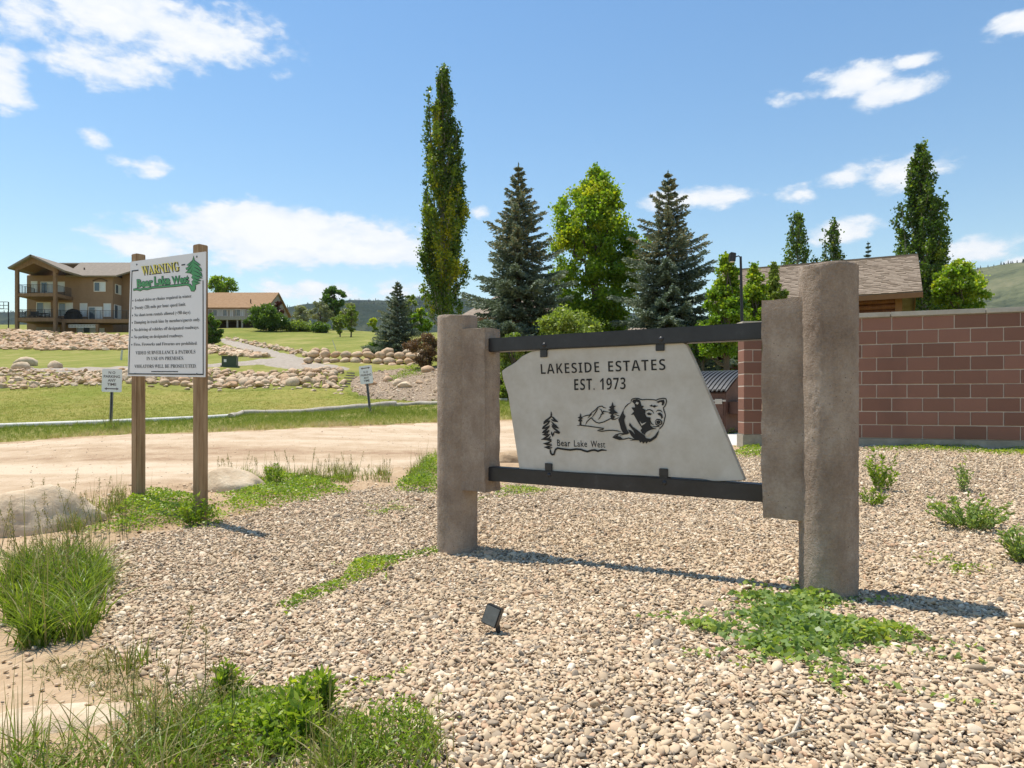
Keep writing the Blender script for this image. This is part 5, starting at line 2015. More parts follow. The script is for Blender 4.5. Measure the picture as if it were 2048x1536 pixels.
# --- basketball hoop at the far left
q = P(10, 650, 80.0)
hz = Hs(q.x, 80.0)
bh = thing('basketball_hoop', 'dark basketball hoop on a pole at the far left edge', 'basketball hoop', (P(17, 0, 80).x, 80, hz))
kt = P(0, 604, 80).z - hz
mb = MB()
mb.tube([(0, 0, -0.2), (0, 0, kt)], 0.06, 8)
mb.build('pole', M_rail, bh)
mb = MB()
for a, b in (((-0.95, 0), (-0.0, 0)), ((-0.95, -0.8), (0.0, -0.8)), ((-0.95, 0.0), (-0.95, -0.8)), ((-0.48, 0), (-0.48, -0.8)), ((-0.95, -0.4), (0, -0.4))):
    mb.tube([(a[0], -0.1, kt + a[1]), (b[0], -0.1, kt + b[1])], 0.035, 6)
mb.build('backboard_frame', M_rail, bh)
mb = MB()
mb.tube([(-0.5 + 0.23 * math.cos(t), -0.4 + 0.23 * math.sin(t), kt - 0.82) for t in np.linspace(0, 2 * math.pi, 15)], 0.02, 5)
mb.build('rim', M_rail, bh)
# ---------------------------------------------------------------- foliage helpers
def unit(v):
    return v / np.maximum(np.linalg.norm(v, axis=-1, keepdims=True), 1e-9)


def rand_dirs(n, rng):
    return unit(rng.normal(0, 1, (n, 3)))


def leaf_quads(C, axis, size, aspect, rng, cup=0.15):
    """rhombic leaves: centres C, long axes, sizes -> verts (n*4,3)"""
    n = len(C)
    a = unit(axis)
    r = rand_dirs(n, rng)
    b = unit(np.cross(a, r))
    nn = np.cross(a, b)
    L = size[:, None]
    W = L * aspect
    V = np.empty((n, 4, 3))
    V[:, 0] = C - a * L * 0.5
    V[:, 1] = C + b * W * 0.5 - a * L * 0.06 + nn * L * cup
    V[:, 2] = C + a * L * 0.5
    V[:, 3] = C - b * W * 0.5 - a * L * 0.06 + nn * L * cup
    return V.reshape(-1, 3)


def foliage(name, V, tone, mat, parent, origin, smooth=False):
    n = len(V) // 4
    q = np.arange(n * 4).reshape(n, 4)
    me = flat_mesh(name, V - np.asarray(origin), q, smooth, {'tone': np.repeat(np.clip(tone, 0, 1), 4)})
    return link(name, me, mat, parent)


def blades(roots, lean, height, width, curl, rng, segs=4):
    """tapered grass blades -> verts, quads, (per-vert) blade index"""
    n = len(roots)
    az = rng.uniform(0, 2 * np.pi, n)
    side = np.stack([np.cos(az), np.sin(az), np.zeros(n)], 1)
    out = lean
    V = np.empty((n, segs + 1, 2, 3))
    for j in range(segs + 1):
        t = j / segs
        up = t - 0.28 * curl * t * t
        c = roots + np.stack([np.zeros(n), np.zeros(n), height * up], 1) + out * (height * (t * 0.35 + curl * t * t * 0.75))[:, None]
        w = (width * (1 - t) ** 0.65 * 0.5)[:, None] + 0.0004
        V[:, j, 0] = c - side * w
        V[:, j, 1] = c + side * w
    base = (np.arange(n) * (segs + 1) * 2)[:, None]
    q = []
    for j in range(segs):
        q.append(base + np.array([[j * 2, j * 2 + 1, j * 2 + 3, j * 2 + 2]]))
    q = np.stack(q, 1).reshape(-1, 4)
    return V.reshape(-1, 3), q, np.repeat(np.arange(n), (segs + 1) * 2)


def grass_mesh(name, roots, hmean, wmean, curl, spread, mat, parent, origin, rng, tone=(0.2, 0.8), segs=4):
    n = len(roots)
    az = rng.uniform(0, 2 * np.pi, n)
    lean = np.stack([np.cos(az), np.sin(az), np.zeros(n)], 1) * rng.uniform(0.2, 1.0, n)[:, None] * spread
    h_ = hmean * rng.uniform(0.55, 1.25, n)
    V, q, bi = blades(roots, lean, h_, wmean * rng.uniform(0.7, 1.3, n), curl * rng.uniform(0.4, 1.3, n), rng, segs)
    tn = rng.uniform(tone[0], tone[1], n)[bi]
    me = flat_mesh(name, V - np.asarray(origin), q, True, {'tone': tn})
    return link(name, me, mat, parent)


def scatter_mod(o, sources, colname):
    """geometry-node instancing of source meshes on the points of o (attributes idx, rot, scl, tone)"""
    cl_ = bpy.data.collections.new(colname)
    for s in sources:
        cl_.objects.link(s)
    ng = bpy.data.node_groups.new(colname, 'GeometryNodeTree')
    ng.interface.new_socket('Geometry', in_out='INPUT', socket_type='NodeSocketGeometry')
    ng.interface.new_socket('Geometry', in_out='OUTPUT', socket_type='NodeSocketGeometry')
    N, L = ng.nodes, ng.links
    gi, go = N.new('NodeGroupInput'), N.new('NodeGroupOutput')
    ci = N.new('GeometryNodeCollectionInfo')
    ci.inputs['Collection'].default_value = cl_
    ci.inputs['Separate Children'].default_value = True
    ci.inputs['Reset Children'].default_value = True
    ip = N.new('GeometryNodeInstanceOnPoints')
    ip.inputs['Pick Instance'].default_value = True

    def na(nm, dt):
        x = N.new('GeometryNodeInputNamedAttribute')
        x.data_type = dt
        x.inputs['Name'].default_value = nm
        return x.outputs['Attribute']
    er = N.new('FunctionNodeEulerToRotation')
    L.new(na('rot', 'FLOAT_VECTOR'), er.inputs[0])
    L.new(gi.outputs[0], ip.inputs['Points'])
    L.new(ci.outputs[0], ip.inputs['Instance'])
    L.new(na('idx', 'INT'), ip.inputs['Instance Index'])
    L.new(er.outputs[0], ip.inputs['Rotation'])
    L.new(na('scl', 'FLOAT_VECTOR'), ip.inputs['Scale'])
    L.new(ip.outputs[0], go.inputs[0])
    m = o.modifiers.new('scatter', 'NODES')
    m.node_group = ng


def scatter(name, pts, idx, rot, scl, tone, sources, label, cat, mat=None):
    me = bpy.data.meshes.new(name)
    me.vertices.add(len(pts))
    me.vertices.foreach_set('co', np.asarray(pts, np.float32).ravel())
    for nm, ty, dat, key in (('idx', 'INT', idx, 'value'), ('rot', 'FLOAT_VECTOR', rot, 'vector'), ('scl', 'FLOAT_VECTOR', scl, 'vector'), ('tone_i', 'FLOAT', tone, 'value')):
        a = me.attributes.new(nm, ty, 'POINT')
        a.data.foreach_set(key, np.asarray(dat, np.int32 if ty == 'INT' else np.float32).ravel())
    me.update()
    o = link(name, me, None)
    scatter_mod(o, sources, name + '_sources')
    return tag(o, label, cat, kind='stuff')


def src(me, mat):
    me.materials.clear()
    me.materials.append(mat)
    return bpy.data.objects.new(me.name, me)


def poly_points(poly, n_per_m2, rng, jitter=True):
    pa = np.array(poly)
    lo, hi = pa.min(0), pa.max(0)
    sp = 1 / math.sqrt(n_per_m2)
    gx, gy = np.meshgrid(np.arange(lo[0], hi[0], sp), np.arange(lo[1], hi[1], sp))
    p = np.stack([gx.ravel(), gy.ravel()], 1)
    p += rng.uniform(-0.5, 0.5, p.shape) * sp
    return p[inside(poly, p)]


# ---------------------------------------------------------------- gravel stones
def pebble_mat():
    m, nt = new_mat('river_pebble')
    at = nt.add('ShaderNodeAttribute', attribute_name='tone_i', attribute_type='INSTANCER').outputs['Fac']
    c = nt.ramp(at, [(0.0, (0.148, 0.126, 0.100)), (0.08, (0.276, 0.218, 0.156)), (0.2, (0.465, 0.343, 0.216)), (0.36, (0.594, 0.451, 0.285)), (0.5, (0.515, 0.367, 0.225)), (0.62, (0.673, 0.534, 0.359)), (0.76, (0.495, 0.312, 0.187)),
                     (0.86, (0.604, 0.469, 0.311)), (0.97, (0.792, 0.669, 0.501))])
    p = coords(nt, 'Object')
    f = nt.noise(p, 2.2, 4, 0.6)
    c = nt.mixc(nt.math('MULTIPLY', nt.smooth(f, 0.35, 0.75), 0.3), c, (0.46, 0.37, 0.27))
    nt.link(c, nt.bsdf.inputs['Base Color'])
    nt.bsdf.inputs['Roughness'].default_value = 0.78
    nt.bsdf.inputs['Specular IOR Level'].default_value = 0.25
    return m


M_pebble = pebble_mat()
PEB = [stone_mesh('pebble', 100 + i, 2, 0.26, (1, random.uniform(0.5, 0.82), random.uniform(0.26, 0.46)), 1.4, 0.18 if i % 2 else 0.36) for i in range(12)]
g_rng = np.random.default_rng(3)
pp = []
for y0, y1, dens in ((0.5, 4.2, 6800), (4.2, 6.5, 5600), (6.5, 12, 4000)):
    p = poly_points(GRAVEL, dens, g_rng)
    p = p[(p[:, 1] >= y0) & (p[:, 1] < y1)]
    vis = (np.abs(p[:, 0]) < p[:, 1] * 0.80 + 0.9) & (p[:, 1] > 1.2)
    pp.append(p[vis])
pp = np.concatenate(pp)
edge_p = np.array(GRAVEL)
n = len(pp)
L_ = np.clip(g_rng.lognormal(math.log(0.0093), 0.40, n), 0.0045, 0.026)
# now and then a larger cobble
L_ = np.where(g_rng.random(n) < 0.012, L_ * 1.6, L_)
z = H(pp[:, 0], pp[:, 1]) + 0.004 + L_ * 0.25 + g_rng.uniform(-0.002, 0.010, n)
rot = np.stack([g_rng.normal(0, 0.46, n), g_rng.normal(0, 0.46, n), g_rng.uniform(0, 6.28, n)], 1)
scatter('gravel_stones', np.column_stack([pp, z]), g_rng.integers(0, len(PEB), n), rot, np.repeat(L_[:, None], 3, 1) * g_rng.uniform(0.85, 1.2, (n, 3)), g_rng.random(n),
        [src(m, M_pebble) for m in PEB], 'rounded tan and grey river gravel spread round the entrance sign', 'gravel')

# stray pebbles on the dirt
dirt_poly = w2(gp((-250, 1060), (60, 1010), (430, 960), (780, 950), (880, 985), (560, 1012), (300, 1070), (205, 1180), (220, 1290), (340, 1400), (470, 1530), (300, 1700), (-300, 1700)))
p = poly_points(dirt_poly, 120, g_rng)
road_p = poly_points(w2(ROAD_FAR) + w2(ROAD_NEAR), 15, g_rng)
near_edge = edge_p[g_rng.integers(0, len(edge_p), 1800)] + g_rng.normal(0, 0.07, (1800, 2))
p = np.concatenate([p, road_p, near_edge])
p = p[(p[:, 1] > 1.0)]
n = len(p)
L_ = np.clip(g_rng.lognormal(math.log(0.011), 0.4, n), 0.005, 0.04)
z = H(p[:, 0], p[:, 1]) + 0.008 + np.maximum(0, p[:, 1] - 5) * 0.001
rot = np.stack([g_rng.normal(0, 0.3, n), g_rng.normal(0, 0.3, n), g_rng.uniform(0, 6.28, n)], 1)
scatter('loose_pebbles', np.column_stack([p, z]), g_rng.integers(0, len(PEB), n), rot, np.repeat(L_[:, None], 3, 1), g_rng.random(n),
        [bpy.data.objects.new('pebble', m) for m in PEB], 'stray pebbles lying on the pale dirt road and track', 'pebbles')

# ---------------------------------------------------------------- grass
M_grass = mat_leaf('green_grass_blade', [(0.0, (0.11, 0.175, 0.022)), (0.4, (0.20, 0.285, 0.035)), (0.75, (0.31, 0.37, 0.06)), (1.0, (0.50, 0.46, 0.17))], 0.38, 0.42)
M_drygrass = mat_leaf('dry_grass_blade', [(0.0, (0.12, 0.15, 0.04)), (0.4, (0.24, 0.22, 0.08)), (1.0, (0.46, 0.37, 0.19))], 0.6, 0.25)


def inst_leaf_mat(name, stops, transl=0.3):
    m, nt = new_mat(name)
    at = nt.add('ShaderNodeAttribute', attribute_name='tone_i', attribute_type='INSTANCER').outputs['Fac']
    c = nt.ramp(at, stops)
    nt.link(c, nt.bsdf.inputs['Base Color'])
    nt.bsdf.inputs['Roughness'].default_value = 0.6
    nt.bsdf.inputs['Specular IOR Level'].default_value = 0.2
    tr = nt.add('ShaderNodeBsdfTranslucent')
    nt.link(c, tr.inputs[0])
    mx = nt.add('ShaderNodeMixShader', i_0=transl)
    nt.link(nt.bsdf.outputs[0], mx.inputs[1])
    nt.link(tr.outputs[0], mx.inputs[2])
    nt.link(mx.outputs[0], nt.n['Material Output'].inputs[0])
    return m


M_lawnblade = inst_leaf_mat('lawn_blade', [(0.0, (0.19, 0.235, 0.03)), (0.45, (0.33, 0.345, 0.055)), (0.8, (0.48, 0.42, 0.11)), (1.0, (0.60, 0.49, 0.20))])
M_vergeblade = inst_leaf_mat('verge_blade', [(0.0, (0.20, 0.27, 0.03)), (0.5, (0.33, 0.38, 0.06)), (0.8, (0.50, 0.45, 0.13)), (1.0, (0.64, 0.53, 0.27))])


def tuft_mesh(name, nb, h_, w, spread, curl, seed, rad):
    rg = np.random.default_rng(seed)
    roots = np.column_stack([rg.normal(0, rad, (nb, 2)), np.zeros(nb)])
    az = rg.uniform(0, 6.28, nb)
    lean = np.stack([np.cos(az), np.sin(az), np.zeros(nb)], 1) * rg.uniform(0.2, 1, nb)[:, None] * spread
    V, q, _ = blades(roots, lean, h_ * rg.uniform(0.5, 1.2, nb), np.full(nb, w), curl * rg.uniform(0.5, 1.2, nb), rg, 2)
    return flat_mesh(name, V, q, True)


TUFT = [tuft_mesh('grass_tuft', 16, 0.13, 0.006, 0.8, 0.6, 40 + i, 0.035) for i in range(5)]
LTUFT = [tuft_mesh('lawn_tuft', 14, 0.05, 0.007, 1.0, 0.8, 50 + i, 0.06) for i in range(5)]


def grass_scatter(name, poly, dens, tufts, mat, label, smin, smax, seed, lift=0.0, tone=None, keep=None):
    rg = np.random.default_rng(seed)
    p = poly_points(poly, dens, rg)
    if keep is not None:
        p = p[keep(p, rg)]
    n = len(p)
    nz = np.array([mnoise.noise(Vector((a * 0.6, b * 0.6, seed))) for a, b in p])
    z = H(p[:, 0], p[:, 1]) + lift
    s = rg.uniform(smin, smax, n) * (1 + 0.4 * nz)
    rot = np.stack([rg.normal(0, 0.12, n), rg.normal(0, 0.12, n), rg.uniform(0, 6.28, n)], 1)
    tn = np.clip(rg.normal(0.42, 0.2, n) + nz * 0.45 + (tone(p) if tone else 0), 0, 1)
    return scatter(name, np.column_stack([p, z]), rg.integers(0, len(tufts), n), rot, np.column_stack([s, s, s * rg.uniform(0.8, 1.2, n)]), tn,
                   [src(m.copy(), mat) for m in tufts], label, 'grass')


kf = np.array(w2(KERB))
rf = np.array(w2(ROAD_FAR))


def dist_to(line, p):
    d = np.full(len(p), 1e9)
    for a, b in zip(line[:-1], line[1:]):
        ab = b - a
        t = np.clip(((p - a) @ ab) / (ab @ ab), 0, 1)
        d = np.minimum(d, np.linalg.norm(p - (a + t[:, None] * ab), axis=1))
    return d


VERGE = w2(KERB) + w2(ROAD_FAR)[::-1]
grass_scatter('verge_grass', VERGE, 95, TUFT, M_vergeblade, 'rough green and straw grass between the log kerb and the dirt road', 0.5, 1.15, 5, 0.012,
              lambda p: np.clip(0.42 - dist_to(rf, p) * 0.42, -0.3, 0.45), None)
LAWN = w2(KERB) + w2(ROCK_BASE)[::-1]
grass_scatter('lawn_grass', LAWN, 40, LTUFT, M_lawnblade, 'short mown grass of the lawn below the rock bank', 0.7, 1.3, 6, 0.02, None,
              lambda p, rg: (p[:, 0] > -0.83 * p[:, 1]) & (p[:, 1] < 30))


def patch_poly(pxs):
    return w2(gp(*pxs))


# roadside tall grass along the gravel's far edge
def tall_grass(name, label, poly, n_clumps, nb, hgt, seed, mats=(M_grass, M_drygrass), seedheads=0.35, dry=0.38, wid=0.0065, spread=0.75, curl=0.85):
    rg = np.random.default_rng(seed)
    pa = np.array(poly)
    t = thing(name, label, 'grass', (*pa.mean(0), Hs(*pa.mean(0))), kind='stuff')
    c = []
    lo, hi = pa.min(0), pa.max(0)
    while len(c) < n_clumps:
        q = rg.uniform(lo, hi, (200, 2))
        c.extend(q[inside(poly, q)][:n_clumps - len(c)].tolist())
    c = np.array(c)
    org = np.array(t.location)
    for k, (mt, frac, hm, tn) in enumerate(((mats[0], 1 - dry, 1.0, (0.05, 0.75)), (mats[1], dry, 1.2, (0.1, 0.9)))):
        m = int(n_clumps * nb * frac)
        ci = c[rg.integers(0, len(c), m)] + rg.normal(0, 0.035, (m, 2))
        roots = np.column_stack([ci, H(ci[:, 0], ci[:, 1])])
        grass_mesh('blades' if k == 0 else 'dry_blades', roots, hgt * hm, wid, curl, spread, mt, t, org, rg, tn)
    m = int(n_clumps * nb * 0.06 * seedheads / 0.35)
    ci = c[rg.integers(0, len(c), m)] + rg.normal(0, 0.05, (m, 2))
    roots = np.column_stack([ci, H(ci[:, 0], ci[:, 1])])
    grass_mesh('stalks', roots, hgt * 2.0, 0.0035, 0.15, 0.28, mats[1], t, org, rg, (0.3, 0.9))
    return t


def seed_stalks(t, base_pts, hgt, seed):
    """thin stalks with feathery heads"""
    rg = np.random.default_rng(seed)
    org = np.array(t.location)
    V = []
    tone = []
    mb = MB()
    for bx, by in base_pts:
        bz = Hs(bx, by)
        hh = hgt * rg.uniform(0.7, 1.2)
        ln = rg.normal(0, 0.16, 2)
        top = np.array([bx + ln[0] * hh, by + ln[1] * hh, bz + hh])
        mb.tube([(bx, by, bz), ((bx + top[0]) / 2 + ln[0] * -0.04, (by + top[1]) / 2, bz + hh * 0.52), tuple(top)], [0.0022, 0.0017, 0.0009], 4)
        n = 46
        tt = rg.uniform(0.62, 1.0, n)
        C = np.array([bx, by, bz]) + (top - np.array([bx, by, bz])) * tt[:, None] + rg.normal(0, 0.011, (n, 3)) * (1.25 - tt)[:, None] * 2
        V.append(leaf_quads(C, rg.normal(0, 0.5, (n, 3)) + np.array([0, 0, 1.0]), rg.uniform(0.008, 0.02, n), 0.35, rg))
        tone.append(rg.uniform(0.45, 1, n))
    mb.build('seed_stalks', M_drygrass, t, world=True)
    foliage('seed_heads', np.concatenate(V), np.concatenate(tone), M_drygrass, t, org)


g1 = tall_grass('tall_grass', 'tall seeding grass along the road edge between the signs', patch_poly([(430, 950), (560, 945), (700, 942), (785, 945), (770, 965), (600, 968), (440, 975)]), 75, 22, 0.14, 21)
seed_stalks(g1, [tuple(ground_at(x, y).xy) for x, y in [(random.uniform(430, 780), random.uniform(945, 965)) for _ in range(34)]], 0.30, 5)
tuss = patch_poly([(5, 1200), (60, 1140), (150, 1120), (205, 1160), (200, 1250), (150, 1310), (70, 1310), (15, 1260)])
g2 = tall_grass('grass_tussock', 'big dense green grass tussock at the left edge of the gravel', tuss, 46, 62, 0.26, 22, seedheads=0.12, dry=0.10, wid=0.009, spread=1.0, curl=1.05)
g2['kind'] = 'thing'
seed_stalks(g2, [tuple(ground_at(x, y).xy) for x, y in [(random.uniform(-20, 190), random.uniform(1110, 1220)) for _ in range(30)]], 0.42, 6)
g3 = tall_grass('tall_grass', 'thin seeding grass growing round the big boulder at the left edge', patch_poly([(150, 1080), (230, 1040), (290, 1005), (240, 990), (180, 1020), (120, 1060)]), 26, 16, 0.17, 23)
seed_stalks(g3, [tuple(ground_at(x, y).xy) for x, y in [(random.uniform(60, 260), random.uniform(1010, 1110)) for _ in range(24)]], 0.36, 7)
g4 = tall_grass('tall_grass', 'long wispy grass in the bottom left corner', patch_poly([(-60, 1600), (-40, 1470), (100, 1500), (220, 1500), (330, 1420), (400, 1480), (460, 1600), (200, 1700)]), 46, 16, 0.17, 24, spread=1.2, curl=1.2, dry=0.3)
seed_stalks(g4, [tuple(ground_at(x, y).xy) for x, y in [(random.uniform(230, 470), random.uniform(1380, 1540)) for _ in range(9)]], 0.30, 8)
g5 = tall_grass('tall_grass', 'grass and stalks beside the left pillar at the road edge', patch_poly([(800, 975), (840, 930), (876, 905), (878, 985)]), 26, 18, 0.20, 25)
g6 = tall_grass('grass_tuft', 'small lone grass tuft in the gravel right of the tussock', patch_poly([(266, 1330), (290, 1322), (296, 1338), (272, 1345)]), 3, 16, 0.13, 26)
g6['kind'] = 'thing'
g7 = tall_grass('grass_tuft', 'bright green grass clump at the foot of the near no parking sign', patch_poly([(212, 868), (240, 866), (238, 856), (214, 856)]), 10, 26, 0.26, 27)
g7['kind'] = 'thing'
g8 = tall_grass('grass_tuft', 'dark green grass clump at the foot of the leaning no parking sign', patch_poly([(730, 836), (775, 836), (770, 826), (735, 826)]), 12, 26, 0.24, 28)
g8['kind'] = 'thing'
g9 = tall_grass('dry_grass', 'dry brown grass stubble between boulder and road at the left edge', patch_poly([(-60, 1060), (-40, 1010), (60, 992), (110, 985), (60, 1030), (10, 1075)]), 70, 14, 0.07, 29, (M_drygrass, M_drygrass), 0.1)

# ---------------------------------------------------------------- leafy weeds
M_weed = mat_leaf('weed_leaf', [(0.0, (0.109, 0.181, 0.022)), (0.35, (0.196, 0.294, 0.034)), (0.7, (0.310, 0.407, 0.045)), (1.0, (0.529, 0.554, 0.060))], 0.42, 0.42)
M_bindweed = mat_leaf('bindweed_leaf', [(0.0, (0.14, 0.215, 0.065)), (0.4, (0.225, 0.32, 0.10)), (0.7, (0.33, 0.42, 0.10)), (1.0, (0.52, 0.54, 0.09))], 0.42, 0.4)
M_stem = mat_plain('green_stem', (0.16, 0.20, 0.07), 0.7)


def weed_patch(label, poly, dens, lsize, height, mat, seed, aspect=0.75, name='weed_patch', flat=0.75, cat='weeds', kind=None, lumps=2.4, upright=0.0, runners=14):
    """spreading leafy weeds: leaves over a lumpy low canopy"""
    rg = np.random.default_rng(seed)
    p = poly_points(poly, dens, rg)
    pa = np.array(poly)
    c = pa.mean(0)
    # ragged edge: thin out towards the outline
    d = dist_to(np.concatenate([pa, pa[:1]]), p)
    dmax = max(d.max(), 1e-3)
    nz = np.array([mnoise.noise(Vector((a * lumps, b * lumps, seed))) for a, b in p])
    dens_f = np.clip(d / dmax * 1.7 + 0.02 + nz * 0.95, 0, 1) * (0.82 + 0.18 * rg.random(len(p)))
    k = rg.random(len(p)) < dens_f
    p, nz, dens_f = p[k], nz[k], dens_f[k]
    n = len(p)
    top = height * np.clip(dens_f * (0.75 + 0.8 * nz), 0.12, 1.4)
    z = H(p[:, 0], p[:, 1]) + 0.012 + top * np.sqrt(rg.random(n))
    C = np.column_stack([p, z])
    ax = rg.normal(0, 1, (n, 3))
    ax[:, 2] = ax[:, 2] * (1 - flat) + upright + 0.15
    s = lsize * rg.uniform(0.6, 1.35, n)
    V = leaf_quads(C, ax, s, aspect, rg, 0.12)
    # keep blades roughly facing the sky
    tone = np.clip(0.42 + nz * 0.35 + rg.normal(0, 0.16, n) + (rg.random(n) < 0.05) * 0.4, 0, 1)
    t = thing(name, label, cat, (c[0], c[1], Hs(c[0], c[1])), kind=kind)
    if runners:                                  # trailing shoots creeping out over the ground
        RC = []
        for _ in range(runners):
            q = p[rg.integers(0, n)].copy()
            a = math.atan2(q[1] - c[1], q[0] - c[0]) + rg.normal(0, 0.5)
            for _s in range(rg.integers(6, 26)):
                a += rg.normal(0, 0.22)
                q = q + np.array([math.cos(a), math.sin(a)]) * lsize * 0.55
                RC.append([q[0] + rg.normal(0, lsize * 0.4), q[1] + rg.normal(0, lsize * 0.4), 0])
        RC = np.array(RC)
        RC[:, 2] = H(RC[:, 0], RC[:, 1]) + 0.018 + rg.random(len(RC)) * 0.02
        ax2 = rg.normal(0, 1, (len(RC), 3))
        ax2[:, 2] = ax2[:, 2] * 0.2 + 0.2
        V = np.concatenate([V, leaf_quads(RC, ax2, lsize * rg.uniform(0.45, 1.0, len(RC)), aspect, rg, 0.12)])
        tone = np.concatenate([tone, np.clip(rg.normal(0.6, 0.2, len(RC)), 0, 1)])
    foliage('leaves', V, tone, mat, t, np.array(t.location))
    mb = MB()
    for _ in range(min(160, max(6, n // 60))):
        i = rg.integers(0, n)
        a = p[i]
        zz = Hs(a[0], a[1])
        b_ = a + rg.normal(0, 0.05, 2)
        mb.tube([(a[0], a[1], zz), ((a[0] + b_[0]) / 2, (a[1] + b_[1]) / 2, zz + top[i] * 0.6 + 0.01), (b_[0], b_[1], zz + top[i] * 0.9 + 0.008)], 0.0016, 4)
    mb.build('stems', M_stem, t, world=True)
    return t


weed_patch('broad spreading patch of grey-green bindweed in front of the right pillar', patch_poly([(1330, 1250), (1430, 1240), (1455, 1195), (1500, 1175), (1560, 1190), (1680, 1182), (1760, 1205), (1700, 1235), (1790, 1270), (1850, 1285), (1750, 1320),
                                                                                       (1690, 1372), (1610, 1340), (1560, 1335), (1400, 1375), (1470, 1315), (1430, 1280)]), 5200, 0.036, 0.06, M_bindweed, 61, 0.8, runners=46, lumps=4.0)
weed_patch('low strip of dark green weeds left of the left pillar', patch_poly([(540, 1215), (600, 1190), (680, 1165), (700, 1130), (790, 1105), (900, 1092), (900, 1112), (800, 1130), (740, 1160), (660, 1195), (570, 1240)]), 6200, 0.021, 0.05, M_weed, 62)
weed_patch('lush low weeds growing round the feet of the warning sign posts', patch_poly([(150, 1075), (210, 1020), (300, 985), (380, 985), (430, 1005), (470, 1010), (460, 1035), (440, 1060), (330, 1062), (230, 1072)]), 5000, 0.024, 0.12, M_weed, 63)
weed_patch('wide mat of green weeds between the warning sign and the tall grass', patch_poly([(420, 1010), (440, 975), (520, 960), (590, 950), (700, 960), (710, 985), (640, 1005), (540, 1020), (470, 1035)]), 3800, 0.025, 0.10, M_weed, 64)
weed_patch('bushy green weeds against the left side of the left pillar', patch_poly([(780, 985), (820, 950), (850, 925), (880, 925), (885, 985), (850, 992)]), 4000, 0.026, 0.2, M_weed, 65)
weed_patch('thin weeds in the gravel below the left wing of the sign', patch_poly([(955, 985), (1060, 968), (1110, 978), (1080, 995), (960, 1000)]), 1700, 0.022, 0.035, M_weed, 66)
weed_patch('clump of bright green weeds in the lower left foreground', patch_poly([(360, 1420), (420, 1365), (520, 1372), (600, 1400), (660, 1450), (640, 1560), (400, 1600), (350, 1500)]), 13000, 0.021, 0.11, M_weed, 67, 0.5, upright=0.4)
weed_patch('rounded bright green weed at the bottom edge below the spotlight', patch_poly([(640, 1490), (740, 1462), (850, 1440), (888, 1490), (880, 1600), (640, 1620)]), 17000, 0.018, 0.13, M_weed, 68, 0.4, upright=0.6)
weed_patch('leafy weed with upright stalks right of the foreground clump', patch_poly([(540, 1440), (600, 1390), (650, 1385), (660, 1420), (640, 1470), (560, 1490)]), 3800, 0.034, 0.14, M_weed, 69, 0.42, upright=0.8)
weed_patch('low green growth at the foot of the block wall pier', patch_poly([(1465, 912), (1480, 893), (1530, 888), (1530, 915), (1490, 920)]), 1500, 0.03, 0.07, M_weed, 70)
weed_patch('dark low weeds along the foot of the block wall', patch_poly([(1715, 905), (1718, 892), (1880, 893), (2060, 899), (2200, 900), (2200, 918), (2000, 912), (1850, 906)]), 1500, 0.026, 0.05, M_weed, 71)
weed_patch('tiny flat weed in the gravel below the right bushes', patch_poly([(1868, 1120), (1900, 1118), (1962, 1140), (1930, 1150), (1890, 1140)]), 1800, 0.022, 0.03, M_weed, 72)
weed_patch('sparse low weeds in the gravel behind the sign below the slab', patch_poly([(730, 1018), (800, 1010), (815, 1022), (760, 1032)]), 900, 0.02, 0.03, M_weed, 73)
weed_patch('dry and green weeds below the dumpster', patch_poly([(1436, 862), (1490, 858), (1490, 868), (1440, 873)]), 900, 0.05, 0.14, M_weed, 74, 0.3, upright=0.8)


def weed_bush(label, px, py, width_px, height_px, n_st, n_leaf, lsize, mat, seed, aspect=0.5):
    """upright weed with many leafy stems"""
    rg = np.random.default_rng(seed)
    b = ground_at(px, py)
    k = b.y / FPX
    w, h_ = width_px * k / 2, height_px * k
    t = thing('weed_bush', label, 'weed', b)
    mb = MB()
    C, A, S = [], [], []
    for i in range(n_st):
        a = rg.uniform(0, 6.28)
        rr = w * math.sqrt(rg.random()) * 0.9
        hh = h_ * rg.uniform(0.45, 1.05) * (1 - 0.45 * (rr / w) ** 2)
        p0 = np.array([rr * 0.35 * math.cos(a), rr * 0.35 * math.sin(a), 0])
        p2 = np.array([rr * math.cos(a), rr * math.sin(a), hh])
        p1 = (p0 + p2) / 2 + np.array([0, 0, hh * 0.12])
        mb.tube([p0, p1, p2], [0.003, 0.0025, 0.0015], 4)
        m = n_leaf
        tt = rg.uniform(0.12, 1.02, m)[:, None]
        q = (1 - tt) ** 2 * p0 + 2 * tt * (1 - tt) * p1 + tt ** 2 * p2
        d = rg.normal(0, 1, (m, 3))
        d[:, 2] = np.abs(d[:, 2]) * 0.7 + 0.3
        d = unit(d)
        s = lsize * rg.uniform(0.6, 1.3, m)
        C.append(q + d * s[:, None] * 0.55)
        A.append(d)
        S.append(s)
    C, A, S = np.concatenate(C), np.concatenate(A), np.concatenate(S)
    V = leaf_quads(C, A, S, aspect, rg, 0.1)
    foliage('leaves', V, np.clip(rg.normal(0.5, 0.2, len(C)) + C[:, 2] / h_ * 0.2 - 0.1, 0, 1), mat, t, (0, 0, 0))
    mb.build('stems', M_stem, t)
    return t


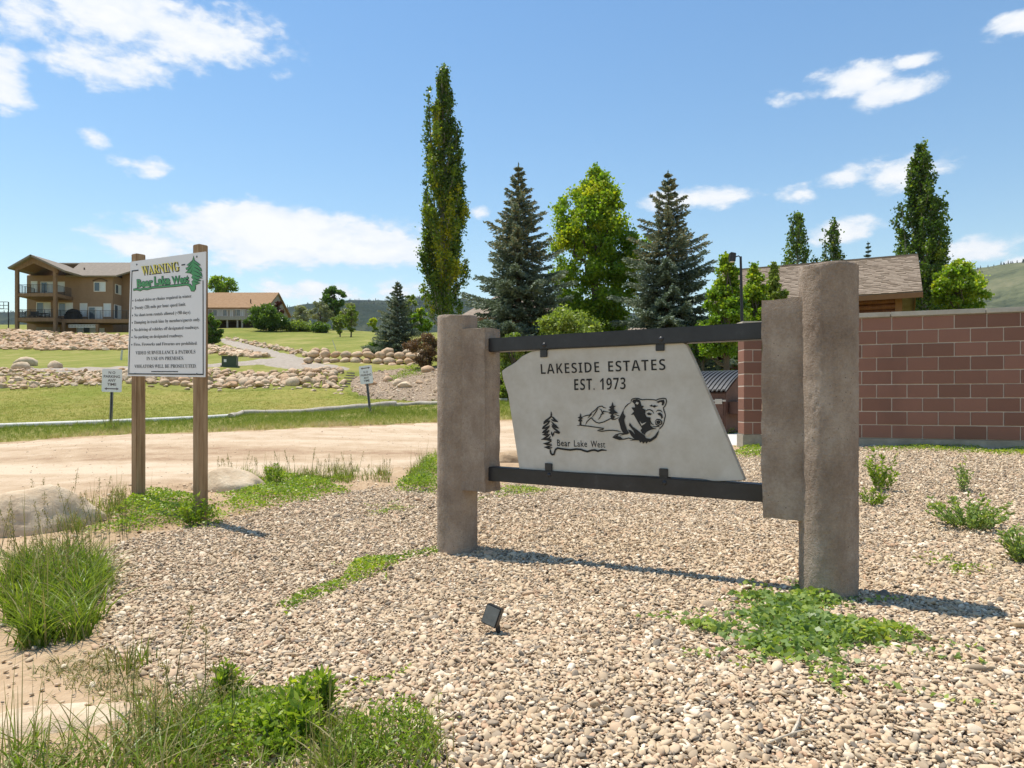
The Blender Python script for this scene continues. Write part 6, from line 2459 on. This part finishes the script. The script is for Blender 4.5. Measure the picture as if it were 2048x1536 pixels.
weed_bush('tallest leafy weed just right of the right pillar below the wall', 1765, 985, 80, 92, 16, 34, 0.045, M_weed, 81, 0.42)
weed_bush('low yellow-green weed at the right pillar below the tall weed', 1745, 1012, 70, 42, 14, 22, 0.035, M_weed, 82, 0.42)
weed_bush('sparse upright weed farther back on the gravel at the right', 1925, 985, 66, 70, 11, 18, 0.04, M_bindweed, 83, 0.4)
weed_bush('wide bushy weed spreading at the right of the gravel', 1940, 1058, 180, 74, 46, 30, 0.036, M_bindweed, 84, 0.45)
weed_bush('bushy weed cut by the right edge of the photo', 2052, 1128, 110, 84, 26, 30, 0.036, M_bindweed, 85, 0.45)
weed_bush('leafy stalky weed on the green mat right of the warning sign', 545, 975, 70, 52, 14, 30, 0.035, M_weed, 86, 0.5)
weed_bush('upright weed against the right warning sign post', 388, 1052, 60, 70, 14, 26, 0.05, M_weed, 87, 0.3)

weed_bush('broad-leaved weed rising at the right end of the foreground clump', 640, 1440, 90, 110, 12, 30, 0.038, M_weed, 88, 0.36)
weed_bush('dock-like weed with long leaves in the foreground clump', 570, 1500, 130, 100, 16, 30, 0.042, M_weed, 89, 0.36)
weed_bush('leafy shoot at the top of the foreground clump', 455, 1400, 80, 80, 12, 26, 0.032, M_weed, 90, 0.45)
g10 = tall_grass('tall_grass', 'mixed green and straw grass among the foreground weeds', patch_poly([(340, 1460), (430, 1390), (560, 1420), (680, 1450), (800, 1470), (880, 1500), (880, 1700), (340, 1700)]), 70, 22, 0.11, 31, dry=0.3, spread=1.1, curl=1.0)
g11 = tall_grass('dry_grass', 'dry brown stubble and litter at the gravel edge below the tussock', patch_poly([(60, 1330), (150, 1320), (230, 1300), (330, 1400), (420, 1480), (330, 1500), (240, 1400), (120, 1370)]), 60, 14, 0.045, 32, (M_drygrass, M_drygrass), 0.05, spread=1.6, curl=1.4, wid=0.004)

# conifers standing on the far hills
M_conifer = mat_plain('dark_conifer', (0.022, 0.036, 0.022), 0.9, var=0.3)
for nm, lab, seed, cnt, smin, smax in (('hills', 'dark conifer woods on the far hills', 91, 4200, 4, 8.5), ('hillside', 'scattered dark conifers and brush on the right hillside', 92, 1100, 3, 7)):
    rg = np.random.default_rng(seed)
    V = HILLV[nm]
    ny, nx = V.shape[:2]
    j = np.clip(((1 - rg.random(cnt * 4) ** 1.6) * (ny - 9)).astype(int), 8, ny - 9)
    i = rg.integers(0, nx, cnt * 4)
    q = V[j, i] + np.column_stack([rg.normal(0, 5, cnt * 4), rg.normal(0, 5, cnt * 4), np.full(cnt * 4, -1.0)])
    nz = np.array([mnoise.noise(Vector((a / 150, b / 150, seed))) for a, b, _ in q])
    q = q[(nz > (0.12 if nm == 'hillside' else -0.25)) | (j > ny - 13)][:cnt]
    n = len(q)
    s = rg.uniform(smin, smax, n)
    scatter('far_conifers', q, rg.integers(0, 3, n), np.column_stack([np.zeros((n, 2)), rg.uniform(0, 6.28, n)]), np.column_stack([s, s, s * rg.uniform(0.8, 1.3, n)]), rg.random(n),
            [src(conifer_mesh('conifer', 300 + k), M_conifer) for k in range(3)], lab, 'conifers')

# dead twigs on the gravel
M_twig = wood_mat('bleached_twig', (0.40, 0.33, 0.24), (0.55, 0.47, 0.36), (0.66, 0.58, 0.46))
for k, (x0, y0, x1, y1, r_, lab) in enumerate(((1583, 1488, 1600, 1448, 0.006, 'pale dead twig lying on the gravel near the bottom right'), (1540, 1500, 1625, 1475, 0.003, 'thin brown straw lying across the gravel beside the twig'),
                                              (1445, 1415, 1470, 1402, 0.003, 'short dry straw on the gravel below the bindweed'))):
    a, b = ground_at(x0, y0), ground_at(x1, y1)
    mb = MB()
    mb.tube([a + Vector((0, 0, 0.026)), (a + b) / 2 + Vector((0.006, 0, 0.034)), b + Vector((0, 0, 0.03))], [r_, r_ * 0.9, r_ * 0.5], 6)
    tag(mb.build('twig', M_twig, smooth=True), lab, 'twig')

mp = poly_points(w2(gp((702, 755), (700, 782), (745, 799), (870, 802), (960, 800), (960, 735), (880, 733), (800, 738), (740, 744))), 42, g_rng)
n = len(mp)
L_ = np.clip(g_rng.lognormal(math.log(0.035), 0.5, n), 0.012, 0.13)
scatter('mulch_stones', np.column_stack([mp, H(mp[:, 0], mp[:, 1]) + 0.05]), g_rng.integers(0, len(PEB), n), np.stack([g_rng.normal(0, 0.4, n), g_rng.normal(0, 0.4, n), g_rng.uniform(0, 6.28, n)], 1),
        np.repeat(L_[:, None], 3, 1), g_rng.random(n), [bpy.data.objects.new('pebble', m) for m in PEB], 'small stones and bark chips strewn over the mulch bank', 'stones')
# ---------------------------------------------------------------- trees
M_bark = mat_noise('grey_brown_bark', [(0.3, (0.075, 0.058, 0.045)), (0.7, (0.17, 0.14, 0.11))], 6, 0.95, 0.8, 20, 0.03, stretch=(1, 1, 0.25))
M_palebark = mat_noise('pale_grey_bark', [(0.3, (0.22, 0.20, 0.165)), (0.7, (0.40, 0.37, 0.31))], 5, 0.9, 0.5, 20, 0.02, stretch=(1, 1, 0.3))
LEAFSETS = {
    'poplar': mat_leaf('poplar_leaf', [(0.0, (0.051, 0.096, 0.021)), (0.4, (0.109, 0.179, 0.027)), (0.72, (0.233, 0.296, 0.029)), (1.0, (0.554, 0.495, 0.026))], 0.4, 0.42),
    'aspen': mat_leaf('aspen_leaf', [(0.0, (0.086, 0.171, 0.018)), (0.4, (0.172, 0.292, 0.026)), (0.75, (0.310, 0.413, 0.035)), (1.0, (0.552, 0.539, 0.040))], 0.4, 0.48),
    'dark': mat_leaf('dark_green_leaf', [(0.0, (0.046, 0.098, 0.020)), (0.5, (0.098, 0.178, 0.030)), (1.0, (0.207, 0.287, 0.045))], 0.45, 0.4),
    'shrub': mat_leaf('shrub_leaf', [(0.0, (0.098, 0.149, 0.026)), (0.5, (0.190, 0.259, 0.050)), (1.0, (0.345, 0.397, 0.085))], 0.45, 0.42),
    'silver': mat_leaf('silvery_leaf', [(0.0, (0.19, 0.21, 0.12)), (0.5, (0.34, 0.35, 0.21)), (1.0, (0.52, 0.51, 0.34))], 0.6, 0.25),
    'red': mat_leaf('burgundy_leaf', [(0.0, (0.045, 0.018, 0.014)), (0.5, (0.10, 0.034, 0.024)), (1.0, (0.20, 0.085, 0.045))], 0.5, 0.25, (1.2, 0.7, 0.5)),
    'barberry': mat_leaf('reddish_brown_leaf', [(0.0, (0.12, 0.072, 0.036)), (0.5, (0.25, 0.155, 0.08)), (0.8, (0.24, 0.22, 0.08)), (1.0, (0.36, 0.28, 0.15))], 0.55, 0.25, (1.1, 0.9, 0.6)),
    'spruce': mat_leaf('blue_spruce_needles', [(0.0, (0.059, 0.092, 0.061)), (0.45, (0.130, 0.177, 0.123)), (0.8, (0.269, 0.318, 0.220)), (1.0, (0.390, 0.318, 0.161))], 0.6, 0.15, (0.9, 1.0, 0.8)),
}


def limb_tree(mb, base, tips, r0, rg, bend=0.12):
    """trunk and limbs: tapered tubes from the trunk out to clump centres"""
    for tip, hstart, rr in tips:
        st = np.array([0, 0, hstart])
        mid = (st + tip) / 2 + rg.normal(0, bend, 3) * np.linalg.norm(tip - st) + np.array([0, 0, -0.06 * np.linalg.norm(tip - st)])
        mb.tube([tuple(st), tuple(mid), tuple(tip)], [rr, rr * 0.62, rr * 0.18], 6, cap=False)


def clump_leaves(centres, radii, n_each, lsize, rg, squash=0.85, aspect=0.8):
    C, T = [], []
    for c, r, n in zip(centres, radii, n_each):
        pos = rg.normal(0, 0.52, (n, 3)) * r
        pos[:, 2] *= squash
        C.append(np.asarray(c) + pos)
        T.append(np.full(n, rg.normal(0, 0.13)) + rg.normal(0, 0.14, n))
    C, T = np.concatenate(C), np.concatenate(T)
    n = len(C)
    ax = rand_dirs(n, rg)
    ax[:, 2] -= 0.35
    s = lsize * rg.uniform(0.65, 1.3, n)
    return leaf_quads(C, ax, s, aspect, rg, 0.12), T, C


def broadleaf(label, px, Y, top_py, width_px, low_py, leaf='aspen', n=9000, clumps=70, lsize=0.12, seed=1, name='tree', cat='tree', base=None, lean=0.0, shape=1.0, group=None, bark=M_bark, tone0=0.45,
              shell=0.55, base_py=None, profile=None, crad=(0.12, 0.26)):
    rg = np.random.default_rng(seed)
    b = on_ground(px, Y) if base_py is None else P(px, base_py, Y)
    k = Y / FPX
    zt = P(px, top_py, Y).z - b.z
    zl = max(0.0, P(px, low_py, Y).z - b.z)
    w = width_px * k / 2
    t = thing(name, label, cat, b, group=group)
    cz, hz_ = (zt + zl) / 2, (zt - zl) / 2
    C, Rr = [], []
    for i in range(clumps):
        for _ in range(30):
            u = rg.uniform(-1, 1)
            lim = (math.sqrt(max(0, 1 - abs(u) ** 2.2)) if profile is None else profile((u + 1) / 2))
            a = rg.uniform(0, 6.28)
            rad = (shell + (1 - shell) * rg.random()) if rg.random() < 0.7 else rg.random()
            irr = 1 + 0.45 * mnoise.noise(Vector((math.cos(a) * 1.3, math.sin(a) * 1.3, u * 2 + seed)))
            rr = w * lim * rad * irr * shape
            break
        cr = w * rg.uniform(*crad) * (0.6 + 0.4 * lim)
        rr = max(0, rr - cr * 0.5)
        z = cz + u * (hz_ - cr * 0.5)
        C.append((rr * math.cos(a) + lean * z, rr * math.sin(a), z))
        Rr.append(cr)
    Rr = np.array(Rr)
    share = Rr ** 2 / (Rr ** 2).sum()
    V, T, pos = clump_leaves(C, Rr, np.maximum(6, (share * n)).astype(int), lsize, rg)
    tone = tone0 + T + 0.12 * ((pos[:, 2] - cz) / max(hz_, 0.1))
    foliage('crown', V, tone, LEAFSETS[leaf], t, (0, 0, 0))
    mb = MB()
    r0 = max(0.03, zt * 0.022)
    mb.tube([(0, 0, -0.25), (0.02, 0, zl * 0.6 + 0.1), (lean * cz, 0.02, cz), (lean * zt, 0, zl + (zt - zl) * 0.86)], [r0 * 1.25, r0, r0 * 0.66, r0 * 0.12], 8)
    tips = []
    for i in rg.permutation(len(C))[:min(22, len(C))]:
        c = np.array(C[i])
        tips.append((c, max(zl * 0.7, c[2] * 0.62), r0 * 0.36))
    limb_tree(mb, None, tips, r0, rg)
    mb.build('trunk', bark, t, smooth=True)
    return t


def poplar(label, px, Y, top_py, width_px, base_z, n=26000, seed=1, lsize=0.13, spires=(), name='poplar_tree', tone0=0.38, yellow=(), low=0.04, lean=0.0):
    """columnar poplar: steep branches hugging the trunk, ragged spires"""
    rg = np.random.default_rng(seed)
    b = on_ground(px, Y)
    if base_z is not None:
        b.z = base_z
    k = Y / FPX
    Ht = P(px, top_py, Y).z - b.z
    W = width_px * k / 2
    t = thing(name, label, 'tree', b)
    C, Rr, tn = [], [], []
    mb = MB()
    r0 = Ht * 0.014
    mb.tube([(0, 0, -0.3), (0, 0, Ht * 0.3), (lean * Ht * 0.6, 0, Ht * 0.65), (lean * Ht, 0, Ht * 0.97)], [r0 * 1.3, r0, r0 * 0.5, r0 * 0.1], 8)

    def env(f):
        return (min(1.0, (f - low) / 0.10 + 0.35) if f < 0.14 else 1.0) * (1.0 if f < 0.42 else max(0.06, 1 - ((f - 0.42) / 0.58) ** 1.5 * 0.90))
    NB = 130
    for i in range(NB):
        f0 = low + (0.93 - low) * (i / NB) ** 1.05
        a = i * 2.399963 + rg.normal(0, 0.3)
        ln = Ht * rg.uniform(0.09, 0.17) * (1 - 0.45 * f0)
        rout = W * env(min(1, f0 + 0.05)) * rg.uniform(0.45, 1.0) * (1 + 0.25 * mnoise.noise(Vector((math.cos(a), math.sin(a), f0 * 6 + seed))))
        z0 = f0 * Ht
        pts = []
        for s in np.linspace(0, 1, 5):
            r_ = rout * (1 - (1 - s) ** 2.2)
            pts.append((r_ * math.cos(a) + lean * (z0 + ln * s), r_ * math.sin(a), z0 + ln * s))
        mb.tube(pts, [r0 * 0.25 * (1 - 0.8 * s) for s in np.linspace(0, 1, 5)], 4, cap=False)
        lit_yel = 0.0  # yellower sectors: sunlit sides of the crown put into the leaf tone
        for ya, yf0, yf1, amt in yellow:
            if yf0 < f0 < yf1 and abs((a - ya + math.pi) % (2 * math.pi) - math.pi) < 0.9:
                lit_yel = amt
        bt = rg.normal(0, 0.13) + lit_yel
        for s in (0.3, 0.55, 0.75, 0.92, 1.02):
            r_ = rout * (1 - (1 - min(s, 1)) ** 2.2)
            C.append((r_ * math.cos(a) + lean * (z0 + ln * s), r_ * math.sin(a), z0 + ln * s))
            Rr.append(W * rg.uniform(0.10, 0.24) * (0.55 + 0.45 * env(f0)))
            tn.append(bt)
    for (dx, f0, f1, wd) in spires:                 # separate leaders beside the main one
        a = 0
        for f in np.linspace(f0, f1, int((f1 - f0) * 70) + 3):
            g = (f - f0) / max(1e-6, f1 - f0)
            C.append((dx * W * min(1, 0.4 + g * 1.2) + rg.normal(0, 0.06) * W, rg.normal(0, 0.12) * W, f * Ht))
            Rr.append(wd * W * (1 - 0.75 * g) * rg.uniform(0.7, 1.1))
            tn.append(rg.normal(0, 0.08))
        mb.tube([(0, 0, f0 * Ht * 0.8), (dx * W * 0.8, 0, (f0 + f1) / 2 * Ht), (dx * W, 0, f1 * Ht)], [r0 * 0.4, r0 * 0.25, 0.01], 5)
    Rr = np.array(Rr)
    share = Rr ** 1.7 / (Rr ** 1.7).sum()
    ne = np.maximum(5, share * n).astype(int)
    V, T, pos = clump_leaves(C, Rr, ne, lsize, rg, squash=1.35)
    tone = tone0 + T * 0.8 + np.repeat(np.array(tn), ne)
    foliage('crown', V, tone, LEAFSETS['poplar'], t, (0, 0, 0))
    mb.build('trunk', M_palebark, t, smooth=True)
    return t


def spruce(label, px, Y, top_py, width_px, seed=1, low=0.04, whorls=30, name='spruce_tree', dens=1.0, tone0=0.5, base_z=None, cones=0.0):
    """blue spruce: whorled boughs, flat sprays of needle shoots"""
    rg = np.random.default_rng(seed)
    b = on_ground(px, Y)
    if base_z is not None:
        b.z = base_z
    k = Y / FPX
    Ht = P(px, top_py, Y).z - b.z
    W = width_px * k / 2
    t = thing(name, label, 'tree', b)
    mb = MB()
    r0 = Ht * 0.018
    mb.tube([(0, 0, -0.25), (0, 0, Ht * 0.5), (0, 0, Ht * 0.99)], [r0 * 1.2, r0 * 0.6, 0.008], 8)
    C, A, S, T, ASP = [], [], [], [], []
    for w_ in range(whorls):
        f = low + (0.985 - low) * (w_ / (whorls - 1)) ** 0.92
        z = f * Ht
        R0 = W * (1 - f) ** 0.88 * 1.06 + 0.03
        nb = int(5 + 4 * (1 - f)) + rg.integers(0, 2)
        for i in range(nb):
            a = i * 2 * np.pi / nb + w_ * 0.9 + rg.normal(0, 0.16)
            L = R0 * rg.uniform(0.55, 1.25)
            if L < 0.05:
                continue
            d = np.array([math.cos(a), math.sin(a), 0])
            sd = np.array([-math.sin(a), math.cos(a), 0])
            droop = -0.30 * (1 - f) + 0.55 * f ** 2 + rg.normal(0, 0.07)
            ns = 5
            br = []
            for s in np.linspace(0, 1, ns):
                br.append(np.array([0, 0, z]) + d * L * s + np.array([0, 0, L * (droop * s + 0.22 * s * s * (1 - f * 0.4))]))
            mb.tube([tuple(p) for p in br], [r0 * 0.22 * (1 - 0.85 * s) * (0.4 + L / W) for s in np.linspace(0, 1, ns)], 4, cap=False)
            bt = rg.normal(0, 0.07)
            nt_ = int((10 + 46 * (L / W)) * dens)
            for j in range(nt_):
                s = 0.14 + 0.88 * (j + rg.random()) / nt_
                p = np.array([0, 0, z]) + d * L * s + np.array([0, 0, L * (droop * s + 0.22 * s * s * (1 - f * 0.4))])
                side = 1 if j % 2 else -1
                tl = L * (0.10 + 0.30 * (1.05 - s)) * rg.uniform(0.7, 1.2) + 0.05
                dirv = unit((d * (0.55 + 0.3 * s) + sd * side * (1.0 - 0.6 * s) + np.array([0, 0, rg.normal(-0.12, 0.16)]))[None])[0]
                m = max(2, int(tl / 0.085))
                for q in range(m):
                    u = (q + 0.5 + rg.uniform(-0.3, 0.3)) / m
                    pos = p + dirv * tl * u + np.array([0, 0, -0.10 * tl * u * u])
                    for _ in range(2):
                        C.append(pos + rg.normal(0, 0.014, 3))
                        A.append(dirv + rg.normal(0, 0.42, 3) + np.array([0, 0, 0.10]))
                        S.append(rg.uniform(0.10, 0.17))
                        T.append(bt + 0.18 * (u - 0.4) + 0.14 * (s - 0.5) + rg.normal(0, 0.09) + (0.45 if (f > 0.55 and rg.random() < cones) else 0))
    for q in range(int(26 * dens)):                 # the leader
        u = rg.random()
        C.append(np.array([0, 0, Ht * (0.93 + 0.085 * u)]) + rg.normal(0, 0.02, 3) * (1.1 - u))
        A.append(np.array([rg.normal(0, 0.35), rg.normal(0, 0.35), 1.0]))
        S.append(rg.uniform(0.10, 0.18))
        T.append(rg.normal(0, 0.1))
    C, A, S = np.array(C), np.array(A), np.array(S)
    sc = np.clip(Ht / 8.0, 0.9, 1.6)
    V = leaf_quads(C, A, S * sc, 0.34, rg, 0.1)
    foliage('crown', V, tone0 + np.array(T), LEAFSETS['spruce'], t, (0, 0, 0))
    mb.build('trunk', M_bark, t, smooth=True)
    return t


# the tall poplar left of centre, and its company
poplar('very tall columnar poplar rising behind the left concrete pillar', 886, 50, 138, 92, None, 40000, 101, 0.17, spires=((-0.66, 0.55, 0.93, 0.34), (0.62, 0.4, 0.80, 0.34), (0.78, 0.25, 0.66, 0.36), (-0.72, 0.2, 0.60, 0.38)),
       yellow=((3.6, 0.2, 0.78, 0.38), (5.3, 0.05, 0.42, 0.36)), low=0.01)
poplar('tall dark poplar behind the right end of the log building roof', 1846, 52, 288, 100, None, 24000, 102, 0.21, spires=((-0.85, 0.3, 0.72, 0.22), (0.85, 0.35, 0.78, 0.30), (-0.5, 0.6, 0.9, 0.25)), tone0=0.30, low=0.02, lean=-0.008)
poplar('left one of the two far poplars beyond the log building', 1595, 70, 420, 76, None, 8000, 103, 0.24, tone0=0.36, low=0.02)
poplar('right, forked one of the two far poplars beyond the log building', 1668, 70, 442, 62, None, 5600, 104, 0.24, spires=((-0.6, 0.4, 0.95, 0.4),), tone0=0.30, low=0.02)
spruce('large blue spruce left of the bright leafy tree', 1037, 30, 334, 262, 111, 0.03, 31, dens=1.5, tone0=0.55, cones=0.25)
spruce('large blue spruce right of the bright leafy tree', 1336, 29, 347, 266, 112, 0.03, 27, dens=1.6, tone0=0.52, cones=0.3)
spruce('small dense blue spruce on the bank left of the tall poplar', 795, 41, 565, 108, 113, 0.02, 22, dens=1.3, tone0=0.56)
spruce('tiny spruce tip showing above the log building roof', 1736, 66, 484, 62, 114, 0.2, 22, dens=0.9, tone0=0.4)
broadleaf('bright yellow-green leafy tree between the two large spruces', 1190, 33, 340, 194, 720, 'aspen', 54000, 280, 0.14, 121, tone0=0.58, crad=(0.09, 0.22), profile=lambda f: (0.7 + 0.3 * min(1, f / 0.3)) * (1 if f < 0.55 else max(0.2, 1 - ((f - 0.55) / 0.45) ** 1.6 * 0.75)))
broadleaf('round bright green tree right of the log building above the wall', 1918, 30, 520, 100, 640, 'aspen', 15000, 120, 0.125, 122, tone0=0.62)
broadleaf('young aspen nearest the large right spruce, beside the lamp pole', 1452, 23.5, 506, 100, 712, 'aspen', 17000, 150, 0.10, 123, tone0=0.5, profile=lambda f: 1.0 if f < 0.4 else max(0.1, 1 - ((f - 0.4) / 0.6) * 0.9))
broadleaf('young aspen behind the lamp pole in front of the roof', 1508, 24.5, 528, 92, 712, 'aspen', 15000, 140, 0.10, 124, tone0=0.55, profile=lambda f: 1.0 if f < 0.4 else max(0.1, 1 - ((f - 0.4) / 0.6) * 0.9))
broadleaf('young aspen nearest the right pillar in front of the roof', 1548, 25.0, 524, 74, 700, 'shrub', 11000, 120, 0.10, 125, tone0=0.5, profile=lambda f: 0.9 if f < 0.45 else max(0.08, 0.9 - ((f - 0.45) / 0.55) * 0.85))
broadleaf('pale green leafy shrub behind the top rail of the sign', 1125, 20.5, 618, 150, 740, 'shrub', 12000, 60, 0.085, 126, 'shrub', 'shrub', tone0=0.62)
broadleaf('leafy shrub showing left of the slab behind the left wing', 1030, 20.0, 668, 90, 780, 'shrub', 7000, 40, 0.085, 127, 'shrub', 'shrub', tone0=0.58)
broadleaf('reddish brown bush on the bank beside the left pillar', 852, 35, 668, 76, 738, 'barberry', 11000, 60, 0.075, 128, 'bush', 'bush')
broadleaf('low green juniper mound in front of the small spruce', 755, 42.5, 684, 66, 712, 'dark', 7000, 50, 0.10, 129, 'juniper', 'shrub', tone0=0.6)
broadleaf('dark green bush right of the warning sign post', 424, 62, 628, 46, 694, 'dark', 7000, 50, 0.17, 130, 'bush', 'bush', tone0=0.45)
broadleaf('big round green bush at the corner of the russet-roofed house', 533, 86, 610, 78, 662, 'dark', 12000, 70, 0.22, 131, 'bush', 'bush', tone0=0.5)
broadleaf('dark purple-leaved bush behind the round green bush', 557, 90, 604, 34, 650, 'red', 4000, 30, 0.22, 132, 'bush', 'bush')
broadleaf('tree crown showing behind the russet-roofed house', 440, 112, 553, 64, 600, 'aspen', 6000, 40, 0.28, 133)
broadleaf('leftmost silvery shrub on the lawn skyline', 600, 97, 611, 42, 652, 'silver', 5000, 40, 0.22, 134, 'shrub', 'shrub')
broadleaf('middle silvery shrub below the dark skyline tree', 641, 99, 600, 44, 652, 'silver', 5000, 40, 0.22, 135, 'shrub', 'shrub', tone0=0.36)
broadleaf('right silvery shrub behind the two lawn saplings', 700, 97, 606, 40, 656, 'silver', 4500, 40, 0.22, 136, 'shrub', 'shrub')
broadleaf('dark green tree standing on the lawn skyline', 667, 104, 572, 52, 632, 'dark', 8000, 50, 0.26, 137, tone0=0.45)
broadleaf('left one of two small open saplings on the lawn', 680, 72, 622, 36, 668, 'shrub', 2600, 30, 0.16, 138, tone0=0.55)
broadleaf('right one of two small open saplings on the lawn', 702, 70, 609, 32, 664, 'shrub', 2400, 30, 0.16, 139, tone0=0.5)
broadleaf('bright green hedge on the lawn skyline below the silvery shrubs', 590, 88, 644, 74, 668, 'shrub', 7000, 60, 0.2, 140, 'hedge', 'hedge', tone0=0.55)
broadleaf('darker end of the hedge at the foot of the saplings', 642, 86, 645, 48, 670, 'dark', 4500, 40, 0.2, 141, 'hedge', 'hedge', tone0=0.55)
broadleaf('yellow-green bush beyond the lawn left of the small spruce', 747, 100, 634, 26, 664, 'aspen', 2500, 24, 0.24, 142, 'bush', 'bush', tone0=0.7)
broadleaf('hazy pale green tree behind the small spruce', 822, 92, 590, 44, 664, 'shrub', 6000, 40, 0.26, 143, tone0=0.5)
broadleaf('light green bush at the foot of the tall poplar', 842, 60, 616, 40, 672, 'aspen', 6000, 40, 0.17, 144, 'bush', 'bush', tone0=0.5)
broadleaf('burgundy shrub in front of the dark garage door', 1440, 30, 700, 30, 738, 'red', 3500, 30, 0.085, 145, 'shrub', 'shrub', tone0=0.6)
broadleaf('dark shrub behind the lower aspens right of the garage', 1484, 31, 700, 44, 750, 'dark', 4000, 30, 0.1, 146, 'shrub', 'shrub', tone0=0.35)
broadleaf('green shrub low behind the left edge of the slab', 1012, 23.5, 770, 46, 828, 'shrub', 3500, 30, 0.08, 147, 'shrub', 'shrub', tone0=0.6)
broadleaf('low shrub between the lamp and the far poplars', 1405, 26, 640, 60, 720, 'dark', 5000, 40, 0.1, 148, 'shrub', 'shrub', tone0=0.4)
weed_patch('creeping green juniper mat on the mulch bank', patch_poly([(770, 765), (785, 750), (810, 738), (830, 728), (850, 740), (848, 752), (815, 757), (790, 768)]), 260, 0.09, 0.22, M_weed, 75, 0.4, 'creeping_juniper', cat='shrub')
weed_patch('dark ivy ground cover on the bank behind the dumpster', patch_poly([(1345, 772), (1390, 740), (1500, 744), (1520, 770), (1440, 776)]), 160, 0.10, 0.16, LEAFSETS['dark'], 76, 0.7, 'ground_cover', cat='ground cover')
p = ground_at(1408, 752)
boulder('pale boulder on the ivy bank behind the dumpster lid', p + Vector((0, 0, 0.12)), (0.34, 0.28, 0.30), 0.4, BIG[1])
# ---------------------------------------------------------------- air
def haze():
    mb = MB()
    mb.box((-4300, -320, -40), (4300, 4300, 440))
    m = bpy.data.materials.new('thin_summer_haze')
    m.use_nodes = True
    nt = NT(m.node_tree)
    nt.n.clear()
    out = nt.add('ShaderNodeOutputMaterial')
    vol = nt.add('ShaderNodeVolumePrincipled', i_Density=HAZE)
    vol.inputs['Color'].default_value = (0.80, 0.88, 1.0, 1)
    vol.inputs['Anisotropy'].default_value = 0.2
    nt.link(vol.outputs[0], out.inputs['Volume'])
    o = mb.build('haze', m)
    return tag(o, 'thin pale summer haze in the air over the valley', 'haze', kind='stuff')


HAZE = 0.00006
haze()
